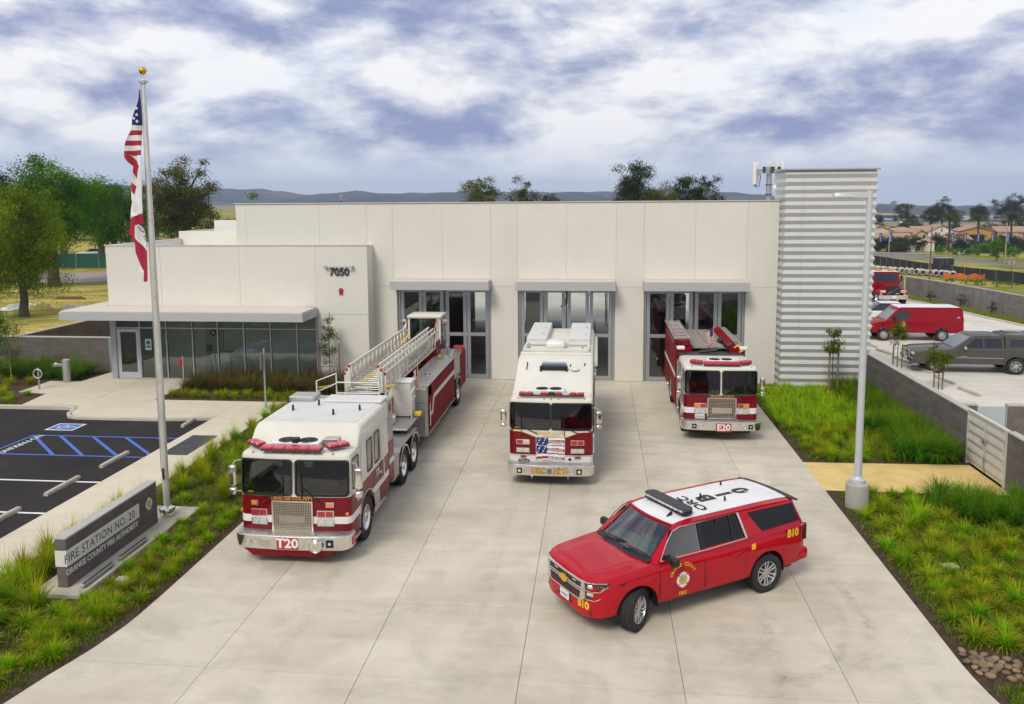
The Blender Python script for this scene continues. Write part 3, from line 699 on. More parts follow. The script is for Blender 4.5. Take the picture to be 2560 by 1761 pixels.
# lobby
sp('lobby_floor', MB().box(-22.7, -12.9, LY + .1, 43.5, -.15, -.002), mat('lobby_floor', (0.42, 0.40, 0.35), 0.4))
sp('lobby_wall', MB().box(-22.7, -18.2, 40.3, 40.5, 0, 3.3).box(-18.2, -18.0, 40.3, 43.5, 0, 3.3).box(-18.0, -12.9, 43.4, 43.6, 0, 3.3).box(-16.6, -15.9, 41, 41.2, 0, 3.3), mat('lobby_wall', (0.72, 0.72, 0.62), 0.8))
sp('lobby_ceiling', MB().box(-22.7, -12.9, LY + .26, 43.6, 3.3, 3.4), M_STUC)
sp('lobby_side_wall', MB().box(-12.9, -12.8, LY + .26, 43.6, 0, 3.3), M_INTW)
ld = sp('lobby_door', MB().box(-19.9, -18.95, 40.22, 40.29, 0, 2.25, .01), mat('lobby_door', (0.46, 0.47, 0.40), 0.5))
m = MB(); disc(m, circ(.17, 24), frame((-19.45, 40.21, 1.72), (1, 0, 0), (0, 0, 1)), .006); sp('door_sign', m, mat('sign_navy', (0.02, 0.03, 0.05), 0.5), ld)
m = MB(); disc(m, [(-.11, -.08), (.11, -.08), (0, .12)], frame((-19.45, 40.20, 1.72), (1, 0, 0), (0, 0, 1)), .004); sp('sign_triangle', m, M_PAINT_W, ld)
sp('door_lever', MB().box(-19.85, -19.7, 40.15, 40.2, 1.0, 1.03), M_ALUL, ld)
M_DESK = mat('desk_white', (0.80, 0.84, 0.78), 0.5)
sp('reception_desk', MB().box(-18.5, -17.6, 38.0, 38.7, 0, 1.1, .02).box(-17.6, -16.6, 38.1, 38.7, 0, .8, .02), M_DESK)
sp('printer_cabinet', MB().box(-16.9, -16.2, 38.6, 39.2, 0, 1.05, .03).box(-16.85, -16.25, 38.7, 39.1, 1.05, 1.25, .04), M_DESK)
sp('office_cabinet', MB().box(-14.3, -13.5, 39, 39.6, 0, .8, .02), mat('cab_grey', (0.22, 0.23, 0.22), 0.5)); sp('monitor', MB().box(-14.1, -13.7, 39.1, 39.14, .9, 1.2, .01).box(-18.9, -18.6, 38.2, 38.25, 1.15, 1.45, .01), M_INTD)
# ---- corrugated tower: one folded course after another round three sides
TX0, TX1, TY0, TY1, TZ = 7.97, 11.80, 36.95, 39.1, 9.58
M_CORR = mat('corrugated_metal', (0.49, 0.49, 0.475), 0.5, 0.15, 0.04, 1.5, 0.05, 80, orand=0.015)
tw = sp('hose_tower', MB().box(TX0 + .08, TX1 - .08, TY0 + .08, TY1 - .08, -.1, TZ), M_REVEAL)
pitch = 0.3285
def course():
 prof = [(0.0, 0.0), (0.03, .0), (0.052, .02), (0.075, .09), (0.085, .13), (0.085, .16), (0.075, .20), (0.052, .27), (0.03, .29), (0.012, .31), (0.0, pitch - .002)]
 prof = [(.03, 0.0), (.034, .012), (.096, .150), (.101, .164), (.096, .178), (.034, .316), (.03, pitch)]
 prof = [(d, min(z, pitch - .003)) for d, z in prof]
 mb = MB(); rings = []
 for d, z in prof: rings.append([(TX0 + .10 - d, TY1 - 38, z), (TX0 + .10 - d, TY0 + .10 - d - 38, z), (TX1 - .10 + d, TY0 + .10 - d - 38, z), (TX1 - .10 + d, TY1 - 38, z)])
 mb.loft(rings, cap=False, ring_closed=False); return mb.mesh('cladding_course', M_CORR, 22)
cm = course(); z = 0.0
n = int((TZ - .1) / pitch) + 1
for k in range(n):
 o = link(bpy.data.objects.new('cladding_course', cm), tw); o.location = (0, 0, TZ - .07 - (k + 1) * pitch)
for x in (8.72, 11.2): sp('cladding_seam', MB().box(x - .004, x + .004, TY0 - .034, TY0 - .028, 0, TZ - .1), M_FASC, tw)
sp('tower_cap', MB().box(TX0 - .06, TX1 + .06, TY0 - .06, TY1 + .03, TZ - .07, TZ, .008), M_ALU, tw)

# ------------------------------------------------------------------ vehicles: shared materials and parts
def paint(name, c, rough=0.28, coat=1.0, var=0.05):
 t = NT(name); p = t.pos('obj'); n = t.noise(1.6, 5, 0.6, p); d = t.noise(9, 5, 0.65, p)
 t.set(color=t.hsv((*c, 1), 0.5, 1.0, t.rng(n, 0.3, 0.7, 1 - var, 1 + var)), rough=t.rng(d, 0.3, 0.75, rough + .1, rough + .2), coat=coat, coatr=0.02, spec=0.04)
 MATS[name] = t.m; return t.m
M_FRED = paint('engine_red', (0.165, 0.003, 0.009), 0.24, 0.5); M_FRED2 = mat('locker_red', (0.21, 0.005, 0.014), 0.5, spec=0.04, kind='obj'); M_FWHT = paint('engine_white', (0.66, 0.63, 0.55), 0.3, 0.3); M_FWHT2 = paint('roof_white', (0.62, 0.615, 0.59), 0.42, 0.2)
M_STRIPE = mat('stripe_white', (0.72, 0.71, 0.68), 0.35, var=0.03); M_GOLD = mat('gold_leaf', (0.62, 0.33, 0.03), 0.4, 0.0, 0.08)
M_CHROME = mat('chrome', (0.72, 0.70, 0.66), 0.13, 1.0, 0.05, 4, rvar=0.05); M_SATIN = mat('satin_metal', (0.55, 0.54, 0.52), 0.33, 0.9, 0.08, 5)
M_RUBBER = mat('tyre_rubber', (0.018, 0.017, 0.017), 0.8, var=0.25, vscale=14, bump=0.15, bscale=60); M_BLACK = mat('black_trim', (0.012, 0.012, 0.013), 0.45); M_DARK = mat('dark_metal', (0.04, 0.04, 0.042), 0.6)
M_GLV = glass('truck_glass', (0.40, 0.50, 0.46), 1.5); M_TINT = glass('tinted_glass', (0.05, 0.055, 0.055), 1.5)
M_LRED = mat('red_lens', (0.40, 0.012, 0.018), 0.18, coat=0.6); M_LAMB = mat('amber_lens', (0.72, 0.22, 0.015), 0.2, coat=0.6); M_LCLR = mat('clear_lens', (0.62, 0.62, 0.60), 0.1, 0.4, 0.3, 30, coat=0.8)
M_BARR = mat('light_bar_red', (0.52, 0.035, 0.055), 0.22, coat=0.5); M_SEAT = mat('seat_grey', (0.06, 0.06, 0.062), 0.9); M_YEL = mat('safety_yellow', (0.72, 0.50, 0.03), 0.5)
M_BROWN = mat('hose_cover', (0.25, 0.22, 0.18), 0.85, var=0.15, vscale=6)
def treadplate():
 t = NT('tread_plate'); p = t.pos('obj')
 w = t.N.new('ShaderNodeTexChecker'); w.inputs['Scale'].default_value = 34; t.L.new(t.mapping(p, (1, 1, 1), (0.003, 0.003, 0.003), (0.78, 0.6, 0.78)), w.inputs[0])
 n = t.noise(5, 4, 0.6, p)
 t.set(color=t.mix(w.outputs['Fac'], (0.42, 0.41, 0.39, 1), (0.60, 0.59, 0.57, 1)), metal=0.85, rough=t.rng(n, 0.3, 0.7, 0.3, 0.5)); t.bump(w.outputs['Fac'], 0.5, 0.005); return t.m
M_TREAD = treadplate()
_wc = {}
def wheel(parent, x, y, r, w, style='truck', steer=0.0, z=None, name='wheel'):
 key = (round(r, 3), round(w, 3), style)
 if key not in _wc:
  ty = MB(); h = w / 2; rr = r * (0.58 if style == 'truck' else 0.63)
  prof = [(rr, -h * .8), (rr + .02, -h * .9), (r * .86, -h), (r * .965, -h * .93), (r, -h * .80)]
  for g in (-.5, 0.0, .5): prof += [(r, h * (g - .06)), (r - .014, h * (g - .045)), (r - .014, h * (g + .045)), (r, h * (g + .06))]
  prof += [(r, h * .80), (r * .965, h * .93), (r * .86, h), (rr + .02, h * .9), (rr, h * .8)]
  ty.lathe(prof, 40, cap=False)
  nb = 60
  for k in range(nb):      # shoulder tread blocks
   a = 2 * PI * k / nb
   for s in (-1, 1):
    M = Matrix.Rotation(a, 4, 'Z') @ Matrix.Translation((r * .985, 0, s * h * .86)); ty.tbox(M, r * .045, 2 * PI * r / nb * .55, h * .2)
  rim = MB()
  if style == 'truck':
   rim.lathe([(rr + .005, h * .78), (rr + .005, h * .92), (rr - .015, h * .95), (rr - .03, h * .8), (rr - .05, h * .3), (rr * .72, h * .12), (rr * .62, h * .35), (rr * .40, h * .40), (rr * .38, h * .8), (rr * .30, h * .95), (.01, h * 1.0)], 32, cap=False)
   for k in range(10):
    a = 2 * PI * k / 10; rim.lathe([(.018, 0), (.018, .05), (.008, .06)], 8, Matrix.Translation((rr * .52 * math.cos(a), rr * .52 * math.sin(a), h * .35)))
   holes = MB()
   for k in range(10):
    a = 2 * PI * (k + .5) / 10; disc(holes, circ(rr * .085, 10), Matrix.Translation((rr * .76 * math.cos(a), rr * .76 * math.sin(a), h * .19)), .012)
  elif style == 'suv':
   rim.lathe([(rr + .004, h * .75), (rr + .004, h * .93), (rr - .012, h * .95), (rr - .022, h * .75), (rr - .03, 0), (rr - .03, -h * .6)], 36, cap=False)
   rim.lathe([(.075, h * .45), (.075, h * .72), (.05, h * .80), (.005, h * .80)], 24, cap=False)
   for k in range(6):
    for s in (-1, 1):
     a = 2 * PI * k / 6; rim.tbox(Matrix.Rotation(a, 4, 'Z') @ Matrix.Translation((rr * .60, s * .034, h * .68)) @ Matrix.Rotation(s * .10, 4, 'Z') @ Matrix.Rotation(-.12, 4, 'Y'), rr * .86, .036, .035, .008)
    a = 2 * PI * (k + .5) / 6; rim.lathe([(.011, 0), (.011, .02)], 8, Matrix.Translation((.058 * math.cos(a), .058 * math.sin(a), h * .72)))
   holes = MB().lathe([(rr - .031, h * .1), (.03, h * .1), (.01, h * .1)], 30, cap=False)
  else:
   rim.lathe([(rr + .004, h * .75), (rr + .004, h * .93), (rr - .015, h * .9), (rr - .04, h * .35), (rr * .6, h * .55), (rr * .35, h * .62), (rr * .3, h * .85), (.01, h * .88)], 28, cap=False)
   holes = MB()
   for k in range(8): a = 2 * PI * k / 8; disc(holes, circ(rr * .10, 8), Matrix.Translation((rr * .75 * math.cos(a), rr * .75 * math.sin(a), h * .42)), .012)
  m2 = {'truck': M_CHROME, 'suv': mat('alloy', (0.55, 0.55, 0.54), 0.25, 0.8, 0.05), 'steel': mat('steel_wheel', (0.45, 0.44, 0.42), 0.4, 0.6)}[style]
  _wc[key] = (ty.mesh('tyre', M_RUBBER, 30), rim.mesh('wheel', m2, 35), holes.mesh('wheel_holes', M_BLACK, 35))
 ty, rim, hol = _wc[key]; s = 1 if x > 0 else -1
 o = link(bpy.data.objects.new(name, rim), parent); o.location = (x, y, r if z is None else z); o.rotation_euler = (0, s * PI / 2, steer)
 for nm, me in (('tyre', ty), ('wheel_recess', hol)):
  c = link(bpy.data.objects.new(nm, me), o)
  if nm != 'tyre': c['kind'] = 'stuff'
 return o
def rrd(w, h, r, m=6, n=4, cx=0.0, cy=0.0):
 """rounded rectangle with subdivided straights"""
 p = rrect(w, h, r, n); out = []
 for i in range(len(p)):
  a, b = p[i], p[(i + 1) % len(p)]; d = math.hypot(b[0] - a[0], b[1] - a[1]); k = m if d > max(w, h) * .3 else 1
  for j in range(k): out.append((cx + a[0] + (b[0] - a[0]) * j / k, cy + a[1] + (b[1] - a[1]) * j / k))
 return out
class Cab:
 """flat-faced fire truck cab, front towards -y, centre line x = 0"""
 def __init__(s, root, hw, y0, y1, zb, zbelt, ztop, rf=0.24, bow=0.05): s.root, s.hw, s.y0, s.y1, s.zb, s.zbelt, s.ztop, s.rf, s.bow = root, hw, y0, y1, zb, zbelt, ztop, rf, bow
 def yf(s, x, off=0.0, z=None):
  hw, rf = s.hw + off, s.rf + off; a = min(abs(x), hw - 1e-4)
  y = s.y0 - off + s.bow * min(a, hw - rf) ** 2 / (hw - rf) ** 2
  if a > hw - rf: y += rf - math.sqrt(max(rf * rf - (a - hw + rf) ** 2, 0))
  if z is not None and z > s.zbelt: y += (z - s.zbelt) * 0.07
  return y
 def plan(s, off=0.0, dy=0.0, rb=0.06):
  hw = s.hw + off; xs = []; n = 6; rf = s.rf + off
  for k in range(n + 1): xs.append(hw - rf + rf * math.sin(PI / 2 * (n - k) / n))
  row = [(x, s.yf(x, off) + dy) for x in xs] + [((hw - rf) * q, s.yf((hw - rf) * q, off) + dy) for q in (.66, .33, 0)]
  row = row + [(-x, y) for x, y in row[:-1][::-1]]      # right to left over the front
  y1 = s.y1
  return row + [(-hw, y1 - rb), (-hw + rb, y1), (hw - rb, y1), (hw, y1 - rb)]
 def rings(s, spec): return [[(x, y, z) for x, y in s.plan(o, d)] for z, o, d in spec]
 def P(s, name, mb, m, parent=None, label=None, smooth=35.0): return part(name, mb, m, parent or s.root, label, smooth)
 def front(s, mb, off=0.004):
  mb.v = [(x, s.yf(x, 0, z) - off + y, z) for x, y, z in mb.v]; return mb
 def fbox(s, x0, x1, z0, z1, d=0.02, r=0.006, back=0.03): # box on the front face, d proud
  return s.front(MB().box(x0, x1, -d, back, z0, z1, r), 0)
 def build(s, mlow, mup, wins, sidewins, stripes, arch):
  hw = s.hw
  low = MB().loft(s.rings([(s.zb, -.02, 0), (s.zb + .02, 0, 0), (s.zbelt, 0, 0)])).mesh('cab_lower', mlow)
  cut = [MB().lathe([(arch[1], -2), (arch[1], 2)], 36, Matrix.Translation((0, arch[0], arch[2])) @ Matrix.Rotation(PI / 2, 4, 'Y'))] if arch else []
  inner = MB().box(-hw + .07, hw - .07, s.y0 + .30, s.y1 - .1, s.zbelt - .25, s.zbelt + .5)
  s.P('cab_lower', boolean(low, cut + [inner]), None)
  for z0, z1, o in stripes:
   b = MB().loft(s.rings([(z0, o, 0), (z1, o, 0)])).mesh('stripe', M_STRIPE); s.P('stripe', boolean(b, cut), None)
  zt = s.ztop; k = (zt - s.zbelt) * .07
  up = MB().loft(s.rings([(s.zbelt + .002, .001, 0), (zt - .10, -.015, k), (zt - .05, -.03, k + .01), (zt - .015, -.07, k + .04), (zt, -.13, k + .09)])).mesh('cab_upper', mup)
  cuts = [MB().box(-hw + .06, hw - .06, s.y0 + .22, s.y1 - .1, s.zbelt - .1, zt - .12)]
  for x0, x1, z0, z1 in wins:
   cuts.append(MB().prism(rrect(x1 - x0, z1 - z0, .07, 4, (x0 + x1) / 2, (z0 + z1) / 2), s.y0 - .3, s.y0 + .42, 'y'))
  for y0, y1, z0, z1 in sidewins:
   cuts.append(MB().prism(rrect(y1 - y0, z1 - z0, .08, 4, (y0 + y1) / 2, (z0 + z1) / 2), -hw - .2, hw + .2, 'x'))
  s.P('cab_upper', boolean(up, cuts), None)
  I4 = Matrix.Identity(4)
  for x0, x1, z0, z1 in wins:
   w, h, cx, cz = x1 - x0, z1 - z0, (x0 + x1) / 2, (z0 + z1) / 2
   g = MB(); nx = 10
   for i in range(nx + 1):
    x = x0 + w * i / nx
    for zz in (z0, cz, z1): g.v.append((x, s.yf(x, 0, zz) + .012, zz))
   g.f = [(i * 3 + j, i * 3 + 3 + j, i * 3 + 4 + j, i * 3 + 1 + j) for i in range(nx) for j in (0, 1)]; g.mi = [0] * len(g.f)
   ws = s.P('windshield', g, M_GLV)
   f = MB().plate(rrd(w + .04, h + .04, .09, 8), rrd(w - .03, h - .03, .06, 8), frame((0, 0, 0), (1, 0, 0), (0, 0, 1)), .012)
   f.v = [(x + cx, y, z + cz) for x, y, z in f.v]; s.P('gasket', s.front(f, .003), M_BLACK, ws)
   f = MB().plate(rrd(w + .062, h + .062, .10, 8), rrd(w + .036, h + .036, .088, 8), frame((0, 0, 0), (1, 0, 0), (0, 0, 1)), .01)
   f.v = [(x + cx, y, z + cz) for x, y, z in f.v]; s.P('bright_trim', s.front(f, .003), M_CHROME, ws)
  for y0, y1, z0, z1 in sidewins:
   for sd in (-1, 1):
    xx = sd * (hw - .012); g = MB().box(min(xx, xx + .004), max(xx, xx + .004), y0, y1, z0, z1); sw = s.P('side_window', g, M_TINT if y0 > s.y0 + 1.0 else M_GLV)
    f = MB().plate(rrd(y1 - y0 + .03, z1 - z0 + .03, .09, 4), rrd(y1 - y0 - .03, z1 - z0 - .03, .06, 4), frame((sd * (hw + .001), (y0 + y1) / 2, (z0 + z1) / 2), (0, sd, 0), (0, 0, 1)), .006)
    s.P('gasket', f, M_BLACK, sw)
  # interior: dash, seats, steering wheel
  s.P('dashboard', MB().box(-hw + .08, hw - .08, s.y0 + .14, s.y0 + .62, s.zbelt - .12, s.zbelt + .06, .05), M_DARK)
  s.P('engine_cover', MB().box(-.38, .38, s.y0 + .5, s.y0 + 1.6, s.zbelt - .25, s.zbelt + .02, .08), M_SEAT)
  for sd in (-1, 1):
   s.P('cab_seat', MB().box(sd * .78 - .24, sd * .78 + .24, s.y0 + .85, s.y0 + 1.3, s.zbelt - .24, s.zbelt - .05, .05).box(sd * .78 - .23, sd * .78 + .23, s.y0 + 1.28, s.y0 + 1.42, s.zbelt - .1, s.zbelt + .62, .05), M_SEAT)
  s.P('cab_bulkhead', MB().box(-hw + .07, hw - .07, s.y0 + 1.5, s.y0 + 1.54, s.zb + .2, s.ztop - .13), M_SEAT); s.P('cab_floor', MB().box(-hw + .08, hw - .08, s.y0 + .31, s.y0 + 1.5, s.zbelt - .245, s.zbelt - .23), M_SEAT)
  M = Matrix.Translation((.72, s.y0 + .62, s.zbelt + .10)) @ Matrix.Rotation(-.5, 4, 'X')
  s.P('steering_wheel', MB().tube([M @ Vector((.22 * math.cos(a), .22 * math.sin(a), 0)) for a in [2 * PI * q / 24 for q in range(24)]], .017, 8, closed=True).bar(M @ Vector((-.2, 0, 0)), M @ Vector((.2, 0, 0)), .03, .02), M_BLACK)
 def lamp(s, x0, x1, z0, z1, lenses, name='lamp'):
  o = s.P(name, s.fbox(x0, x1, z0, z1, .025, .008), M_CHROME); n = len(lenses); w = (x1 - x0 - .03) / n
  for i, m in enumerate(lenses): s.P('lens', s.fbox(x0 + .015 + i * w + .008, x0 + .015 + (i + 1) * w - .008, z0 + .02, z1 - .02, .036, .012), m, o)
  return o
 def grille(s, x0, x1, z0, z1, nx, nz):
  o = s.P('grille', s.fbox(x0 + .02, x1 - .02, z0 + .02, z1 - .02, .008, 0), M_BLACK)
  f = s.front(MB().plate(rrd(x1 - x0, z1 - z0, .015, 5, 1), rrd(x1 - x0 - .06, z1 - z0 - .06, .008, 5, 1), frame((0, 0, 0), (1, 0, 0), (0, 0, 1)), .03), 0)
  f = MB().plate(rrd(x1 - x0, z1 - z0, .015, 5, 1), rrd(x1 - x0 - .06, z1 - z0 - .06, .008, 5, 1), frame((0, 0, 0), (1, 0, 0), (0, 0, 1)), .03)
  f.v = [(x + (x0 + x1) / 2, y, z + (z0 + z1) / 2) for x, y, z in f.v]; s.P('grille_surround', s.front(f, .002), M_CHROME, o)
  b = MB()
  for i in range(1, nx): x = x0 + (x1 - x0) * i / nx; b.merge(s.front(MB().box(x - .006, x + .006, -.022, 0, z0 + .03, z1 - .03), 0))
  for i in range(1, nz): z = z0 + (z1 - z0) * i / nz; b.merge(s.front(MB().box(x0 + .03, (x0 + x1) / 2, -.020, -.002, z - .006, z + .006).box((x0 + x1) / 2, x1 - .03, -.020, -.002, z - .006, z + .006), 0))
  m = s.P('grille_mesh', b, mat('grille_metal', (0.52, 0.46, 0.36), .3, .8), o, smooth=0); m['kind'] = 'stuff'
  return o
 def wiper(s, x, z, ang, L=.55):
  dx, dz = math.cos(ang), math.sin(ang); p = [(x + dx * L * t, s.yf(x + dx * L * t, 0, z + dz * L * t) - .03, z + dz * L * t) for t in (0, .5, 1)]
  mb = MB().tube(p, [.016, .012, .008], 6); e = p[-1]
  mb.bar((e[0] + .02, e[1] - .004, e[2] - .28), (e[0] - .02, e[1] - .004, e[2] + .28), .016, .02); s.P('wiper', mb, M_BLACK)
 def mirror(s, sd, z=1.95, tall=.48):
  x = sd * (s.hw + .17); y = s.y0 + .12
  o = s.P('mirror', MB().box(x - .085, x + .085, y - .05, y + .07, z - tall / 2, z + tall / 2, .04, seg=3), M_CHROME)
  s.P('mirror_arm', MB().tube([(sd * (s.hw - .03), y + .10, z + tall * .75), (sd * (s.hw + .12), y + .02, z + tall * .72), (x, y + .01, z + tall * .48)], .013, 8).tube([(sd * (s.hw - .03), y + .10, z - tall * .85), (x, y + .01, z - tall * .8), (x, y + .01, z - tall * .4)], .013, 8), M_CHROME, o)
  s.P('convex_mirror', MB().box(x - .08, x + .08, y - .06, y + .06, z - tall * .95, z - tall * .62, .04, seg=3), M_CHROME, o)
 def bumper(s, hw, y0, y1, z0, z1, top=True):
  c = Cab(s.root, hw, y0, y1, 0, 9, 9, .30, .06)
  o = s.P('bumper', MB().loft(c.rings([(z0, -.012, 0), (z0 + .012, 0, 0), (z1 - .012, 0, 0), (z1, -.012, 0)])), M_CHROME)
  s.P('bumper_step', MB().loft(c.rings([(z1 + .001, -.03, 0), (z1 + .022, -.035, 0)])), M_TREAD, o)
  s.bc = c; return o
 def nameplate(s, o, txt, x0, x1, z0, z1, size):
  f = s.bc; mb = f.front(MB().box(x0, x1, -.014, .02, z0, z1, .004), 0); pl = s.P('number_plate', mb, M_LRED, o)
  t = MB(); text(t, txt, frame(((x0 + x1) / 2, 0, (z0 + z1) / 2), (1, 0, 0), (0, 0, 1)), size, 0, .035, sx=1.02); s.P('lettering', f.front(t, .016), M_STRIPE, pl, smooth=0)
 def ac(s, x, y, z, w=1.0, d=.5, h=.17):
  o = s.P('air_conditioner', MB().box(x - w / 2, x + w / 2, y, y + d, z, z + h, .02), M_STRIPE)
  for q in (-1, 1):
   M = Matrix.Translation((x + q * w * .215, y + d * .5, z + h + .001)); m = MB(); m.lathe([(w * .195, 0), (w * .195, .012), (w * .17, .012), (w * .16, .003), (.03, .003), (.025, .014), (.001, .014)], 24, M, cap=False)
   for k in range(12): m.tbox(M @ Matrix.Rotation(2 * PI * k / 12, 4, 'Z') @ Matrix.Translation((w * .095, 0, .007)), w * .13, .008, .006)
   s.P('fan', m, M_BLACK, o)
  return o
def light_bar(root, x0, x1, y, z, m, d=.20, h=.10, n=5, rz=0.0, name='light_bar'):
 cx = (x0 + x1) / 2; w = x1 - x0; M = Matrix.Translation((cx, y, z)) @ Matrix.Rotation(rz, 4, 'Z')
 b = MB(); b.tbox(M @ Matrix.Translation((0, 0, .03)), w, d, .05, .015); o = part(name, b, M_DARK, root)
 for i in range(n):
  q = MB(); q.tbox(M @ Matrix.Translation((-w / 2 + w * (i + .5) / n, 0, .03 + h / 2)), w / n - .008, d + .015, h - .03, .022); part('lens', q, m[i % len(m)] if isinstance(m, list) else m, o)
 f = MB()
 for q in (-.35, .35): f.tbox(M @ Matrix.Translation((w * q, 0, -.01)), .05, .08, .05, .005)
 part('mounting_foot', f, M_SATIN, o); return o
M_FLAGR = mat('flag_red', (0.36, 0.012, 0.03), 0.8); M_FLAGW = mat('flag_white', (0.72, 0.71, 0.70), 0.8); M_FLAGB = mat('flag_blue', (0.012, 0.025, 0.13), 0.8)
def small_flag(root, x, y, z, h, dx=.28, sd=1):
 o = part('flag_staff', MB().tube([(x, y, z), (x, y, z + h)], .012, 8).lathe([(.001, 0), (.02, .015), (.001, .035)], 8, Matrix.Translation((x, y, z + h))), M_GOLD, root)
 mb = MB(); n, mrow = 10, 13; L = h * .62
 for j in range(mrow + 1):
  for i in range(n + 1):
   u, v = i / n, j / mrow; sag = u * .55; xx = x + sd * (.012 + dx * u * (1 - .35 * v)); yy = y + .05 * math.sin(6 * u + 2 * v); zz = z + h * .95 - L * v * (1 - .1 * u) - sag * L * .5
   mb.v.append((xx, yy, zz))
 for j in range(mrow):
  for i in range(n): mb.f.append((j * (n + 1) + i, j * (n + 1) + i + 1, (j + 1) * (n + 1) + i + 1, (j + 1) * (n + 1) + i)); mb.mi.append(2 if (j < 7 and i < 4) else (0 if j % 2 == 0 else 1))
 part('small_flag', mb, [M_FLAGR, M_FLAGW, M_FLAGB], root, smooth=60)

# ------------------------------------------------------------------ T20: tractor-drawn ladder truck
t20 = thing('ladder_truck', 'red and white ladder truck numbered T20 carrying a long white aerial ladder', 'fire truck', (-6.97, 17.7, 0))
def build_t20():
 r = t20; r.scale = (1.07, 1, 1); P = lambda n, mb, m, par=None, label=None, smooth=35.0: part(n, mb, m, par or r, label, smooth)
 c = Cab(r, 1.24, .34, 4.0, .42, 1.51, 2.52, .16)
 c.build(M_FRED, M_FWHT, [(-1.19, -.045, 1.545, 2.36), (.045, 1.19, 1.545, 2.36)], [(.62, 1.12, 1.62, 2.34), (1.85, 2.32, 1.62, 2.42), (2.55, 3.02, 1.62, 2.42)], [(.88, 1.05, .004)], (1.70, .66, .55))
 # raised crew roof
 hw = 1.23; prof = [(1.08, 2.50), (1.36, 2.88), (1.50, 2.96), (3.98, 2.96), (3.98, 2.50)]
 rings = []
 for x, dz in ((-hw, -.10), (-hw + .03, -.04), (-hw + .10, 0), (hw - .10, 0), (hw - .03, -.04), (hw, -.10)): rings.append([(x, y, z + (dz if z > 2.6 else 0)) for y, z in prof])
 P('crew_roof', MB().loft(rings), M_FWHT)
 P('roof_plate', MB().box(-1.08, 1.08, 1.62, 3.9, 2.962, 2.972), M_FWHT2)
 P('rear_pocket', MB().box(-1.2, -.55, 3.55, 4.15, 2.973, 3.10, .02), M_SATIN); P('rear_hatch', MB().box(-.3, 1.2, 3.5, 4.2, 2.974, 3.03, .02), M_FWHT2)
 P('rear_locker', MB().box(-1.24, 1.24, 4.002, 4.55, .6, 1.75, .02), M_FRED); P('rear_louvre', MB().box(-1.24, 1.24, 4.002, 4.5, 1.752, 2.93, .02), M_TREAD)
 lv = MB()
 for k in range(14): lv.box(1.24, 1.247, 4.06, 4.46, 1.95 + k * .06, 1.98 + k * .06)
 P('louvre_slots', lv, M_SATIN)['kind'] = 'stuff'
 P('side_stripe', MB().box(1.242, 1.246, 4.01, 4.52, 1.12, 1.27).box(-1.246, -1.242, 4.01, 4.52, 1.12, 1.27), M_STRIPE); P('marker_lamp', MB().box(1.245, 1.27, 4.15, 4.3, 2.6, 2.78, .01), M_LRED)
 for x, y in ((-.75, 2.6), (.35, 2.25), (.85, 2.75), (-.3, 3.2)): P('antenna', MB().lathe([(.03, 0), (.025, .14), (.02, .15)], 10, Matrix.Translation((x, y, 2.97))), M_BLACK)
 # front face
 c.grille(-.50, .42, .63, 1.42, 24, 20)
 for x0, x1 in ((-.99, -.82), (.70, .88)): c.lamp(x0, x1, 1.27, 1.40, [M_LAMB], 'indicator')
 for x0, x1 in ((-.98, -.61), (.50, .88)): c.lamp(x0, x1, 1.03, 1.20, [M_LRED, M_LRED], 'warning_lamp'); c.lamp(x0, x1, .82, .985, [M_LCLR, M_LCLR], 'headlight')
 for x in (-1.23, 1.16): P('side_marker', MB().lathe([(.04, 0), (.035, .03), (.01, .04)], 12, frame((x, c.yf(x) - .0, 1.12), (1, 0, 0), (0, 0, 1))), M_LAMB)
 t = MB(); text(t, 'ORANGE COUNTY', frame((-.05, 0, 1.468), (1, 0, 0), (0, 0, 1)), .105, 0, .012, sx=1.05); P('front_lettering', c.front(t, .006), M_GOLD, smooth=0)
 t = MB(); text(t, '5274', frame((-.98, 0, 1.60), (1, 0, 0), (0, 0, 1)), .06, 0, .01); P('unit_lettering', c.front(t, .006), M_GOLD, smooth=0)
 b = c.bumper(1.29, 0.0, .60, .36, .68)
 c.nameplate(b, 'T20', -.30, .18, .385, .665, .30)
 P('skirt', MB().prism([(-1.05, .36), (-.85, .20), (.75, .20), (.95, .36)], .06, .5, 'y'), M_FRED)
 f = c.bc
 for x in (-.96, -.80):
  P('air_horn', MB().lathe([(.075, .0), (.07, .012), (.045, -.06), (.02, -.09)], 18, frame((x, f.yf(x) - .004, .53), (1, 0, 0), (0, 0, 1)), cap=False), M_SATIN, b)
 P('blank_plate', f.front(MB().box(-.70, -.44, -.008, .02, .43, .60, .004), 0), M_SATIN, b)
 M = frame((.59, f.yf(.59) - .0, .52), (1, 0, 0), (0, 0, 1))
 P('siren', MB().lathe([(.15, -.05), (.16, .10), (.15, .14), (.135, .15), (.13, .13), (.09, .13), (.085, .15), (.05, .15), (.045, .13), (.005, .14)], 28, M, cap=False), M_CHROME, b)
 P('light_pod', f.front(MB().box(.78, .94, -.02, .03, .44, .62, .006), 0), M_BLACK, b); P('pod_lens', f.front(MB().box(.83, .89, -.03, 0, .50, .56, .01), 0), M_LCLR, b)
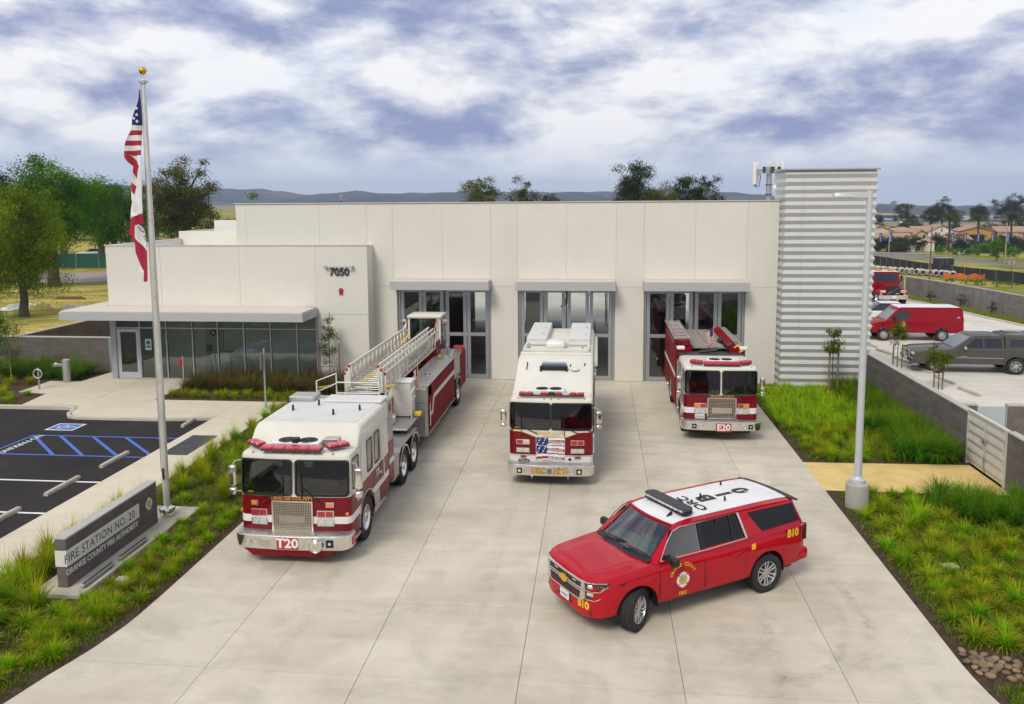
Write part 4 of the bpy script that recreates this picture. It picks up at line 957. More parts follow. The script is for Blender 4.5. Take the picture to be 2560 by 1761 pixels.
 for sd in (-1, 1):
  P('corner_lamp', MB().box(min(sd * 1.27, sd * 1.31), max(sd * 1.27, sd * 1.31), .30, .50, .42, .62, .015), M_LRED, b); c.mirror(sd)
  P('step', MB().box(min(sd * .95, sd * 1.27), max(sd * .95, sd * 1.27), .62, 1.08, .40, .46, .006), M_TREAD); P('step', MB().box(min(sd * .95, sd * 1.27), max(sd * .95, sd * 1.27), 2.35, 3.4, .40, .46, .006), M_TREAD)
  P('kick_plate', MB().box(min(sd * 1.20, sd * 1.246), max(sd * 1.20, sd * 1.246), 2.42, 2.95, .46, .86), M_TREAD)
  arc = [(sd * 1.25, 1.70 + .68 * math.cos(a), .55 + .68 * math.sin(a)) for a in [PI * k / 14 for k in range(15)]]
  m = MB()
  for p, q in zip(arc, arc[1:]): m.bar(p, q, .05, .03)
  P('wheel_arch', m, M_CHROME)
  wheel(r, sd * 1.10, 1.70, .54, .30, 'truck')
  for y in (5.75, 7.1): wheel(r, sd * 1.02, y, .54, .46, 'truck')
  # tandem fender
  pts = [(5.05, .85), (5.12, 1.08), (5.35, 1.20), (7.5, 1.20), (7.72, 1.08), (7.78, .80)]; m = MB()
  for (ya, za), (yb, zb) in zip(pts, pts[1:]): m.bar((sd * .93, ya, za), (sd * .93, yb, zb), .64, .02)
  P('fender', m, M_TREAD); m = MB()
  for yc in (5.75, 7.1):
   arc = [(sd * 1.255, yc + .60 * math.cos(a), .56 + .60 * math.sin(a)) for a in [PI * (.08 + .84 * k / 10) for k in range(11)]]
   for p, q in zip(arc, arc[1:]): m.bar(p, q, .03, .05)
  P('fender_trim', m, M_CHROME); P('fender_skirt', MB().box(min(sd * 1.20, sd * 1.245), max(sd * 1.20, sd * 1.245), 4.56, 5.1, .55, 1.18, .01), M_TREAD)
  P('running_board', MB().box(min(sd * .8, sd * 1.24), max(sd * .8, sd * 1.24), 4.4, 5.1, .50, .55), M_TREAD)
  P('mud_flap', MB().box(min(sd * .85, sd * 1.22), max(sd * .85, sd * 1.22), 2.36, 2.38, .30, .75), M_BLACK)
 for x in (1.243, -1.243):
  for y in (1.30, 2.42, 3.12): P('door_gap', MB().box(min(x, x + .002), max(x, x + .002), y - .006, y + .006, .55 if y > 2 else 1.2, 2.48), M_BLACK)
  for y, z in ((1.22, 1.30), (3.05, 1.25)): P('door_handle', MB().box(min(x, x * 1.02), max(x, x * 1.02), y - .03, y + .12, z - .04, z + .04, .01), M_CHROME)
  P('grab_rail', MB().tube([(x * 1.03, 3.22, 1.0), (x * 1.04, 3.22, 1.05), (x * 1.04, 3.22, 2.1), (x * 1.03, 3.22, 2.15)], .014, 8), M_CHROME)
 t = MB(); M = frame((1.247, 2.80, 1.33), (0, 1, 0), (0, 0, 1)); text(t, 'T20', M, .26, 0, .02, sx=.9); text(t, 'ORC', frame((1.247, 2.78, 1.53), (0, 1, 0), (0, 0, 1)), .10, 0, .01); P('side_lettering', t, M_STRIPE, smooth=0)
 t = MB(); disc(t, circ(.085, 8), frame((1.245, 1.02, 1.30), (0, 1, 0), (0, 0, 1)), .004); P('door_emblem', t, M_STRIPE); t = MB(); disc(t, circ(.045, 12), frame((1.25, 1.02, 1.30), (0, 1, 0), (0, 0, 1)), .003); P('door_emblem_centre', t, M_GOLD)
 c.ac(-.06, .72, 2.525, 1.08, .42, .17); P('ac_duct', MB().box(.50, .82, .95, 1.25, 2.6, 2.72, .01), M_SATIN)
 light_bar(r, -.74, .60, .52, 2.56, M_BARR, .24, .10, 5); light_bar(r, -1.19, -.74, .80, 2.58, M_BARR, .22, .10, 2, -.7); light_bar(r, .62, 1.12, .80, 2.58, M_BARR, .22, .10, 2, .7)
 P('traffic_emitter', MB().box(-.14, .02, .72, .86, 2.66, 2.80, .02), M_BLACK)
 for x in (-.95, -.32, -.05, .22, .85): P('clearance_lamp', MB().lathe([(.03, 0), (.025, .03), (.005, .04)], 10, Matrix.Translation((x, .47 + .06 * abs(x), 2.49))), M_LAMB)
 for x in (-.40, .27): P('cab_fan', MB().lathe([(.10, 0), (.11, .02), (.10, .05), (.02, .06)], 16, frame((x, .62, 2.24), (1, 0, 0), (0, 0, 1))), M_SATIN)
 c.wiper(-.70, 1.34, math.radians(42), .60); c.wiper(.62, 1.34, math.radians(138), .60)
 P('chassis', MB().box(-.45, .45, .6, 8.2, .55, .85, .02).box(-.5, .5, 4.6, 7.8, .85, 1.0), M_DARK)
 # ---------------- trailer
 P('gooseneck', MB().prism([(5.4, 1.18), (8.4, 1.22), (8.9, .55), (16.8, .55), (16.8, 1.3), (8.0, 1.42), (5.4, 1.34)], -.55, .55, 'x'), M_FRED2)
 P('turntable', MB().lathe([(.75, 1.42), (.75, 1.58), (.62, 1.62), (.6, 1.75)], 28, Matrix.Translation((-.1, 7.3, 0))), M_FWHT)
 P('front_deck', MB().box(-1.15, 1.15, 6.6, 8.9, 1.345, 1.40, .01), M_TREAD)
 P('ladder_cradle_box', MB().box(-.75, .35, 6.45, 7.0, 1.80, 2.12, .02), M_SATIN)
 P('control_cabinet', MB().box(.42, .98, 8.0, 8.6, 1.41, 2.52, .03), M_FWHT); P('cabinet_lid', MB().box(.40, 1.0, 7.98, 8.62, 2.522, 2.57, .01), M_STRIPE)
 P('cabinet_rail', MB().tube([(1.02, 7.85, 1.4), (1.02, 7.85, 2.25), (1.06, 8.05, 2.36), (1.06, 8.25, 2.36)], .018, 8).tube([(1.02, 7.85, 2.0), (1.06, 8.1, 2.05), (1.06, 8.3, 2.05)], .015, 8), M_STRIPE)
 P('foot_pedal', MB().box(1.05, 1.25, 8.05, 8.3, 1.42, 1.55, .02), M_YEL)
 # handrail on the front platform
 hr = MB()
 for z in (2.55, 2.88): hr.tube([(-.80, 6.35, z), (.44, 6.35, z)], .022, 8)
 hr.tube([(-.80, 6.35, 1.4), (-.80, 6.35, 3.15)], .022, 8).tube([(.44, 6.35, 1.4), (.44, 6.35, 2.88)], .022, 8)
 hr.tube([(-.80, 6.35, 3.15), (-1.18, 5.75, 3.05), (-1.18, 5.75, 1.4)], .022, 8).tube([(-.80, 6.35, 2.85), (-1.18, 5.75, 2.72)], .022, 8)
 P('handrail', hr, M_STRIPE); P('yellow_strap', MB().bar((-1.14, 5.8, 2.84), (-.9, 6.2, 2.80), .02, .06).bar((.52, 6.6, 2.72), (.78, 6.7, 2.76), .03, .05), M_YEL)
 # locker body, each door its own panel
 for sd in (-1, 1):
  xa, xb = (1.23, 1.25) if sd > 0 else (-1.25, -1.23)
  x0, x1 = (.45, 1.23) if sd > 0 else (-1.23, -.45)
  P('locker_body', MB().box(x0, x1, 9.4, 14.5, .52, 2.10, .01), M_FRED2); P('locker_top', MB().box(x0, x1 + (.02 if sd > 0 else 0), 9.35, 16.4, 2.102, 2.14, .006), M_TREAD)
  P('front_locker', MB().box(x0, x1, 8.92, 9.39, .50, 1.62, .01), M_TREAD); P('top_locker', MB().box(x0, x1, 8.95, 9.9, 1.63, 2.10, .012), M_TREAD)
  ys = [9.45, 9.95, 10.9, 11.85, 12.8, 13.65, 14.48]
  for a, b in zip(ys, ys[1:]):
   d = P('locker_door', MB().box(xa, xb, a + .012, b - .012, .60, 1.72 if a < 9.6 else 2.06, .004), M_FRED2)
  P('side_stripe', MB().box(min(xb, xb + sd * .004) if sd > 0 else xa - .004, max(xb, xb + .004) if sd > 0 else xa, 10.30, 14.45, 1.50, 1.66), M_STRIPE)
  xx = 1.2515 if sd > 0 else -1.2515
  m = MB().prism([(9.5, 1.02), (10.05, 1.02), (10.35, 1.50), (10.18, 1.66), (9.95, 1.16), (9.5, 1.16)], xx, xx + sd * .0025, 'x'); P('side_stripe', m, M_STRIPE)
  P('side_step', MB().box(min(sd * 1.0, sd * 1.27), max(sd * 1.0, sd * 1.27), 9.0, 14.5, .47, .51), M_TREAD); P('grab_rail', MB().tube([(sd * 1.27, 9.45, .75), (sd * 1.28, 9.45, .8), (sd * 1.28, 9.45, 1.5), (sd * 1.27, 9.45, 1.55)], .02, 8), M_CHROME)
  wheel(r, sd * 1.03, 15.33, .54, .46, 'truck')
  m = MB(); arc = [(sd * 1.25, 15.33 + .64 * math.cos(a), .56 + .64 * math.sin(a)) for a in [PI * k / 12 for k in range(13)]]
  for p, q in zip(arc, arc[1:]): m.bar(p, q, .06, .03)
  P('fender_trim', m, M_CHROME); P('rear_fender', MB().box(min(sd * .5, sd * 1.24), max(sd * .5, sd * 1.24), 14.52, 16.2, 1.22, 1.28), M_TREAD)
  P('rear_locker', MB().box(min(sd * .5, sd * 1.22), max(sd * .5, sd * 1.22), 14.52, 16.4, 1.29, 2.10, .02), M_TREAD); P('rear_body', MB().box(min(sd * .4, sd * 1.24), max(sd * .4, sd * 1.24), 16.05, 17.4, .55, 1.95, .02), M_FRED2)
 P('spot_lamp', MB().box(.98, 1.14, 10.2, 10.28, 2.26, 2.42, .02).tube([(1.06, 10.3, 2.14), (1.06, 10.3, 2.3)], .015, 6), M_CHROME)
 P('spot_lamp', MB().box(.85, 1.0, 14.9, 14.98, 2.44, 2.6, .02).tube([(.92, 14.98, 2.14), (.92, 14.98, 2.5)], .015, 6), M_CHROME); P('hose_rack', MB().tube([(1.15, 14.3, 2.2), (1.2, 14.6, 2.42), (1.22, 15.0, 2.35), (1.2, 15.3, 2.2)], .03, 8).box(.95, 1.05, 14.2, 14.3, 2.15, 2.25), M_SATIN); P('flare_box', MB().box(.70, .80, 14.1, 14.25, 2.15, 2.27, .01), M_YEL); P('red_toolbox', MB().box(1.0, 1.45, 15.8, 16.1, 2.25, 2.36, .02), M_LRED)
 # ---------------- aerial ladder: nested sections
 zr = 3.32
 for k, (xo, zt, ya, yb) in enumerate(((.58, 3.10, 6.7, 15.2), (.50, 3.24, 6.6, 14.6), (.42, 3.36, 6.55, 14.2))):
  for sd in (-1, 1):
   x = -.06 + sd * xo; zb = zt - .62 + k * .03
   o = P('ladder_rail', MB().bar((x, ya, zt), (x, yb, zt), .055, .07, .01).bar((x, ya, zb), (x, yb, zb), .045, .06, .01), M_FWHT)
   n = 15; m = MB()
   for i in range(n):
    y0 = ya + .1 + (yb - ya - .2) * i / n; y1 = ya + .1 + (yb - ya - .2) * (i + 1) / n; ym = (y0 + y1) / 2
    m.bar((x, y0, zb), (x, ym, zt), .035, .035); m.bar((x, ym, zt), (x, y1, zb), .035, .035)
   P('lattice', m, M_FWHT, o)
   P('end_post', MB().bar((x, ya + .02, zb - .1), (x, ya + .02, zt + .03), .06, .05), M_FWHT, o); P('tip_lamp', MB().box(x - .035, x + .035, ya - .015, ya + .01, zt - .06, zt + .03, .008), M_LRED, o)
  zz = zt - .62 + k * .03
  for i in range(24):
   y = ya + .15 + (yb - ya - .3) * i / 24; o = P('rung', MB().tube([(-.06 - xo, y, zz), (-.06 + xo, y, zz)], .022, 6), M_FWHT)
   if k == 2 and i % 2: P('rung_grip', MB().tube([(-.26, y, zz), (-.06, y, zz)], .026, 6), M_YEL, o)
 P('ladder_sign', MB().box(.535, .56, 9.4, 13.4, 2.66, 3.06), M_FWHT); t = MB(); text(t, 'ORANGE COUNTY', frame((.562, 11.3, 2.88), (0, 1, 0), (0, 0, 1)), .38, 0, .005); P('ladder_lettering', t, mat('sign_brown', (0.16, 0.06, 0.03), .5), smooth=0)
 P('ladder_handle', MB().tube([(.52, 14.2, 3.1), (.52, 15.1, 3.55), (.52, 15.15, 2.7)], .03, 8).tube([(-.64, 14.2, 3.1), (-.64, 14.9, 3.4), (-.64, 15, 2.7)], .03, 8), M_FWHT); P('red_strip', MB().bar((.52, 14.3, 3.2), (.52, 15.0, 3.55), .03, .03), M_LRED)
 P('yellow_roller', MB().tube([(-.3, 12.4, 2.98), (-.1, 13.0, 3.3)], .03, 8), M_YEL)
 P('lift_cylinder', MB().tube([(.35, 6.9, 1.8), (.35, 9.5, 2.5)], .09, 12).lathe([(.14, -.1), (.14, .1)], 16, Matrix.Translation((.38, 6.75, 1.95)) @ Matrix.Rotation(PI / 2, 4, 'Y')), M_FWHT)
 P('ladder_heel', MB().box(-.7, .55, 14.6, 15.6, 1.9, 2.7, .05), M_FRED)
 # tiller cab
 tx0, tx1, ty0, ty1 = -.88, .42, 16.35, 17.55
 P('tiller_base', MB().box(tx0, tx1, ty0, ty1, 1.5, 2.35, .03), M_FRED)
 m = MB()
 for x in (tx0, tx1 - .08):
  for y in (ty0, ty1 - .08): m.box(x, x + .08, y, y + .08, 2.35, 3.42)
 P('tiller_posts', m, M_FWHT); P('tiller_roof', MB().box(tx0 - .03, tx1 + .03, ty0 - .06, ty1 + .02, 3.42, 3.54, .04, seg=2), M_FWHT)
 P('tiller_windshield', MB().box(tx0 + .08, tx1 - .08, ty0 + .02, ty0 + .03, 2.36, 3.42), M_GLV);
 for x in (tx0 + .02, tx1 - .03): P('tiller_side_window', MB().box(x, x + .01, ty0 + .08, ty1 - .08, 2.36, 3.42), M_GLV)
 P('tiller_seat', MB().box(-.48, .02, 16.9, 17.3, 2.3, 2.55, .05).box(-.45, 0, 17.25, 17.38, 2.5, 3.1, .04), M_SEAT)
 for x in (tx0 - .16, tx1 + .16): P('tiller_mirror', MB().lathe([(.01, -.06), (.12, -.04), (.13, 0), (.11, .03), (.01, .04)], 20, frame((x, ty0 + .05, 3.25), (1, 0, 0), (0, 0, 1))).tube([(x, ty0 + .08, 3.2), (x, ty0 + .08, 2.6)], .015, 6), M_CHROME)
 P('tiller_lamp', MB().box(.05, .40, 16.0, 16.2, 2.36, 2.5, .04), M_STRIPE)
 small_flag(r, 1.05, 8.75, 1.95, 1.05, .12, -1)
build_t20()

# ------------------------------------------------------------------ HM4: hazardous materials truck
hm4 = thing('hazmat_truck', 'white roofed red truck lettered HM4 with a stars and stripes grille', 'fire truck', (-1.33, 23.42, 0))
def build_hm4():
 r = hm4; P = lambda n, mb, m, par=None, label=None, smooth=35.0: part(n, mb, m, par or r, label, smooth)
 c = Cab(r, 1.23, .34, 3.0, .48, 1.60, 2.54, .16)
 c.build(M_FRED, M_FWHT, [(-1.19, -.022, 1.64, 2.40), (.022, 1.19, 1.64, 2.40)], [(.55, 1.15, 1.70, 2.36)], [(.66, .83, .004)], (1.75, .62, .54))
 for z in (.855, .63): P('pinstripe', MB().loft(c.rings([(z - .012, .005, 0), (z + .012, .005, 0)])), M_STRIPE)
 # white nose panel sweeping down to the grille
 pts = []
 for k in range(13): u = k / 12; pts.append((1.20 - .75 * u, 1.585 - .17 * max(0, (u - .45) / .55) ** 1.6 - .01 * u))
 poly = [(-1.20, 1.60), (1.20, 1.60)]
 m = MB(); n = 24
 for k in range(n + 1):
  x = -1.2 + 2.4 * k / n; a = abs(x); zz = 1.575 - .16 * (1 - min(1, max(0, (a - .46) / .5))) ** 1.5; m.v += [(x, -.004, zz), (x, -.004, 1.61)]
 m.f = [(2 * k, 2 * k + 2, 2 * k + 3, 2 * k + 1) for k in range(n)]; m.mi = [0] * n; P('nose_panel', c.front(m, 0), M_FWHT)
 gl = MB()
 for k in range(n):
  x = -1.2 + 2.4 * k / n; q = lambda x: 1.575 - .16 * (1 - min(1, max(0, (abs(x) - .46) / .5))) ** 1.5
  gl.bar((x, -.006, q(x) - .008), (x + .1, -.006, q(x + .1) - .008), .006, .016)
 P('gold_line', c.front(gl, 0), M_GOLD)
 t = MB(); text(t, 'RANGE COUNT', frame((0.01, 0, 1.525), (1, 0, 0), (0, 0, 1)), .105, 0, .008, sx=.95); text(t, 'O', frame((-.385, 0, 1.515), (1, 0, 0), (0, 0, 1)), .16, 0, .008); text(t, 'Y', frame((.385, 0, 1.515), (1, 0, 0), (0, 0, 1)), .16, 0, .008); text(t, 'FIRE AUTHORITY', frame((.02, 0, 1.452), (1, 0, 0), (0, 0, 1)), .065, 0, .004)
 P('front_lettering', c.front(t, .012), M_GOLD, smooth=0)
 # grille with flag panels
 o = P('grille', c.fbox(-.44, .42, .66, 1.41, .012, .004), M_CHROME)
 def flagcol(u, v, row):
  vv = v + .10 * math.sin(u * 5.5 + .5 + row); st = int((vv * 3 + 10) // 1) % 2
  if u < .42 - .10 * row * .5 and not (row == 2):
   return 2 if ((math.floor(u * 26) + 2 * math.floor(v * 7)) % 5 or math.floor(v * 7) % 2) else 1
  if .42 < u < .95 and .38 + .1 * math.sin(u * 6) < v < .72 + .1 * math.sin(u * 6): return 3
  return 0 if st else 1
 for row in range(3):
  z1 = 1.395 - row * .245; z0 = z1 - (.225 if row < 2 else .215); m = MB(); nx, nz = 40, 12
  for j in range(nz + 1):
   for i in range(nx + 1): m.v.append((-.42 + .82 * i / nx, -.018 - .012 * math.sin(PI * j / nz), z0 + (z1 - z0) * j / nz))
  for j in range(nz):
   for i in range(nx): m.f.append((j * (nx + 1) + i, j * (nx + 1) + i + 1, (j + 1) * (nx + 1) + i + 1, (j + 1) * (nx + 1) + i)); m.mi.append(flagcol((i + .5) / nx, (j + .5) / nz, row))
  P('flag_panel', c.front(m, 0), [M_FLAGR, M_FLAGW, M_FLAGB, M_TREAD], o)
 for x0, x1, a in ((-1.02, -.62, [M_LRED, M_LCLR]), (.58, .98, [M_LRED, M_LRED])): c.lamp(x0, x1, 1.17, 1.33, a, 'warning_lamp'); c.lamp(x0, x1, .93, 1.075, [M_LCLR, M_LCLR], 'headlight')
 for x0 in (-.91, .69): c.lamp(x0, x0 + .2, .76, .875, [mat('amber_dark', (.18, .07, .01), .25)], 'indicator')
 m = MB(); disc(m, [(.17 * math.cos(a), .04 * math.sin(a)) for a in [2 * PI * k / 20 for k in range(20)]], frame((0, 0, 0), (1, 0, 0), (0, 0, 1)), .012); m.v = [(x - .79, y, z + .70) for x, y, z in m.v]; bd = P('badge', c.front(m, .012), M_BLACK)
 t = MB(); text(t, 'Pierce', frame((-.79, 0, .70), (1, 0, 0), (0, 0, 1)), .09, 0, .0, shear=.3); P('badge_script', c.front(t, .026), M_CHROME, bd, smooth=0)
 m = MB(); disc(m, circ(.045, 14), frame((.56, c.yf(.56) - .006, .75), (1, 0, 0), (0, 0, 1)), .006); P('round_badge', m, M_BLACK)
 t = MB(); text(t, '5327', frame((-1.0, 0, 1.68), (1, 0, 0), (0, 0, 1)), .06, 0, .01); P('unit_lettering', c.front(t, .006), M_GOLD, smooth=0)
 b = c.bumper(1.275, 0.0, .62, .34, .64); f = c.bc
 t = MB(); text(t, 'ORC', frame((-.34, 0, .49), (1, 0, 0), (0, 0, 1)), .21, 0, .022, sx=.95); text(t, 'HM4', frame((.30, 0, .49), (1, 0, 0), (0, 0, 1)), .21, 0, .022, sx=.95); P('bumper_lettering', f.front(t, .011), M_GOLD, b, smooth=0); t = MB(); text(t, 'ORC', frame((-.34, 0, .49), (1, 0, 0), (0, 0, 1)), .21, 0, .075, sx=.95); text(t, 'HM4', frame((.30, 0, .49), (1, 0, 0), (0, 0, 1)), .21, 0, .075, sx=.95); P('lettering_outline', f.front(t, .006), M_DARK, b, smooth=0)
 P('siren_speaker', f.front(MB().box(-.09, .04, -.02, .03, .42, .56, .01), 0), M_DARK, b); P('speaker_ring', MB().lathe([(.05, 0), (.05, .012), (.03, .012), (.03, .002)], 16, frame((-.025, f.yf(0) - .02, .49), (1, 0, 0), (0, 0, 1)), cap=False), M_SATIN, b)
 for x in (-.90, .84): P('light_pod', f.front(MB().box(x - .08, x + .08, -.018, .03, .40, .56, .008), 0), M_BLACK, b); P('pod_lens', MB().lathe([(.05, 0), (.045, .02), (.01, .03)], 16, frame((x, f.yf(x) - .015, .48), (1, 0, 0), (0, 0, 1))), M_LCLR, b)
 for x in (-.67, .62): P('air_horn', MB().lathe([(.075, 0), (.07, .012), (.045, -.05), (.015, -.08)], 16, frame((x, f.yf(x) - .004, .49), (1, 0, 0), (0, 0, 1)), cap=False), M_SATIN, b)
 for x in (-.53, .52): P('tow_eye', MB().tube([(x, .2, .34), (x, .1, .28), (x, .02, .27), (x, 0, .34)], .014, 6), M_SATIN, b)
 for sd in (-1, 1):
  c.mirror(sd, 2.0, .36); wheel(r, sd * 1.09, 1.75, .54, .30, 'truck'); wheel(r, sd * 1.02, 6.9, .54, .46, 'truck')
  m = MB(); arc = [(sd * 1.24, 1.75 + .64 * math.cos(a), .55 + .64 * math.sin(a)) for a in [PI * k / 12 for k in range(13)]]
  for p, q in zip(arc, arc[1:]): m.bar(p, q, .05, .03)
  P('wheel_arch', m, M_CHROME)
  P('body_side', boolean(MB().box(min(sd * 1.1, sd * 1.25), max(sd * 1.1, sd * 1.25), 3.05, 9.3, .5, 2.2).mesh('body_side', M_FRED), [MB().lathe([(.62, -2), (.62, 2)], 28, Matrix.Translation((0, 6.9, .54)) @ Matrix.Rotation(PI / 2, 4, 'Y'))]), None)
  for a, bb in ((3.15, 4.2), (4.25, 5.2), (5.25, 6.2), (7.6, 8.4), (8.45, 9.2)): P('locker_door', MB().box(min(sd * 1.25, sd * 1.265), max(sd * 1.25, sd * 1.265), a, bb, .65, 2.1, .004), M_SATIN)
 c.ac(-.1, .95, 2.545, .95, .42, .13)
 light_bar(r, -.95, .97, .58, 2.58, [M_LRED, M_LRED, M_LCLR, M_LRED, M_BLACK, M_LRED, M_LCLR, M_LRED, M_LRED], .16, .11, 9)
 for x in (-.97, -.2, .0, .22, .98): P('clearance_lamp', MB().lathe([(.03, 0), (.025, .03), (.005, .04)], 10, Matrix.Translation((x, .47 + .06 * abs(x), 2.50))), M_LAMB)
 # rising roof and body
 hw = 1.22; prof = [(1.25, 2.50), (1.5, 2.60), (3.1, 3.20), (3.3, 3.26), (9.25, 3.26), (9.25, 2.2), (3.02, 2.2), (3.02, 2.50)]
 rings = []
 for x, dz in ((-hw, -.09), (-hw + .03, -.035), (-hw + .09, 0), (hw - .09, 0), (hw - .03, -.035), (hw, -.09)): rings.append([(x, y, z + (dz if z > 2.55 else 0)) for y, z in prof])
 P('body_roof', MB().loft(rings), M_FWHT); P('roof_lip', MB().tube([(-1.16, 3.55, 3.29), (1.16, 3.55, 3.29)], .06, 10), M_FWHT)
 P('body_core', MB().box(-1.08, 1.08, 3.05, 9.2, .6, 2.2), M_DARK)
 for x0, x1 in ((-1.13, -.42), (.35, 1.10)):
  o = P('roof_box', MB().box(x0, x1, 5.4, 9.1, 3.27, 3.52, .02), M_FWHT2);
  for y in (6.2, 7.8): P('box_latch', MB().box(x1 - .2, x1 - .12, y, y + .1, 3.521, 3.54), M_SATIN, o)
 rk = MB()
 for a, bb in (((-1.08, 3.9), (1.05, 3.9)), ((-1.08, 5.2), (1.05, 5.2)), ((-1.08, 3.94), (-1.08, 5.16)), ((1.05, 3.94), (1.05, 5.16))): rk.bar((*a, 3.36), (*bb, 3.36), .08, .10, .01)
 P('roof_rack', rk, M_FWHT); P('rack_liner', MB().box(-1.0, 1.0, 3.98, 5.1, 3.262, 3.27), M_FWHT2)
 P('roof_vent', MB().box(-.38, .26, 4.35, 5.05, 3.30, 3.56, .10, seg=3), M_STRIPE); P('vent_base', MB().box(-.32, .20, 4.4, 5.0, 3.262, 3.32), M_DARK)
 h = P('roof_hatch', MB().box(-.42, .38, 2.45, 2.95, 3.06, 3.16, .05, seg=2), mat('hatch_blue', (0.04, 0.065, 0.10), .15, coat=.5)); P('hatch_frame', MB().box(-.46, -.40, 2.40, 2.5, 2.90, 3.1).box(.36, .42, 2.40, 2.5, 2.9, 3.1).box(-.44, .40, 2.42, 3.0, 2.98, 3.07, .01), M_BLACK, h)
 for x, y, z in ((-.88, 2.5, 2.97), (-.88, 2.65, 3.03), (-.88, 2.8, 3.08), (.5, 2.7, 3.04), (.95, 2.75, 3.07), (-.95, 4.6, 3.26), (.85, 4.6, 3.26), (-.8, .85, 2.54)): P('antenna', MB().lathe([(.02, 0), (.018, .08), (.01, .09)], 8, Matrix.Translation((x, y, z))), M_BLACK)
 P('gps_dome', MB().lathe([(.14, 0), (.13, .04), (.09, .07), (.01, .08)], 18, Matrix.Translation((.66, 2.5, 2.99))), M_FWHT); P('awning', MB().tube([(1.28, 3.6, 2.95), (1.28, 8.8, 2.95)], .08, 10), M_FWHT)
 for y in (2.6, 3.2): P('scene_lamp', MB().box(1.22, 1.32, y, y + .3, 2.65, 2.85, .03), M_SATIN)
 c.wiper(-.40, 1.52, math.radians(158), .50); c.wiper(.85, 1.52, math.radians(158), .50)
 P('chassis', MB().box(-.45, .45, .6, 9.2, .5, .75), M_DARK)
build_hm4()

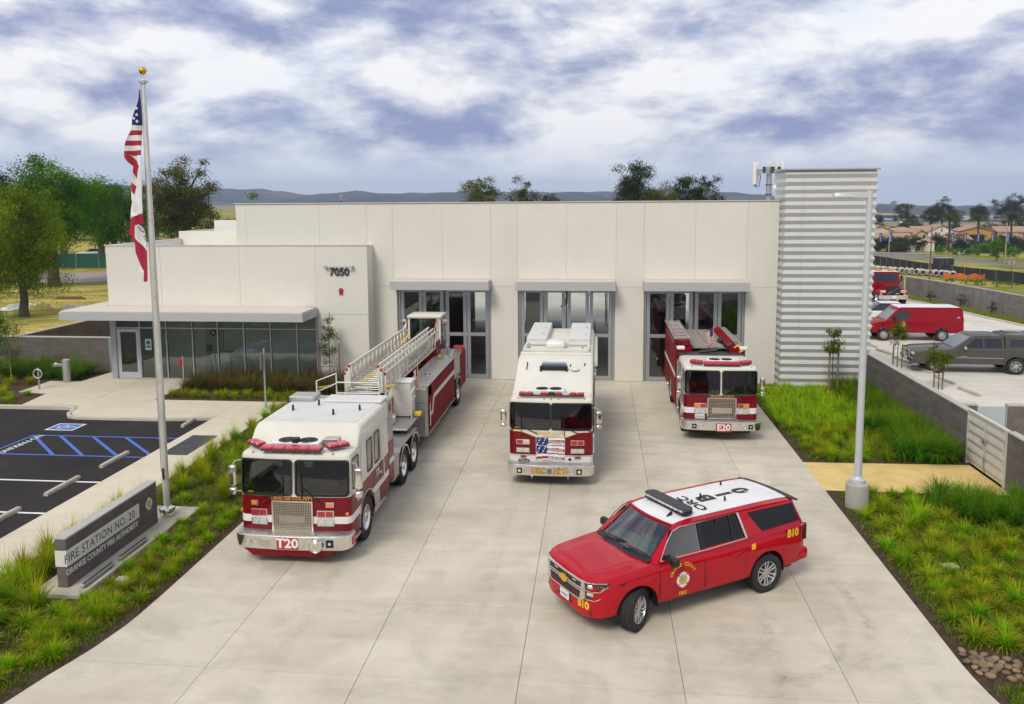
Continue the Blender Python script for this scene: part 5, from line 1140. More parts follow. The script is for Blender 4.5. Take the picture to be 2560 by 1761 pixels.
# ------------------------------------------------------------------ E20: pumper
e20 = thing('fire_engine', 'dark red fire engine numbered E20 with ground ladder on its side, parked beside the tower', 'fire truck', (4.28, 28.48, 0))
def build_e20():
 r = e20; P = lambda n, mb, m, par=None, label=None, smooth=35.0: part(n, mb, m, par or r, label, smooth)
 c = Cab(r, 1.25, .34, 2.6, .50, 1.57, 2.54, .15)
 c.build(M_FRED, M_FWHT, [(-1.21, -.05, 1.60, 2.40), (.05, 1.21, 1.60, 2.40)], [(.55, 1.05, 1.66, 2.36), (1.7, 2.25, 1.66, 2.36)], [(.92, 1.12, .004)], (1.55, .64, .54))
 c.grille(-.46, .53, .73, 1.48, 19, 15)
 c.lamp(-.90, -.49, 1.11, 1.28, [M_LAMB, M_LRED], 'warning_lamp'); c.lamp(.57, .97, 1.11, 1.28, [M_LRED, M_LAMB], 'warning_lamp')
 for x0 in (-.90, .57): c.lamp(x0, x0 + .40, .90, 1.075, [M_LCLR, M_LCLR], 'headlight')
 pl = P('licence_plate', c.fbox(-.87, -.54, .73, .89, .012, .004), M_STRIPE); t = MB(); text(t, '1220303', frame((-.705, 0, .80), (1, 0, 0), (0, 0, 1)), .085, 0, .004); P('plate_number', c.front(t, .016), mat('plate_blue', (.03, .05, .16), .5), pl, smooth=0)
 t = MB(); text(t, 'ORANGE COUNTY', frame((.04, 0, 1.525), (1, 0, 0), (0, 0, 1)), .10, 0, .008, sx=.95); P('front_lettering', c.front(t, .006), M_GOLD, smooth=0)
 b = c.bumper(1.36, 0.0, .60, .40, .68); c.nameplate(b, 'E20', -.20, .32, .36, .665, .30); f = c.bc
 for x in (-.92, .98): P('light_pod', f.front(MB().box(x - .075, x + .075, -.018, .03, .46, .62, .006), 0), M_BLACK, b); P('pod_lens', f.front(MB().box(x - .03, x + .03, -.028, 0, .51, .57, .01), 0), M_LCLR, b)
 for x in (-.70, .77): P('air_horn', MB().lathe([(.07, 0), (.065, .012), (.04, -.05), (.015, -.08)], 16, frame((x, f.yf(x) - .004, .54), (1, 0, 0), (0, 0, 1)), cap=False), M_SATIN, b)
 for x in (-.42, .54): P('tow_post', MB().lathe([(.02, .68), (.03, .76), (.02, .80), (.001, .81)], 10, Matrix.Translation((x, .12, 0))), M_CHROME, b)
 for sd in (-1, 1):
  c.mirror(sd, 1.98, .46); wheel(r, sd * 1.09, 1.55, .54, .30, 'truck'); wheel(r, sd * 1.02, 5.85, .54, .46, 'truck')
  for yc in (1.55, 5.85):
   m = MB(); arc = [(sd * 1.27, yc + .65 * math.cos(a), .55 + .65 * math.sin(a)) for a in [PI * k / 12 for k in range(13)]]
   for p, q in zip(arc, arc[1:]): m.bar(p, q, .05, .03)
   P('wheel_arch', m, M_CHROME)
  P('body_side', boolean(MB().box(min(sd * .7, sd * 1.28), max(sd * .7, sd * 1.28), 3.2, 8.3, .5, 2.72).mesh('body_side', M_FRED2), [MB().lathe([(.62, -2), (.62, 2)], 28, Matrix.Translation((0, 5.85, .54)) @ Matrix.Rotation(PI / 2, 4, 'Y'))]), None)
  for a, bb in ((3.3, 4.35), (4.4, 5.2), (6.55, 7.3), (7.35, 8.2)): P('locker_door', MB().box(min(sd * 1.28, sd * 1.295), max(sd * 1.28, sd * 1.295), a, bb, 1.3 if a > 4.3 and a < 5 else .7, 2.6, .004), M_FRED2)
  P('side_stripe', MB().box(min(sd * 1.296, sd * 1.299), max(sd * 1.296, sd * 1.299), 3.25, 8.25, 1.55, 1.72), M_STRIPE)
  P('pump_panel', MB().box(min(sd * .9, sd * 1.25), max(sd * .9, sd * 1.25), 2.65, 3.18, .55, 2.3, .01), M_SATIN)
  P('scene_lamp', MB().box(min(sd * 1.0, sd * 1.30), max(sd * 1.0, sd * 1.30), 2.75, 2.85, 2.72, 2.86, .03), M_STRIPE); P('body_rim', MB().box(min(sd * 1.05, sd * 1.29), max(sd * 1.05, sd * 1.29), 3.2, 8.3, 2.722, 2.76, .008), M_BROWN)
 P('front_bulkhead', MB().box(-1.2, 1.2, 2.66, 3.19, 2.3, 2.55, .02), M_DARK); P('hose_bed_wall', MB().box(-.7, .7, 3.2, 8.25, .6, 2.5), M_DARK)
 for x0, x1 in ((-.62, .02), (.04, .55), (.57, 1.04)): P('hose_cover', MB().box(x0, x1, 3.7, 8.2, 2.60, 2.66, .01), M_BROWN)
 c.ac(.06, .85, 2.545, .98, .42, .15); P('ac_duct', MB().box(-.35, .75, 1.28, 1.75, 2.56, 2.66, .02), M_FWHT2)
 light_bar(r, -.58, .66, .60, 2.56, M_BARR, .20, .13, 4); light_bar(r, -1.02, -.58, .80, 2.58, M_BARR, .20, .12, 2, -.6); light_bar(r, .66, 1.10, .80, 2.58, M_BARR, .20, .12, 2, .6)
 for x in (-.98, 1.05): P('clearance_lamp', MB().lathe([(.025, 0), (.02, .025), (.005, .03)], 10, Matrix.Translation((x, .53, 2.52))), M_LAMB)
 # ground ladder on the rack
 lx0, lx1 = -1.32, -.72; z0 = 3.06
 P('ladder_rack', MB().box(-1.34, -1.26, 3.5, 3.6, 2.7, 3.0).box(-1.34, -1.26, 7.6, 7.7, 2.7, 3.0).box(-1.30, -.75, 3.3, 8.0, 2.78, 2.98, .02), M_FRED)
 for x in (lx0, lx0 + .07, lx1 - .07, lx1): P('ladder_beam', MB().bar((x, 3.25, z0 + (.0 if x in (lx0, lx1) else .03)), (x, 8.1, z0 + (.0 if x in (lx0, lx1) else .03)), .035, .07, .006), M_SATIN)
 for k in range(13): P('rung', MB().tube([(lx0, 3.4 + k * .37, z0), (lx1, 3.4 + k * .37, z0)], .019, 8), M_SATIN)
 # deck gun, hose and tools behind the cab
 P('deck_gun', MB().tube([(.75, 3.35, 2.55), (.75, 3.35, 2.85)], .09, 12).tube([(.75, 3.35, 2.85), (.58, 3.2, 2.78), (.42, 3.05, 2.95)], [.08, .07, .06], 12), mat('gun_brown', (.10, .025, .02), .4)); P('gun_tip', MB().lathe([(.06, 0), (.075, .06), (.11, .10), (.11, .13), (.05, .16), (.13, .18), (.13, .20), (.01, .21)], 18, Matrix.Translation((.42, 3.05, 2.95)) @ Matrix.Rotation(.5, 4, 'X') @ Matrix.Rotation(-.7, 4, 'Y')), M_BLACK)
 P('gun_wheel', MB().tube([(.92 + .10 * math.cos(a), 3.3, 2.85 + .10 * math.sin(a)) for a in [2 * PI * k / 16 for k in range(16)]], .015, 6, closed=True), M_BLACK); P('yellow_hose', MB().tube([(.9, 3.3, 2.7), (1.0, 3.25, 2.82), (1.1, 3.2, 2.75), (1.15, 3.1, 2.62), (1.05, 3.05, 2.6)], .045, 10), M_YEL)
 P('hose_roll', MB().tube([(-.45, 2.95, 2.62), (-.1, 2.9, 2.66), (.2, 2.85, 2.72)], [.05, .07, .08], 10), M_BLACK); P('roof_siren', MB().box(-.42, -.28, 1.35, 1.5, 2.545, 2.62, .02), M_DARK); P('red_valve', MB().box(.85, 1.0, 7.9, 8.05, 2.68, 2.84, .02), M_LRED)
 small_flag(r, .08, 3.15, 2.55, 1.0, .30, -1)
 c.wiper(-.60, 1.42, math.radians(50), .55); c.wiper(.72, 1.38, math.radians(132), .60)
 for x in (1.253, -1.253):
  for y in (1.15, 2.3): P('door_gap', MB().box(min(x, x + .002), max(x, x + .002), y - .006, y + .006, 1.2, 2.46), M_BLACK)
  P('grab_rail', MB().tube([(x * 1.03, 2.42, .9), (x * 1.05, 2.42, .95), (x * 1.05, 2.42, 2.2), (x * 1.03, 2.42, 2.25)], .014, 8), M_CHROME)
 P('chassis', MB().box(-.45, .45, .6, 8.2, .5, .75), M_DARK)
build_e20()

# ------------------------------------------------------------------ street vehicles
M_SRED = paint('suv_red', (0.41, 0.002, 0.012), 0.2, 0.65); M_SWHT = paint('suv_roof_white', (0.70, 0.70, 0.69), 0.4, 0.2); M_SUVGL = glass('suv_glass', (0.62, 0.72, 0.68), 1.7); M_PRIV = mat('privacy_glass', (0.004, 0.004, 0.005), 0.05, spec=0.3)
M_YLW = mat('decal_yellow', (0.80, 0.47, 0.02), 0.4, var=0.04)
def emblem(P, root, M, s):
 """scalloped cross badge with a gold seal"""
 o = MB(); pts = []
 for k in range(4):
  a = PI / 2 * k
  for q in (-.66, -.45, -.22, 0, .22, .45, .66): rr_ = s * (1.0 + .05 * math.cos(q * 7)); pts.append((rr_ * math.cos(a + q), rr_ * math.sin(a + q)))
  pts.append((s * .55 * math.cos(a + PI / 4), s * .55 * math.sin(a + PI / 4)))
 disc(o, pts, M, .003); e = P('emblem', o, M_STRIPE, root)
 for rr, z, m in ((.62, .004, M_GOLD), (.50, .006, mat('seal_yellow', (.55, .42, .10), .5)), (.30, .008, M_GOLD)):
  g = MB(); disc(g, circ(s * rr, 20), M @ Matrix.Translation((0, 0, z)), .001); P('emblem_seal', g, m, e)
 g = MB(); disc(g, [(-s * .28, s * .05), (s * .1, -.02 * s), (s * .28, s * .25), (-s * .05, s * .38)], M @ Matrix.Translation((0, 0, .0095)), .001); P('emblem_sky', g, mat('seal_blue', (.25, .38, .52), .5), e)
 return e
def arch_text(mb, s, M, R, a0, a1, size, bold):
 n = len(s)
 for i, ch in enumerate(s):
  if ch == ' ': continue
  a = a0 + (a1 - a0) * i / (n - 1); T = M @ Matrix.Translation((R * math.sin(a), R * math.cos(a), 0)) @ Matrix.Rotation(-a, 4, 'Z'); text(mb, ch, T, size, 0, bold)
suv = thing('command_vehicle', 'bright red long sport utility wagon with white roof, dark light bar and B10 lettering', 'car', (0.255, 16.30, 0), math.radians(-56.1))
def build_suv():
 r = suv; r.scale = (1.02, 1.02, 1.02); P = lambda n, mb, m, par=None, label=None, smooth=35.0: part(n, mb, m, par or r, label, smooth)
 FY = [(-.0, -1.003), (.44, -1.0), (.61, -.986), (.71, -.952), (.81, -.902), (.905, -.802), (.955, -.652), (.985, -.402), (1.02, 0)]
 def fy(x):
  a = abs(x)
  for (xa, ya), (xb, yb) in zip(FY, FY[1:]):
   if a <= xb: return ya + (yb - ya) * (a - xa) / (xb - xa)
  return 0
 def bend(mb, off=.004): mb.v = [(x, fy(x) - off + y, z + .03) for x, y, z in mb.v]; return mb
 St = [(-1.0, .45, .38, 1.02), (-.985, .62, .37, 1.06), (-.95, .72, .36, 1.085), (-.90, .82, .36, 1.10), (-.80, .92, .36, 1.12), (-.65, .97, .37, 1.14), (-.4, 1.0, .39, 1.165), (0, 1.015, .40, 1.20), (.32, 1.02, .40, 1.225), (.36, 1.02, .40, 1.235), (1.2, 1.02, .40, 1.24), (2.2, 1.02, .40, 1.24), (3.0, 1.02, .40, 1.25), (3.8, 1.015, .40, 1.255), (4.2, .995, .42, 1.255), (4.35, .96, .44, 1.25), (4.44, .90, .48, 1.22)]
 rings = []
 for y, hw, zb, zt in St:
  h = zt - zb; hood = y < .34
  half = [(0, zb), (hw * .86, zb), (hw * .965, zb + .04), (hw * .985, zb + .18 * h), (hw * .995, zb + .42 * h), (hw, zb + .62 * h), (hw * .992, zb + .78 * h), (hw * .965, zb + .93 * h), (hw * .92, zt - .004), (hw * .74, zt + (.012 if hood else 0)), (hw * .62, zt + (.028 if hood else 0)), (hw * .50, zt + (.022 if hood else 0)), (0, zt + (.038 if hood else 0))]
  rings.append([(x, y, z) for x, z in half] + [(-x, y, z) for x, z in half[1:-1][::-1]])
 body = MB().loft(rings).mesh('body', M_SRED)
 cuts = []
 for y in (0, 3.30):
  for sd in (-1, 1): cuts.append(MB().lathe([(.475, 0), (.475, .42)], 36, Matrix.Translation((sd * .70 if sd > 0 else -1.12, y, .43)) @ Matrix.Rotation(PI / 2, 4, 'Y')))
 cuts.append(MB().box(-.85, .85, .55, 4.2, .75, 1.5))
 P('body', boolean(body, cuts), None)
 for y in (0, 3.30):
  for sd in (-1, 1): P('wheel_well', MB().loft([[(x, y + rr * math.cos(a), .43 + rr * math.sin(a)) for a in [-.15 + (PI + .3) * k / 18 for k in range(19)]] for x, rr in ((sd * 1.0, .47), (sd * .68, .47), (sd * .68, .02))], cap=False, ring_closed=False), M_BLACK)
  if y:
   for sd in (-1, 1): wheel(r, sd * .875, y, .405, .275, 'suv')
 for sd in (-1, 1): wheel(r, sd * .875, 0, .405, .275, 'suv', math.radians(28))
 P('underbody', MB().box(-.8, .8, -.7, 4.2, .30, .44), M_DARK)
 # greenhouse
 yfr = lambda z: .26 + (z - 1.23) * 1.20; yre = lambda z: 4.42 - (z - 1.23) * .36; hwz = lambda z: .985 - (z - 1.23) * .33
 def ring(z, ins=0.0):
  hw = hwz(z) - ins; a = []; n = 8
  for k in range(n + 1):
   x = hw * (1 - 2 * k / n); a.append((x, yfr(z) + ins + .16 * (x / hw) ** 2 * (1 if abs(x) < hw else 1.0), z))
  return a + [(-hw, yre(z) - .18 - ins, z), (-hw * .94, yre(z) - .03 - ins, z), (0, yre(z) - ins, z), (hw * .94, yre(z) - .03 - ins, z), (hw, yre(z) - .18 - ins, z)]
 gh = MB().loft([ring(1.225), ring(1.4), ring(1.6), ring(1.74), ring(1.79, .012)]).mesh('greenhouse', M_SRED)
 def wscut():
  c = []
  for z, w in ((1.25, .80), (1.785, .66)): c += [(-w, yfr(z) - .4, z + .05), (w, yfr(z) - .4, z + .05), (w, yfr(z) + .40, z - .12), (-w, yfr(z) + .40, z - .12)]
  return MB().add(c, [(0, 1, 2, 3), (4, 7, 6, 5), (0, 4, 5, 1), (1, 5, 6, 2), (2, 6, 7, 3), (3, 7, 4, 0)])
 band = [(.58, 1.275), (.76, 1.52), (.94, 1.70), (1.12, 1.755), (2.58, 1.765), (2.70, 1.30)]
 qtr = [(2.86, 1.745), (4.14, 1.725), (4.25, 1.36), (3.16, 1.325)]
 inner = MB().loft([ring(1.15, .06), ring(1.76, .06)])
 P('greenhouse', boolean(gh, [inner, wscut(), MB().prism(band, -1.2, 1.2, 'x'), MB().prism(qtr, -1.2, 1.2, 'x')]), None)
 # roof skin
 def zr(x, y): return 1.872 - .055 * (x / .8) ** 2 - .075 * max(0, (1.5 - y) / .55) ** 2 - .03 * max(0, (y - 3.2) / .9) ** 2
 def skin(hw, y0, y1, off, edge):
  m = MB(); nx, ny = 12, 20
  for j in range(ny + 1):
   for i in range(nx + 1):
    x = -hw + 2 * hw * i / nx; ya = y0 + edge * (x / hw) ** 2; y = ya + (y1 - ya) * j / ny; m.v.append((x, y, zr(x, y) + off))
  m.f = [(j * 13 + i, j * 13 + i + 1, j * 13 + 14 + i, j * 13 + 13 + i) for j in range(ny) for i in range(nx)]; m.mi = [0] * len(m.f); return m
 sk = skin(.80, .93, 4.20, 0, .13); n0 = len(sk.v); per = [i for i in range(13)] + [13 * j + 12 for j in range(1, 21)] + [13 * 20 + i for i in range(11, -1, -1)] + [13 * j for j in range(19, 0, -1)]
 low = [(sk.v[i][0], sk.v[i][1], 1.775) for i in per]; sk.v += low
 for k in range(len(per)): j = (k + 1) % len(per); sk.f.append((per[k], per[j], n0 + j, n0 + k)); sk.mi.append(0)
 P('roof', sk, M_SRED, smooth=50); rp = P('roof_panel', skin(.665, .955, 4.12, .006, .10), M_SWHT, smooth=60)
 for x in (-.42, -.14, .14, .42): P('roof_rib', MB().box(x - .012, x + .012, 1.9, 3.95, zr(x, 3) - .02, zr(x, 3) + .010, .003), M_SWHT, rp)
 # glazing
 g = MB(); nx = 10
 for j in range(5):
  z = 1.255 + .525 * j / 4; w = .80 - .14 * j / 4
  for i in range(nx + 1): x = -w + 2 * w * i / nx; g.v.append((x, yfr(z) + .16 * (x / hwz(z)) ** 2 + .012, z))
 g.f = [(j * 11 + i, j * 11 + i + 1, j * 11 + 12 + i, j * 11 + 11 + i) for j in range(4) for i in range(10)]; g.mi = [0] * len(g.f); ws = P('windshield', g, M_SUVGL, smooth=60)
 fr = MB()
 def wp(x, z): return (x, yfr(z) + .16 * (x / hwz(z)) ** 2 - .002, z)
 for (a, b, w) in (((-.80, 1.262), (.80, 1.262), .05), ((-.80, 1.26), (-.66, 1.78), .025), ((.80, 1.26), (.66, 1.78), .025), ((-.66, 1.775), (.66, 1.775), .05)):
  n = 10; pts = [wp(a[0] + (b[0] - a[0]) * k / n, a[1] + (b[1] - a[1]) * k / n) for k in range(n + 1)]
  for p, q in zip(pts, pts[1:]): fr.bar(p, q, .008, w, up=(0, -.8, .6))
 P('windshield_frit', fr, M_BLACK, ws)
 def sidepane(poly, m, name, ins=.012):
  for sd in (-1, 1):
   o = MB().add([(sd * (hwz(z) - ins), y, z) for y, z in poly], [tuple(range(len(poly)))]); P(name, o, m)
 sidepane([(.58, 1.275), (.76, 1.52), (.94, 1.70), (1.12, 1.755), (1.58, 1.758), (1.58, 1.275)], glass('door_glass', (.07, .085, .08), gain=.9), 'front_side_window'); sidepane([(1.58, 1.275), (1.58, 1.758), (2.58, 1.765), (2.70, 1.30)], M_PRIV, 'rear_side_window'); sidepane(qtr, M_PRIV, 'quarter_window', .004)
 sidepane([(1.54, 1.27), (1.54, 1.765), (1.64, 1.766), (1.64, 1.27)], M_BLACK, 'door_pillar', -.002); sidepane([(2.36, 1.29), (2.36, 1.765), (2.41, 1.766), (2.41, 1.29)], M_BLACK, 'window_divider', -.001)
 sidepane([(.55, 1.268), (.60, 1.33), (.80, 1.33), (.80, 1.268)], M_BLACK, 'mirror_sail', -.003)
 P('rear_glass', MB().add([(-.78, yre(1.3) + .004, 1.30), (.78, yre(1.3) + .004, 1.30), (.70, yre(1.72) + .004, 1.72), (-.70, yre(1.72) + .004, 1.72)], [(0, 1, 2, 3)]), M_PRIV)
 for sd in (-1, 1):
  loop = [(.53, 1.262), (.73, 1.535), (.92, 1.725), (1.11, 1.778), (2.60, 1.785), (2.73, 1.285), (1.7, 1.262)]; m = MB(); L = [Vector((sd * (hwz(z) + .004), y, z)) for y, z in loop]
  for p, q in zip(L, L[1:] + L[:1]): m.bar(p, q, .012, .020)
  m.bar(Vector((sd * (hwz(1.78) + .005), 2.60, 1.785)), Vector((sd * (hwz(1.29) + .005), 2.73, 1.285)), .014, .05, up=(0, 1, 0)); P('chrome_trim', m, M_CHROME)
 # interior
 P('dashboard', MB().box(-.82, .82, .56, 1.0, 1.0, 1.24, .06), mat('dash', (.16, .18, .17), .7)); P('cabin_lining', MB().box(-.84, .84, 2.0, 2.06, .8, 1.75), M_BLACK); P('cabin_floor', MB().box(-.84, .84, .6, 4.15, .76, .8), M_BLACK)
 for sd in (-1, 1): P('front_seat', MB().box(sd * .42 - .25, sd * .42 + .25, 1.25, 1.7, .9, 1.1, .06).box(sd * .42 - .25, sd * .42 + .25, 1.62, 1.78, 1.05, 1.55, .06).box(sd * .42 - .13, sd * .42 + .13, 1.66, 1.76, 1.56, 1.72, .04), mat('seat_light', (.15, .16, .155), .8))
 M = Matrix.Translation((.42, 1.08, 1.22)) @ Matrix.Rotation(-1.1, 4, 'X'); P('steering_wheel', MB().tube([M @ Vector((.18 * math.cos(a), .18 * math.sin(a), 0)) for a in [2 * PI * q / 24 for q in range(24)]], .016, 8, closed=True).bar(M @ Vector((-.17, 0, 0)), M @ Vector((.17, 0, 0)), .05, .02), mat('dash', (.16, .18, .17), .7))
 P('rear_view_mirror', MB().box(-.12, .12, .98, 1.01, 1.62, 1.69, .01), M_BLACK)
 # cowl, wipers
 m = MB()
 for k in range(12):
  x = -.86 + 1.72 * k / 12; x2 = x + .1434; m.bar((x, .25 + .16 * (x / .98) ** 2, 1.262), (x2, .25 + .16 * (x2 / .98) ** 2, 1.262), .14, .012, up=(0, -.25, .97))
 P('cowl', m, M_BLACK)
 for x in (-.55, .12): P('wiper', MB().tube([(x, .27, 1.285), (x + .32, .33, 1.315), (x + .58, .37, 1.325)], .012, 6).tube([(x + .05, .33, 1.325), (x + .62, .40, 1.345)], .010, 6), M_BLACK)
 # front end
 gr = P('grille', bend(MB().box(-.65, .65, -.004, .05, .665, 1.015), 0), M_BLACK)
 hx = MB()
 for j in range(9):
  z = .70 + j * .037
  if abs(z - .875) < .045: continue
  for i in range(23):
   x = -.60 + i * .0535 + (.027 if j % 2 else 0)
   if abs(x) > .60: continue
   hx.merge(bend(MB().box(x - .019, x + .019, -.012, 0, z - .012, z + .012), 0))
 P('grille_mesh', hx, M_DARK, gr, smooth=0)['kind'] = 'stuff'
 def strip(pts, h, d=.02, back=.02):
  m = MB(); n = len(pts) - 1
  for (xa, za), (xb, zb) in zip(pts, pts[1:]):
   k = max(1, int(abs(xb - xa) / .09))
   for q in range(k):
    u, v = xa + (xb - xa) * q / k, xa + (xb - xa) * (q + 1) / k; zu, zv = za + (zb - za) * q / k, za + (zb - za) * (q + 1) / k
    zu += .03; zv += .03; m.bar((u, fy(u) - d / 2, zu), (v, fy(v) - d / 2, zv), back + d, h, up=(0, 0, 1)) if abs(v - u) > .004 else m.bar((u, fy(u) - d / 2, zu), (v, fy(v) - d / 2, zv), h, back + d, up=(0, 1, 0))
  return m
 P('grille_surround', strip([(-.66, 1.02), (.66, 1.02)], .032), M_CHROME, gr); P('grille_surround', strip([(-.60, .665), (-.4, .655), (.4, .655), (.60, .665)], .030), M_CHROME, gr)
 P('grille_bar', strip([(-.64, .895), (.64, .895)], .034, .03), M_CHROME, gr); P('grille_bar', strip([(-.64, .845), (.64, .845)], .026, .026), M_CHROME, gr)
 for sd in (-1, 1): P('grille_end', bend(MB().prism([(sd * .57, 1.0), (sd * .66, 1.01), (sd * .665, .72), (sd * .62, .67), (sd * .52, .67)], -.022, .02, 'y'), 0), M_CHROME, gr)
 bt = [(-.155, .0), (-.115, .045), (-.055, .045), (-.055, .07), (.055, .07), (.055, .045), (.155, .045), (.115, -.045), (.055, -.045), (.055, -.07), (-.055, -.07), (-.055, -.045), (-.135, -.045)]
 P('badge', bend(MB().prism([(x, z + .87) for x, z in bt], -.055, -.02, 'y'), 0), M_GOLD, gr)
 for x in (-.33, .33): P('grille_strobe', bend(MB().box(x - .055, x + .055, -.02, 0, .945, .965, .003), 0), M_LCLR, gr)
 for sd in (-1, 1):
  poly = [(sd * .675, 1.022), (sd * .80, 1.035), (sd * .93, 1.04), (sd * .96, 1.03), (sd * .945, .93), (sd * .90, .86), (sd * .905, .77), (sd * .88, .745), (sd * .68, .715)]
  dense = []
  for (a, b), (c2, d2) in zip(poly, poly[1:] + poly[:1]): dense += [(a + (c2 - a) * q / 3, b + (d2 - b) * q / 3) for q in range(3)]
  hl = P('headlight', bend(MB().prism(dense, -.006, .03, 'y'), 0), mat('lamp_black', (.02, .02, .02), .12, coat=.6)); q = lambda a, b: (min(sd * a, sd * b), max(sd * a, sd * b))
  P('lens', bend(MB().box(*q(.71, .81), -.022, 0, .925, 1.0, .015), 0), M_LCLR, hl); P('lens', bend(MB().box(*q(.70, .82), -.02, 0, .785, .845, .012), 0), M_LCLR, hl); P('amber_reflector', bend(MB().box(*q(.87, .93), -.014, 0, .955, 1.0, .008), 0), mat('amber_dark', (.18, .07, .01), .25), hl)
  P('chrome_blade', strip([(sd * .675, .885), (sd * .80, .875), (sd * .90, .895), (sd * .955, .99)], .018, .02), M_CHROME, hl); P('chrome_blade', strip([(sd * .68, .708), (sd * .84, .712), (sd * .91, .765)], .018, .02), M_CHROME, hl); P('chrome_blade', strip([(sd * .66, 1.03), (sd * .80, 1.043), (sd * .95, 1.05)], .016, .02), M_CHROME, hl)
 P('lower_intake', bend(MB().box(-.72, -.2, -.008, .03, .43, .50, .01).box(.16, .78, -.008, .03, .43, .50, .01), 0), M_BLACK); P('lower_lip', bend(MB().box(-.80, .80, -.01, .03, .40, .425, .005), 0), M_BLACK)
 pl = P('licence_plate', bend(MB().box(-.15, .16, -.03, -.012, .46, .62, .004), 0), M_STRIPE); P('plate_bracket', bend(MB().box(-.17, .18, -.012, .02, .45, .63, .004), 0), M_BLACK, pl); t = MB(); text(t, '1395782', frame((.005, 0, .53), (1, 0, 0), (0, 0, 1)), .078, 0, .004, sx=.9); P('plate_number', bend(t, .034), mat('plate_blue', (.03, .05, .16), .5), pl, smooth=0)
 t = MB(); text(t, 'B10', frame((.60, 0, .575), (1, 0, 0), (0, 0, 1)), .20, 0, .045, sx=.92); P('unit_number', bend(t, .010), M_YLW, smooth=0)
 # sides
 for sd in (-1, 1):
  X = sd * 1.021
  for y, z0, z1 in ((.50, .50, 1.235), (1.62, .50, 1.235)): P('door_gap', MB().box(min(X, X + sd * .001) - .003, max(X, X + sd * .001) + .001, y - .006, y + .006, z0, 1.08), M_BLACK)
  P('door_gap', MB().tube([(X, 2.74, 1.1), (X, 2.72, 1.0), (X - sd * .003, 2.66, .84), (X - sd * .006, 2.62, .70)], .006, 6), M_BLACK)
  for y in (1.28, 2.32): P('door_handle', MB().tube([(X, y, 1.045), (X + sd * .03, y + .04, 1.05), (X + sd * .03, y + .18, 1.055), (X, y + .22, 1.055)], .018, 8), M_SRED)
  P('side_marker_lamp', MB().box(min(X * .985, X * .975), max(X * .985, X * .985 + sd * .0) + .004, -.42, -.28, 1.0, 1.025, .003), M_BLACK)
  P('door_mirror', MB().box(min(sd * 1.04, sd * 1.27), max(sd * 1.04, sd * 1.27), .64, .78, 1.20, 1.37, .045, seg=3).bar((sd * .94, .71, 1.25), (sd * 1.08, .70, 1.27), .08, .05), M_BLACK)
  P('fuel_sticker', MB().box(min(X, X - sd * .012), max(X, X - sd * .012) + .002, 2.84, 2.94, 1.02, 1.14, .002), M_YLW) if sd > 0 else None
  P('tail_lamp', MB().box(min(sd * .90, sd * .985), max(sd * .90, sd * .985), 4.27, 4.44, .92, 1.28, .02), mat('tail_red', (.12, .006, .01), .15, coat=.6)); P('rear_bumper', MB().box(min(sd * .5, sd * .985), max(sd * .5, sd * .985), 4.12, 4.52, .46, .74, .08, seg=2), M_SRED)
  t = MB(); text(t, 'B10', frame((X * .994, 3.99, 1.15), (0, sd, 0), (0, 0, 1)), .23, 0, .045, sx=.88); P('unit_number', t, M_YLW, smooth=0)
  M = frame((X + sd * .002, 1.05, .80), (0, sd, 0), (0, 0, 1)); t = MB(); arch_text(t, 'ORANGE COUNTY', M, .31, -1.08, 1.08, .098, .016); text(t, 'FIRE', M @ Matrix.Translation((0, -.275, 0)), .105, 0, .012); P('door_lettering', t, M_YLW, smooth=0); emblem(P, r, M, .155)
 P('rear_bumper', MB().box(-.5, .5, 4.28, 4.53, .46, .74, .06), M_SRED)
 P('spoiler', MB().loft([[(x, 4.12 + .03 * (1 - abs(x) / .78), 1.80), (x, 4.12, 1.860 - .05 * (x / .8) ** 2), (x, 4.36, 1.79 - .04 * (x / .8) ** 2), (x, 4.34, 1.75 - .03 * (x / .8) ** 2)] for x in (-.78, -.5, 0, .5, .78)]), M_BLACK)
 # roof kit
 lb = P('light_bar', MB().prism(rrect(1.30, .30, .10, 3, 0, 1.48), 1.90, 1.935, 'z'), M_BLACK); P('bar_top', MB().prism(rrect(1.31, .29, .10, 3, 0, 1.48), 1.985, 2.01, 'z'), mat('bar_grey', (.035, .037, .042), .5), lb)
 n = 9
 for i in range(n): x = -.60 + 1.2 * i / n; P('lens', MB().box(x + .006, x + 1.2 / n - .006, 1.335, 1.625, 1.935, 1.985, .005), M_LCLR, lb)
 for i in (1, 2, 3): P('bar_joint', MB().box(-.65 + 1.3 * i / 4 - .004, -.65 + 1.3 * i / 4 + .004, 1.336, 1.624, 2.0105, 2.012), M_BLACK, lb)
 for x in (-.5, .5): P('mounting_foot', MB().box(x - .06, x + .06, 1.41, 1.55, 1.83, 1.90, .01), M_BLACK, lb)
 P('emitter', MB().box(.06, .17, 1.63, 1.73, 1.88, 2.0, .01).lathe([(.035, 0), (.03, .06)], 10, Matrix.Translation((.115, 1.75, 1.88))), M_BLACK); P('fin_antenna', MB().prism([(1.10, 1.80), (1.26, 1.83), (1.27, 1.92), (1.23, 1.91)], .36, .40, 'x'), M_BLACK)
 for x, y in ((-.02, 2.35), (.34, 2.70), (-.45, 3.30)): P('antenna', MB().lathe([(.022, 0), (.02, .10), (.012, .11)], 10, Matrix.Translation((x, y, zr(x, y)))), M_BLACK)
 for x, y in ((.5, 1.9), (-.5, 2.0), (.5, 2.9), (-.2, 2.8), (.2, 3.5), (-.5, 2.6)): P('roof_stud', MB().lathe([(.02, 0), (.012, .03)], 8, Matrix.Translation((x, y, zr(x, y)))), M_SWHT)
 t = MB(); text(t, 'ORC', frame((.12, 2.02, 0), (-1, 0, 0), (0, -1, 0)), .30, 0, .035, sx=1.3)
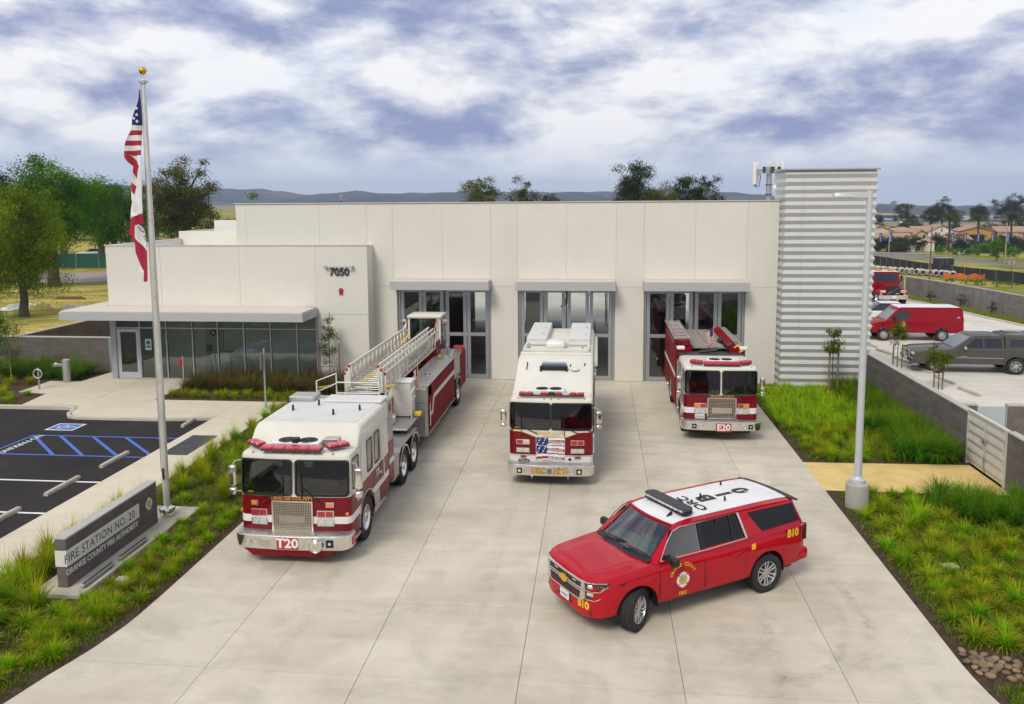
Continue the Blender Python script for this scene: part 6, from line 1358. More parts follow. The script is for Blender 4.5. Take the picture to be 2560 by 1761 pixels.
 for ch, y in (('B', 2.44), ('1', 2.95), ('0', 3.42)): text(t, ch, frame((.05, y, 0), (-1, 0, 0), (0, -1, 0)), .54, 0, .05, sx=1.0)
 t.v = [(x, y, zr(x, y) + .012) for x, y, z in t.v]; P('roof_lettering', t, M_BLACK, smooth=0)
build_suv()

# ---- simpler side-profile vehicles in the yard
def cutwheels(mb, name, m, ys, rad, zc):
 return boolean(mb.mesh(name, m), [MB().lathe([(rad, -2), (rad, 2)], 28, Matrix.Translation((0, y, zc)) @ Matrix.Rotation(PI / 2, 4, 'Y')) for y in ys])
def shell(prof, hw, lip=.06, top=None):
 rings = []
 cz = sum(z for _, z in prof) / len(prof); cyy = sum(y for y, _ in prof) / len(prof)
 for x, k in ((-hw, lip), (-hw + .03, lip * .35), (-hw + .10, 0), (hw - .10, 0), (hw - .03, lip * .35), (hw, lip)):
  rings.append([(x, y + (cyy - y) * k * .25, z - (k if z > cz else -k * .3)) for y, z in prof])
 return MB().loft(rings)
def tumble(prof, hb, ht, z0, z1):
 """cabin: side profile with sides leaning in towards the roof"""
 rings = []
 for s, ins in ((-1, 0), (-1, .05), (1, .05), (1, 0)):
  rings.append([(s * ((hb + (ht - hb) * (z - z0) / (z1 - z0)) - ins), y, z + (0.02 if ins and z > z1 - .05 else 0)) for y, z in prof])
 return MB().loft(rings)
def sidewin(P, polys, hb, ht, z0, z1, m, name='side_window', off=.006):
 for poly in polys:
  for s in (-1, 1): P(name, MB().add([(s * (hb + (ht - hb) * (z - z0) / (z1 - z0) + off), y, z) for y, z in poly], [tuple(range(len(poly)))]), m)
M_GRYP = paint('pickup_grey', (0.075, 0.070, 0.062), .3, .4); M_VRED = paint('van_red', (0.24, 0.003, 0.011), .32, .4); M_CWIN = mat('car_window', (0.02, 0.024, 0.025), 0.06, spec=.6); M_CWINL = mat('car_windshield', (0.16, 0.19, 0.19), 0.06, spec=.7)
# grey pickup: front towards -x in the world, seen from its left side
pk = thing('pickup_truck', 'dark grey crew cab pickup with a matching camper shell, parked beyond the block wall', 'pickup', (16.15, 41.95, 0), math.radians(-93))
def build_pickup():
 r = pk; r.scale = (1.0, 1.01, .96); P = lambda n, mb, m, par=None, label=None, smooth=35.0: part(n, mb, m, par or r, label, smooth)
 prof = [(-1.0, .45), (-1.02, .80), (-.95, 1.05), (-.6, 1.13), (.70, 1.22), (1.1, 1.24), (4.6, 1.26), (4.7, 1.2), (4.7, .55), (4.0, .48), (.0, .45)]
 P('body', cutwheels(shell(prof, .98, .05), 'body', M_GRYP, (0, 3.5), .48, .42), None)
 cab = [(.75, 1.20), (1.55, 1.80), (1.75, 1.86), (2.75, 1.86), (2.95, 1.84), (3.0, 1.20)]; P('cab', tumble(cab, .93, .76, 1.2, 1.86), M_GRYP)
 sh = [(3.03, 1.24), (3.03, 1.80), (3.1, 1.88), (4.6, 1.86), (4.75, 1.75), (4.78, 1.24)]; P('camper_shell', tumble(sh, .93, .80, 1.24, 1.88), M_GRYP)
 sidewin(P, [[(1.28, 1.28), (1.70, 1.72), (2.05, 1.74), (2.05, 1.28)], [(2.12, 1.28), (2.12, 1.74), (2.85, 1.74), (2.9, 1.30)]], .93, .76, 1.2, 1.86, M_CWIN); sidewin(P, [[(3.2, 1.36), (3.25, 1.72), (4.5, 1.70), (4.6, 1.36)]], .93, .80, 1.24, 1.88, M_CWIN, 'camper_window')
 P('windshield', MB().add([(-.80, .83, 1.27), (.80, .83, 1.27), (.68, 1.52, 1.785), (-.68, 1.52, 1.785)], [(0, 1, 2, 3)]), M_CWINL)
 for s in (-1, 1):
  for y in (0, 3.5): wheel(r, s * .86, y, .40, .27, 'suv')
  P('wheel_flare', MB().tube([(s * .985, 3.5 + .5 * math.cos(a), .42 + .5 * math.sin(a)) for a in [PI * k / 12 for k in range(13)]], .03, 6).tube([(s * .985, .5 * math.cos(a), .42 + .5 * math.sin(a)) for a in [PI * k / 12 for k in range(13)]], .03, 6), M_GRYP)
  hl = P('headlight', MB().box(min(s * .55, s * .93), max(s * .55, s * .93), -1.03, -.80, .85, 1.02, .04), M_LCLR); P('indicator', MB().box(min(s * .80, s * .96), max(s * .80, s * .96), -1.0, -.72, .86, .98, .03), M_LAMB, hl)
  P('door_mirror', MB().box(min(s * .98, s * 1.16), max(s * .98, s * 1.16), 1.15, 1.28, 1.22, 1.38, .04, seg=2), M_CHROME)
  for y in (1.95, 2.8): P('door_handle', MB().box(min(s * .97, s * .998), max(s * .97, s * .998), y - .1, y + .08, 1.06, 1.10, .01), M_DARK)
  for y in (1.0, 2.08, 3.0): P('door_gap', MB().box(min(s * .979, s * .983), max(s * .979, s * .983), y - .006, y + .006, .55, 1.2), M_BLACK)
  P('side_moulding', MB().box(min(s * .98, s * .995), max(s * .98, s * .995), .9, 2.95, .78, .81, .004), M_SATIN); P('roof_bar', MB().tube([(s * .6, 3.15, 1.96), (s * .6, 4.6, 1.95)], .02, 6), M_SATIN)
  t = MB(); text(t, 'TUNDRA', frame((s * .984, 1.2, .86), (0, s, 0), (0, 0, 1)), .07, 0, .004); P('name_badge', t, M_CHROME, smooth=0)
 P('grille', MB().box(-.52, .52, -1.05, -.9, .82, 1.04, .03), M_BLACK); P('grille_surround', MB().plate(rrect(1.1, .26, .05, 3), rrect(1.0, .18, .04, 3), frame((0, -1.045, .93), (1, 0, 0), (0, 0, 1)), .02), M_CHROME)
 for z in (.88, .93, .98): P('grille_bar', MB().box(-.48, .48, -1.062, -1.05, z - .008, z + .008), M_CHROME)
 P('bumper', MB().box(-.97, .97, -1.08, -.85, .48, .74, .06, seg=2), M_GRYP); P('bumper_trim', MB().box(-.92, .92, -1.1, -1.0, .70, .76, .02), M_CHROME); P('licence_plate', MB().box(-.15, .15, -1.11, -1.08, .56, .69), M_STRIPE)
 for y in (3.35, 4.3): P('cross_bar', MB().tube([(-.62, y, 1.95), (.62, y, 1.95)], .02, 6), M_BLACK)
build_pickup()
van = thing('cargo_van', 'dark red panel van with a white roof, parked behind the grey pickup', 'van', (16.75, 51.2, 0), math.radians(-91))
def build_van():
 r = van; r.scale = (.95, .93, .95); P = lambda n, mb, m, par=None, label=None, smooth=35.0: part(n, mb, m, par or r, label, smooth)
 prof = [(-.72, .50), (-.76, .80), (-.70, 1.05), (-.45, 1.15), (.15, 1.24), (3.0, 1.24), (4.75, 1.24), (4.78, .6), (4.6, .5)]
 P('body', cutwheels(shell(prof, 1.0, .04), 'body', M_VRED, (0, 3.5), .45, .38), None)
 up = [(.10, 1.22), (.80, 1.92), (1.05, 2.05), (4.55, 2.05), (4.68, 1.95), (4.76, 1.22)]; P('upper_body', tumble(up, .985, .84, 1.22, 2.05), M_VRED)
 P('roof', MB().loft([[(x, 1.0, 2.075), (x, .92, 2.03), (x, 4.55, 2.04), (x, 4.5, 2.09)] for x in (-.80, .80)]), M_SWHT)
 sidewin(P, [[(.42, 1.30), (.95, 1.86), (1.50, 1.88), (1.50, 1.30)]], .985, .84, 1.22, 2.05, M_CWIN); P('windshield', MB().add([(-.86, .165, 1.29), (.86, .165, 1.29), (.74, .74, 1.865), (-.74, .74, 1.865)], [(0, 1, 2, 3)]), M_CWINL)
 for s in (-1, 1):
  for y in (0, 3.5): wheel(r, s * .88, y, .37, .25, 'steel')
  P('door_mirror', MB().box(min(s * 1.0, s * 1.18), max(s * 1.0, s * 1.18), .55, .68, 1.28, 1.50, .03), M_BLACK); P('headlight', MB().box(min(s * .55, s * .92), max(s * .55, s * .92), -.78, -.62, .82, .98, .03), M_LCLR); P('indicator', MB().box(min(s * .88, s * 1.0), max(s * .88, s * 1.0), -.74, -.52, .82, .98, .02), M_LAMB)
  for y in (.62, 1.62): P('door_gap', MB().box(min(s * .999, s * 1.003), max(s * .999, s * 1.003), y - .006, y + .006, .6, 1.24), M_BLACK)
  P('door_handle', MB().box(min(s * .93, s * .97), max(s * .93, s * .97), 4.35, 4.5, 1.42, 1.52, .01), M_SATIN); P('side_moulding', MB().box(min(s * 1.0, s * 1.008), max(s * 1.0, s * 1.008), 1.7, 4.6, .88, .90), M_VRED)
  emblem(P, r, frame((s * 1.004, 1.12, 1.02), (0, s, 0), (0, 0, 1)), .14)
 P('grille', MB().box(-.5, .5, -.79, -.7, .80, 1.0, .02), M_DARK); P('bumper', MB().box(-.98, .98, -.90, -.65, .46, .68, .05), M_BLACK); P('rear_bumper', MB().box(-.95, .95, 4.7, 4.88, .48, .62, .03), M_BLACK)
build_van()
hv = thing('heavy_truck', 'red conventional heavy truck with white cab roof and amber beacons, far end of yard', 'truck', (23.0, 67.6, 0), math.radians(3))
def build_heavy():
 r = hv; r.scale = (.92, .92, .92); P = lambda n, mb, m, par=None, label=None, smooth=35.0: part(n, mb, m, par or r, label, smooth)
 P('bonnet', MB().loft([[(-.62, -.2, .85), (.62, -.2, .85), (.58, -.2, 1.62), (-.58, -.2, 1.62)], [(-.80, 1.45, .85), (.80, 1.45, .85), (.78, 1.45, 1.86), (-.78, 1.45, 1.86)]]), M_VRED)
 P('cab', MB().loft([[(x, 1.4, .8), (x, 1.4, 1.75), (x * .95, 1.60, 2.62), (x * .95, 2.9, 2.66), (x, 2.95, .8)] for x in (-1.18, 1.18)]), M_VRED); P('cab_roof', MB().box(-1.10, 1.10, 1.55, 2.9, 2.665, 2.74, .03), M_SWHT)
 P('windshield', MB().add([(-1.0, 1.40, 1.84), (1.0, 1.40, 1.84), (.95, 1.565, 2.54), (-.95, 1.565, 2.54)], [(0, 1, 2, 3)]), M_CWIN); P('windshield_post', MB().bar((0, 1.38, 1.84), (0, 1.55, 2.54), .05, .03), M_VRED)
 P('beacon', MB().box(-.80, -.25, 1.75, 1.95, 2.75, 2.9, .03), mat('beacon_amber', (.75, .20, .02), .3)); P('beacon', MB().box(.25, .80, 1.75, 1.95, 2.75, 2.9, .03), MATS['beacon_amber']); P('roof_horn', MB().box(-.2, .2, 1.8, 1.9, 2.75, 2.84, .02), M_STRIPE)
 g = P('grille', MB().box(-.55, .55, -.24, -.18, .9, 1.62, .02), M_BLACK); P('grille_sash', MB().bar((-.5, -.25, .95), (.5, -.25, 1.5), .01, .03), M_CHROME, g); P('name_badge', MB().box(.18, .48, -.25, -.24, .95, .99), M_STRIPE, g)
 P('bumper', MB().box(-1.2, 1.2, -.45, -.2, .50, .84, .04), M_CHROME); P('licence_plate', MB().box(-.16, .16, -.47, -.45, .62, .80), M_STRIPE); P('tow_hook', MB().box(-.25, .25, -.4, -.2, .36, .48, .02), M_DARK)
 for s in (-1, 1):
  P('fender', MB().tube([(s * .98, .35 + .62 * math.cos(a), .55 + .62 * math.sin(a)) for a in [PI * k / 10 for k in range(11)]], .2, 8), M_VRED); hl = P('headlight', MB().box(min(s * .62, s * 1.1), max(s * .62, s * 1.1), -.28, -.1, 1.02, 1.26, .04), M_LCLR); P('indicator', MB().box(min(s * .92, s * 1.1), max(s * .92, s * 1.1), -.29, -.1, 1.05, 1.22, .03), M_LAMB, hl)
  wheel(r, s * 1.02, .35, .52, .30, 'truck'); wheel(r, s * 1.0, 5.2, .52, .46, 'truck'); wheel(r, s * 1.0, 6.5, .52, .46, 'truck'); P('door_mirror', MB().box(min(s * 1.22, s * 1.36), max(s * 1.22, s * 1.36), 1.38, 1.46, 1.85, 2.4, .02), M_BLACK)
 P('chassis', MB().box(-.45, .45, 0, 7.5, .55, .85), M_DARK); P('tank_body', MB().box(-1.15, 1.15, 3.2, 7.5, .95, 2.3, .05), M_VRED)
build_heavy()
# white car mostly hidden behind the van
wc = thing('white_car', 'white car mostly hidden behind the tower, only its nose showing by the red van', 'car', (17.4, 57.3, 0), math.radians(-95))
def build_wcar():
 r = wc; P = lambda n, mb, m, par=None, label=None, smooth=35.0: part(n, mb, m, par or r, label, smooth)
 prof = [(-.9, .35), (-.95, .70), (-.6, .88), (.5, .98), (3.4, 1.0), (3.55, .4)]
 P('body', cutwheels(shell(prof, .9, .05), 'body', M_SWHT, (0, 2.7), .38, .33), None); P('cabin', tumble([(.45, .95), (1.15, 1.40), (2.5, 1.42), (3.2, .98)], .85, .65, .95, 1.42), M_CWIN); P('roof', MB().box(-.6, .6, 1.2, 2.45, 1.44, 1.47, .01), M_SWHT)
 for s in (-1, 1):
  for y in (0, 2.7): wheel(r, s * .80, y, .33, .22, 'steel')
  P('headlight', MB().box(min(s * .5, s * .85), max(s * .5, s * .85), -.95, -.75, .62, .74, .03), M_LCLR)
build_wcar()

# ------------------------------------------------------------------ block walls
def cmu(name, c, ov=0.16):
 t = NT(name); p = t.pos(); n = t.noise(1.2, 5, .6, p); f = t.noise(70, 4, .7, p)
 k = t.math('MULTIPLY', t.rng(n, .3, .7, .88, 1.1), t.rng(t.objrand(), 0, 1, 1 - ov, 1 + ov)); k = t.math('MULTIPLY', k, t.rng(f, .3, .7, .8, 1.2))
 t.set(color=t.hsv((*c, 1), .5, 1., k), rough=.92, spec=.2); t.bump(f, .4, .006); return t.m
M_CMU = cmu('block_brown', (0.150, 0.132, 0.118)); M_CMUD = cmu('block_dark', (0.135, 0.115, 0.102), .12); M_MORT = mat('mortar', (0.17, 0.155, 0.14), .95, var=.1); M_CAPC = mat('wall_cap', (0.42, 0.40, 0.37), .85, var=.08, vscale=4, bump=.2, bscale=50)
_bk = {}
def block_mesh(L, H, T, m):
 key = (round(L, 3), round(H, 3), T, m.name)
 if key not in _bk: _bk[key] = MB().box(-L / 2, L / 2, -T / 2, T / 2, -H / 2, H / 2, .005).mesh('block', m, 0)
 return _bk[key]
def block_wall(name, label, p0, p1, h, m=None, L=.4, hb=.2, T=.2, cap=True, zb=0.0, group=None):
 m = m or M_CMU; p0, p1 = Vector(p0), Vector(p1); d = p1 - p0; Lt = d.length; rz = math.atan2(d.y, d.x)
 t = thing(name, label, 'wall', (p0.x, p0.y, zb), rz, group)
 rows = round(h / hb); hb = h / rows
 part('mortar_core', MB().box(.004, Lt - .004, -T / 2 + .006, T / 2 - .006, -.15, h - .004), M_MORT, t, smooth=0)
 for j in range(rows):
  x = 0.0; off = (L / 2 if j % 2 else 0)
  while x < Lt - .02:
   w = (L - off if x == 0 and off else L); w = min(w, Lt - x)
   if w > .05:
    o = link(bpy.data.objects.new('block', block_mesh(w - .008, hb - .008, T, m)), t); o.location = (x + w / 2, 0, (j + .5) * hb)
   x += w
 if cap: part('wall_cap', MB().box(-.01, Lt + .01, -T / 2 - .012, T / 2 + .012, h + .002, h + .055, .006), M_CAPC, t)
 return t
block_wall('block_wall', 'brown block wall from the metal tower to the white gate', (11.72, 36.9), (11.72, 26.95), 1.60)
block_wall('block_wall', 'brown block wall running on to the right of the white gate', (11.72, 24.35), (11.72, 17.0), 1.66)
block_wall('block_wall', 'short dark block wall left of the grey enclosure door', (11.86, 27.9), (12.28, 27.9), 1.6, M_CMUD)
block_wall('block_wall', 'dark block wall right of the grey enclosure door', (13.22, 27.9), (16.2, 27.9), 1.6, M_CMUD)
ed = thing('enclosure_door', 'plain grey metal door between two dark block walls', 'door', (12.75, 27.88, 0))
part('door_leaf', MB().box(-.44, .44, -.03, .03, .02, 1.58, .008), M_ALUL, ed); part('door_frame', MB().box(-.47, -.44, -.06, .06, 0, 1.62).box(.44, .47, -.06, .06, 0, 1.62), M_ALU, ed); part('latch', MB().box(-.36, -.22, -.06, -.03, .82, .86), M_SATIN, ed)
block_wall('block_wall', 'dark block wall behind the drinking fountain', (-36.0, 38.6), (-23.95, 38.6), 1.66, M_CMUD, T=.2)
block_wall('block_wall', 'dark block wall running away behind the fountain wall', (-29.0, 38.8), (-28.7, 52.0), 1.66, M_CMUD)
part('wall_end_post', MB().box(-.1, .1, -.05, .05, 0, 1.7), M_ALU, bpy.data.objects['block_wall.004'], loc=(12.08, -.12, 0))
def far_wall():
 t = NT('far_block'); p = t.pos(); b = t.N.new('ShaderNodeTexBrick'); b.inputs['Scale'].default_value = 1.0; b.inputs['Brick Width'].default_value = .4; b.inputs['Row Height'].default_value = .2; b.inputs['Mortar Size'].default_value = .008
 b.inputs['Color1'].default_value = (.20, .185, .17, 1); b.inputs['Color2'].default_value = (.25, .23, .21, 1); b.inputs['Mortar'].default_value = (.17, .16, .15, 1)
 sx = t.N.new('ShaderNodeSeparateXYZ'); t.L.new(p, sx.inputs[0]); cb = t.N.new('ShaderNodeCombineXYZ'); t.L.new(t.math('ADD', sx.outputs[1], sx.outputs[0]), cb.inputs[0]); t.L.new(sx.outputs[2], cb.inputs[1]); t.L.new(cb.outputs[0], b.inputs[0])
 st = t.noise(1., 5, .6, t.mapping(p, (1.5, 1.5, .3))); t.set(color=t.hsv(b.outputs[0], .5, 1., t.rng(st, .3, .7, .8, 1.2)), rough=.95, spec=.15); t.bump(b.outputs['Fac'], .3, .01); return t.m
M_FARB = far_wall()
def plain_wall(label, pts, h, T=.2):
 mb = MB(); cp = MB()
 for a, b in zip(pts, pts[1:]): mb.bar((*a, h / 2 - .05), (*b, h / 2 - .05), T, h + .1); cp.bar((*a, h + .03), (*b, h + .03), T + .03, .05)
 t = thing('yard_wall', label, 'wall'); part('wall_body', mb, M_FARB, t, smooth=0); part('wall_cap', cp, M_CAPC, t, smooth=0)
plain_wall('long grey block wall closing the far side of the yard', [(26.6, 74.8), (28.0, 68.4), (29.2, 60), (30.4, 50), (31.2, 40)], 1.55)
plain_wall('short grey block wall behind the red heavy truck', [(20.0, 76.2), (26.45, 75.0)], 1.6)
# white gate in the wall
gt = thing('metal_gate', 'white double gate of folded metal panels in the brown block wall', 'gate', (11.66, 24.40, 0))
M_GATE = mat('gate_white', (0.60, 0.58, 0.52), .45, .15, .06)
part('gate_frame', MB().box(-.06, .06, 0, .07, 0, 1.72).box(-.06, .06, 2.42, 2.5, 0, 1.72).box(-.06, .06, .07, 2.42, 1.66, 1.72), M_GATE, gt)
for k in (0, 1):
 y0, y1 = .09 + k * 1.165, 1.235 + k * 1.165; lf = part('gate_leaf', MB().box(-.05, .03, y0, y0 + .06, .08, 1.64).box(-.05, .03, y1 - .06, y1, .08, 1.64).box(-.05, .03, y0 + .06, y1 - .06, .08, .13).box(-.05, .03, y0 + .06, y1 - .06, 1.59, 1.64), M_GATE, gt)
 n = 5; hh = 1.46 / n
 for i in range(n):
  z = .13 + i * hh; m = MB().loft([[(-.035, y, z), (-.075, y, z + hh * .35), (-.075, y, z + hh * .55), (-.035, y, z + hh)] for y in (y0 + .06, y1 - .06)], cap=False, ring_closed=False); part('panel_fold', m, M_GATE, lf, smooth=20)
 for z in (.3, .85, 1.45): yy = y0 - .02 if k == 0 else y1 - .02; part('hinge', MB().box(-.085, -.05, yy, yy + .05, z - .06, z + .06, .006), M_GATE, gt)
part('gate_latch', MB().box(-.12, -.06, 1.12, 1.42, 1.0, 1.05, .008).box(-.12, -.06, 1.2, 1.26, .92, 1.08), M_SATIN, gt); part('drop_bolt', MB().box(-.11, -.07, 1.16, 1.2, .1, .6), M_SATIN, gt)

# ------------------------------------------------------------------ flagpole and flags
M_POLE = mat('brushed_pole', (0.66, 0.64, 0.59), .32, .45, .10, 2.5, rvar=.06)
fp = thing('flagpole', 'tall brushed metal flagpole with a gold ball beside the monument sign', 'flagpole', (-11.35, 20.33, .06))
part('pole', MB().lathe([(.085, 0), (.085, 3), (.07, 7), (.048, 11.2)], 24), M_POLE, fp); part('collar', MB().lathe([(.20, 0), (.205, .16), (.19, .20), (.12, .235), (.088, .25)], 28), M_CHROME, fp)
part('truck', MB().lathe([(.05, 11.2), (.075, 11.22), (.075, 11.28), (.03, 11.30), (.012, 11.34), (.012, 11.46)], 16).box(-.12, .12, -.03, .03, 11.24, 11.29, .01), M_SATIN, fp)
part('gold_ball', MB().lathe([(.01, 11.44)] + [(.095 * math.sin(a), 11.53 - .095 * math.cos(a)) for a in [PI * k / 12 for k in range(1, 12)]] + [(.005, 11.625)], 20), mat('ball_gold', (.72, .36, .04), .25, .8), fp)
part('cleat', MB().box(-.02, .02, -.13, -.085, 1.0, 1.3, .01), M_BLACK, fp); part('halyard', MB().tube([(-.10, -.02, 1.15), (-.085, -.03, 6), (-.06, -.02, 11.2)], .008, 5), mat('rope', (.42, .40, .35), .9), fp)
def px_at(px, py, Yw):
 """photo pixel to the plane y = Yw, used to read off measured sizes"""
 f, ppy, yaw, pitch, roll, H = 2083.38, 743.91, -0.1025, 0.1155, -0.0064, 8.3
 cy_, sy_, cp_, sp_ = math.cos(yaw), math.sin(yaw), math.cos(pitch), math.sin(pitch)
 fw = Vector((sy_ * cp_, cy_ * cp_, -sp_)); r = Vector((cy_, -sy_, 0)); u = r.cross(fw); cr, sr = math.cos(roll), math.sin(roll); r2 = cr * r + sr * u; u2 = -sr * r + cr * u
 d = fw + (px - 1280) / f * r2 - (py - ppy) / f * u2; return Vector((0, 0, H)) + d * (Yw / d.y)
def cloth(name, label, polys, mats, org, wave=.05, back=.0):
 bm = bmesh.new()
 for poly, mi in polys:
  vs = []
  for zx, zy in poly: p = px_at(280 + zx / 2.8, 150 + zy / 2.8, 20.33); vs.append(bm.verts.new((p.x - org[0], 0, p.z - org[2])))
  f = bm.faces.new(vs); f.material_index = mi
 bmesh.ops.remove_doubles(bm, verts=bm.verts[:], dist=.004); bmesh.ops.triangulate(bm, faces=bm.faces[:])
 for _ in range(3): bmesh.ops.subdivide_edges(bm, edges=bm.edges[:], cuts=1, use_grid_fill=True)
 for v in bm.verts: x, z = v.co.x, v.co.z; v.co.y = back + wave * math.sin(x * 21 + z * 1.6) + wave * .7 * math.sin(x * 9 - z * 2.3 + 1)
 g = bmesh.ops.duplicate(bm, geom=bm.verts[:] + bm.edges[:] + bm.faces[:])
 for e in g['geom']:
  if isinstance(e, bmesh.types.BMVert): e.co.y += .012
 fs = [e for e in g['geom'] if isinstance(e, bmesh.types.BMFace)]; bmesh.ops.reverse_faces(bm, faces=fs)
 me = bpy.data.meshes.new(name); bm.to_mesh(me); bm.free()
 for m in mats: me.materials.append(m)
 me.polygons.foreach_set('use_smooth', [True] * len(me.polygons))
 o = part(name, me, None, None); o.location = org; return o
org = (-11.35, 20.30, .06)
us = [([(196, 212), (204, 212), (206, 460), (145, 458), (168, 370)], 2)]
ed_ = [((145, 458), (206, 460)), ((133, 495), (207, 494)), ((122, 530), (207, 528)), ((114, 567), (208, 566)), ((107, 603), (209, 600)), ((100, 640), (210, 633)), ((93, 672), (211, 662))]
for k, (a, b) in enumerate(zip(ed_, ed_[1:])): us.append(([a[0], a[1], b[1], b[0]], 1 if k % 2 == 0 else 0))
us += [([(93, 672), (211, 662), (212, 670), (134, 668)], 0), ([(93, 672), (134, 668), (205, 745), (150, 745), (95, 686)], 0), ([(134, 668), (212, 670), (213, 748), (205, 745)], 1), ([(150, 745), (205, 745), (213, 748), (195, 820), (183, 850), (149, 788)], 0),
       ([(149, 788), (183, 850), (178, 890), (148, 858)], 1), ([(148, 858), (178, 890), (172, 950), (147, 918)], 0), ([(147, 918), (172, 950), (166, 1000), (147, 978)], 1), ([(147, 978), (166, 1000), (157, 1052), (150, 1045)], 0)]
tag(cloth('national_flag', '', us, [M_FLAGR, M_FLAGW, M_FLAGB], org, .05, -.02), 'limp stars and stripes flag at the top of the flagpole', 'flag')
stars = MB()
for zx, zy in ((178, 385), (181, 432), (158, 410), (177, 340)):
 p = px_at(280 + zx / 2.8, 150 + zy / 2.8, 20.22); pts = [(.05 * (1 if k % 2 == 0 else .42) * math.sin(PI * k / 5), .05 * (1 if k % 2 == 0 else .42) * math.cos(PI * k / 5)) for k in range(10)]
 disc(stars, pts, frame((p.x - org[0], -.12, p.z - org[2]), (1, 0, 0), (0, 0, 1)), .003)
part('stars', stars, M_FLAGW, bpy.data.objects['national_flag'])
M_FLAGG = mat('flag_green', (.01, .06, .03), .8); CR = mat('flag_crimson', (.36, .01, .035), .8)
cal = [([(236, 740), (216, 745), (185, 900), (148, 1118), (190, 1090), (236, 1075)], 1), ([(148, 1118), (190, 1090), (236, 1075), (238, 1142), (205, 1150), (188, 1160), (185, 1245), (137, 1205)], 0), ([(188, 1160), (205, 1150), (240, 1190), (255, 1260), (258, 1340), (185, 1245)], 1), ([(205, 1150), (238, 1142), (246, 1195), (240, 1190)], 2),
       ([(137, 1205), (185, 1245), (258, 1340), (265, 1550), (245, 1550), (243, 1480), (180, 1345), (183, 1290)], 0), ([(215, 1440), (243, 1475), (240, 1490), (210, 1475)], 1)]
tag(cloth('state_flag', '', cal, [CR, M_FLAGW, M_FLAGG], org, .04, -.10), 'limp white and red state flag hanging below the national flag', 'flag')
t = MB(); p = px_at(280 + 205 / 2.8, 150 + 1190 / 2.8, 20.1); text(t, 'NIA', frame((p.x - org[0], -.215, p.z - org[2]), (.72, 0, -.69), (.69, 0, .72)), .13, 0, .01); p = px_at(280 + 237 / 2.8, 150 + 1255 / 2.8, 20.1); text(t, 'REP', frame((p.x - org[0] - .0, -.215, p.z - org[2]), (.45, 0, -.89), (.89, 0, .45)), .13, 0, .01)
part('flag_lettering', t, M_BLACK, bpy.data.objects['state_flag'], smooth=0)

# ------------------------------------------------------------------ monument sign
sg = thing('monument_sign', 'dark block monument sign reading FIRE STATION NO. 20', 'sign', (-11.44, 16.08, 0))
Ls, Ts = 3.72, .24
part('core', MB().box(-Ts / 2 + .008, Ts / 2 - .008, .01, Ls - .01, -.1, 1.10), M_MORT, sg, smooth=0)
for j in range(6):
 z0, z1 = .06 + j * .178, .06 + (j + 1) * .178
 n = 9; xs = [0.0] + [(.2 if j % 2 else .4) + k * .4 for k in range(9)]; xs = [x for x in xs if x < Ls - .06] + [Ls]
 for a, b in zip(xs, xs[1:]): part('block', MB().box(-Ts / 2, Ts / 2, a + .003, b - .003, z0 + .003, z1 - .003, .004), M_CMUD, sg, smooth=0)
for k in range(12): part('cap_block', MB().box(-Ts / 2 - .01, Ts / 2 + .01, k * .31 + .002, (k + 1) * .31 - .002, 1.132, 1.175, .006), M_CAPC, sg)
wp = part('name_panel', MB().box(-Ts / 2 - .012, Ts / 2 + .015, -.015, 2.86, .53, .885, .004), mat('panel_white', (.66, .64, .57), .6, var=.04), sg)
t = MB(); text(t, 'FIRE STATION NO. 20', frame((Ts / 2 + .016, 1.28, .70), (0, 1, 0), (0, 0, 1)), .275, 0, .004, sx=.98, space=1.06); part('lettering', t, M_BLACK, wp, smooth=0)
t = MB(); text(t, 'ORANGE COUNTY FIRE AUTHORITY', frame((0, 0, 0), (0, 1, 0), (0, 0, 1)), .185, 0, .016, sx=.92); both = MB(); both.add([(Ts / 2 + .018, y + 1.36, z + .40) for x, y, z in t.v], t.f); both.add([(Ts / 2 + .004, y + 1.36, z + .40) for x, y, z in t.v], t.f)
part('authority_lettering', both, M_STRIPE, sg, smooth=0, fix=False)
emblem(lambda n, mb, m, par=None: part(n, mb, m, par or sg), sg, frame((Ts / 2 + .004, 3.33, .70), (0, 1, 0), (0, 0, 1)), .155)
struct('sign_slab', MB().box(-12.0, -10.85, 15.78, 20.0, -.1, .055, .01).box(-12.0, -10.72, 20.003, 20.95, -.1, .055, .01), M_KERB)
for y0, y1, wh in ((16.05, 17.2, 'nearer'), (17.45, 18.62, 'farther')):
 o = thing('ground_light', 'grey linear floodlight at the foot of the sign, the %s one' % wh, 'light', (-10.98, y0, .055), 0, 'linear floodlights')
 part('housing', MB().box(-.04, .04, 0, y1 - y0, .03, .10, .012), M_ALU, o); part('lens', MB().box(-.03, .03, .02, y1 - y0 - .02, .1005, .105), M_DARK, o)
 for yy in (.1, y1 - y0 - .1): part('bracket', MB().box(-.02, .02, yy - .02, yy + .02, 0, .03), M_DARK, o)
o = solo('valve_box', MB().box(-.13, .13, -.10, .10, 0, .10, .01).box(-.14, .14, -.11, .11, .101, .125, .006), M_CAPC, 'small grey utility box among the tussocks by the sign', 'box', (-10.35, 16.55, -.02), .2)

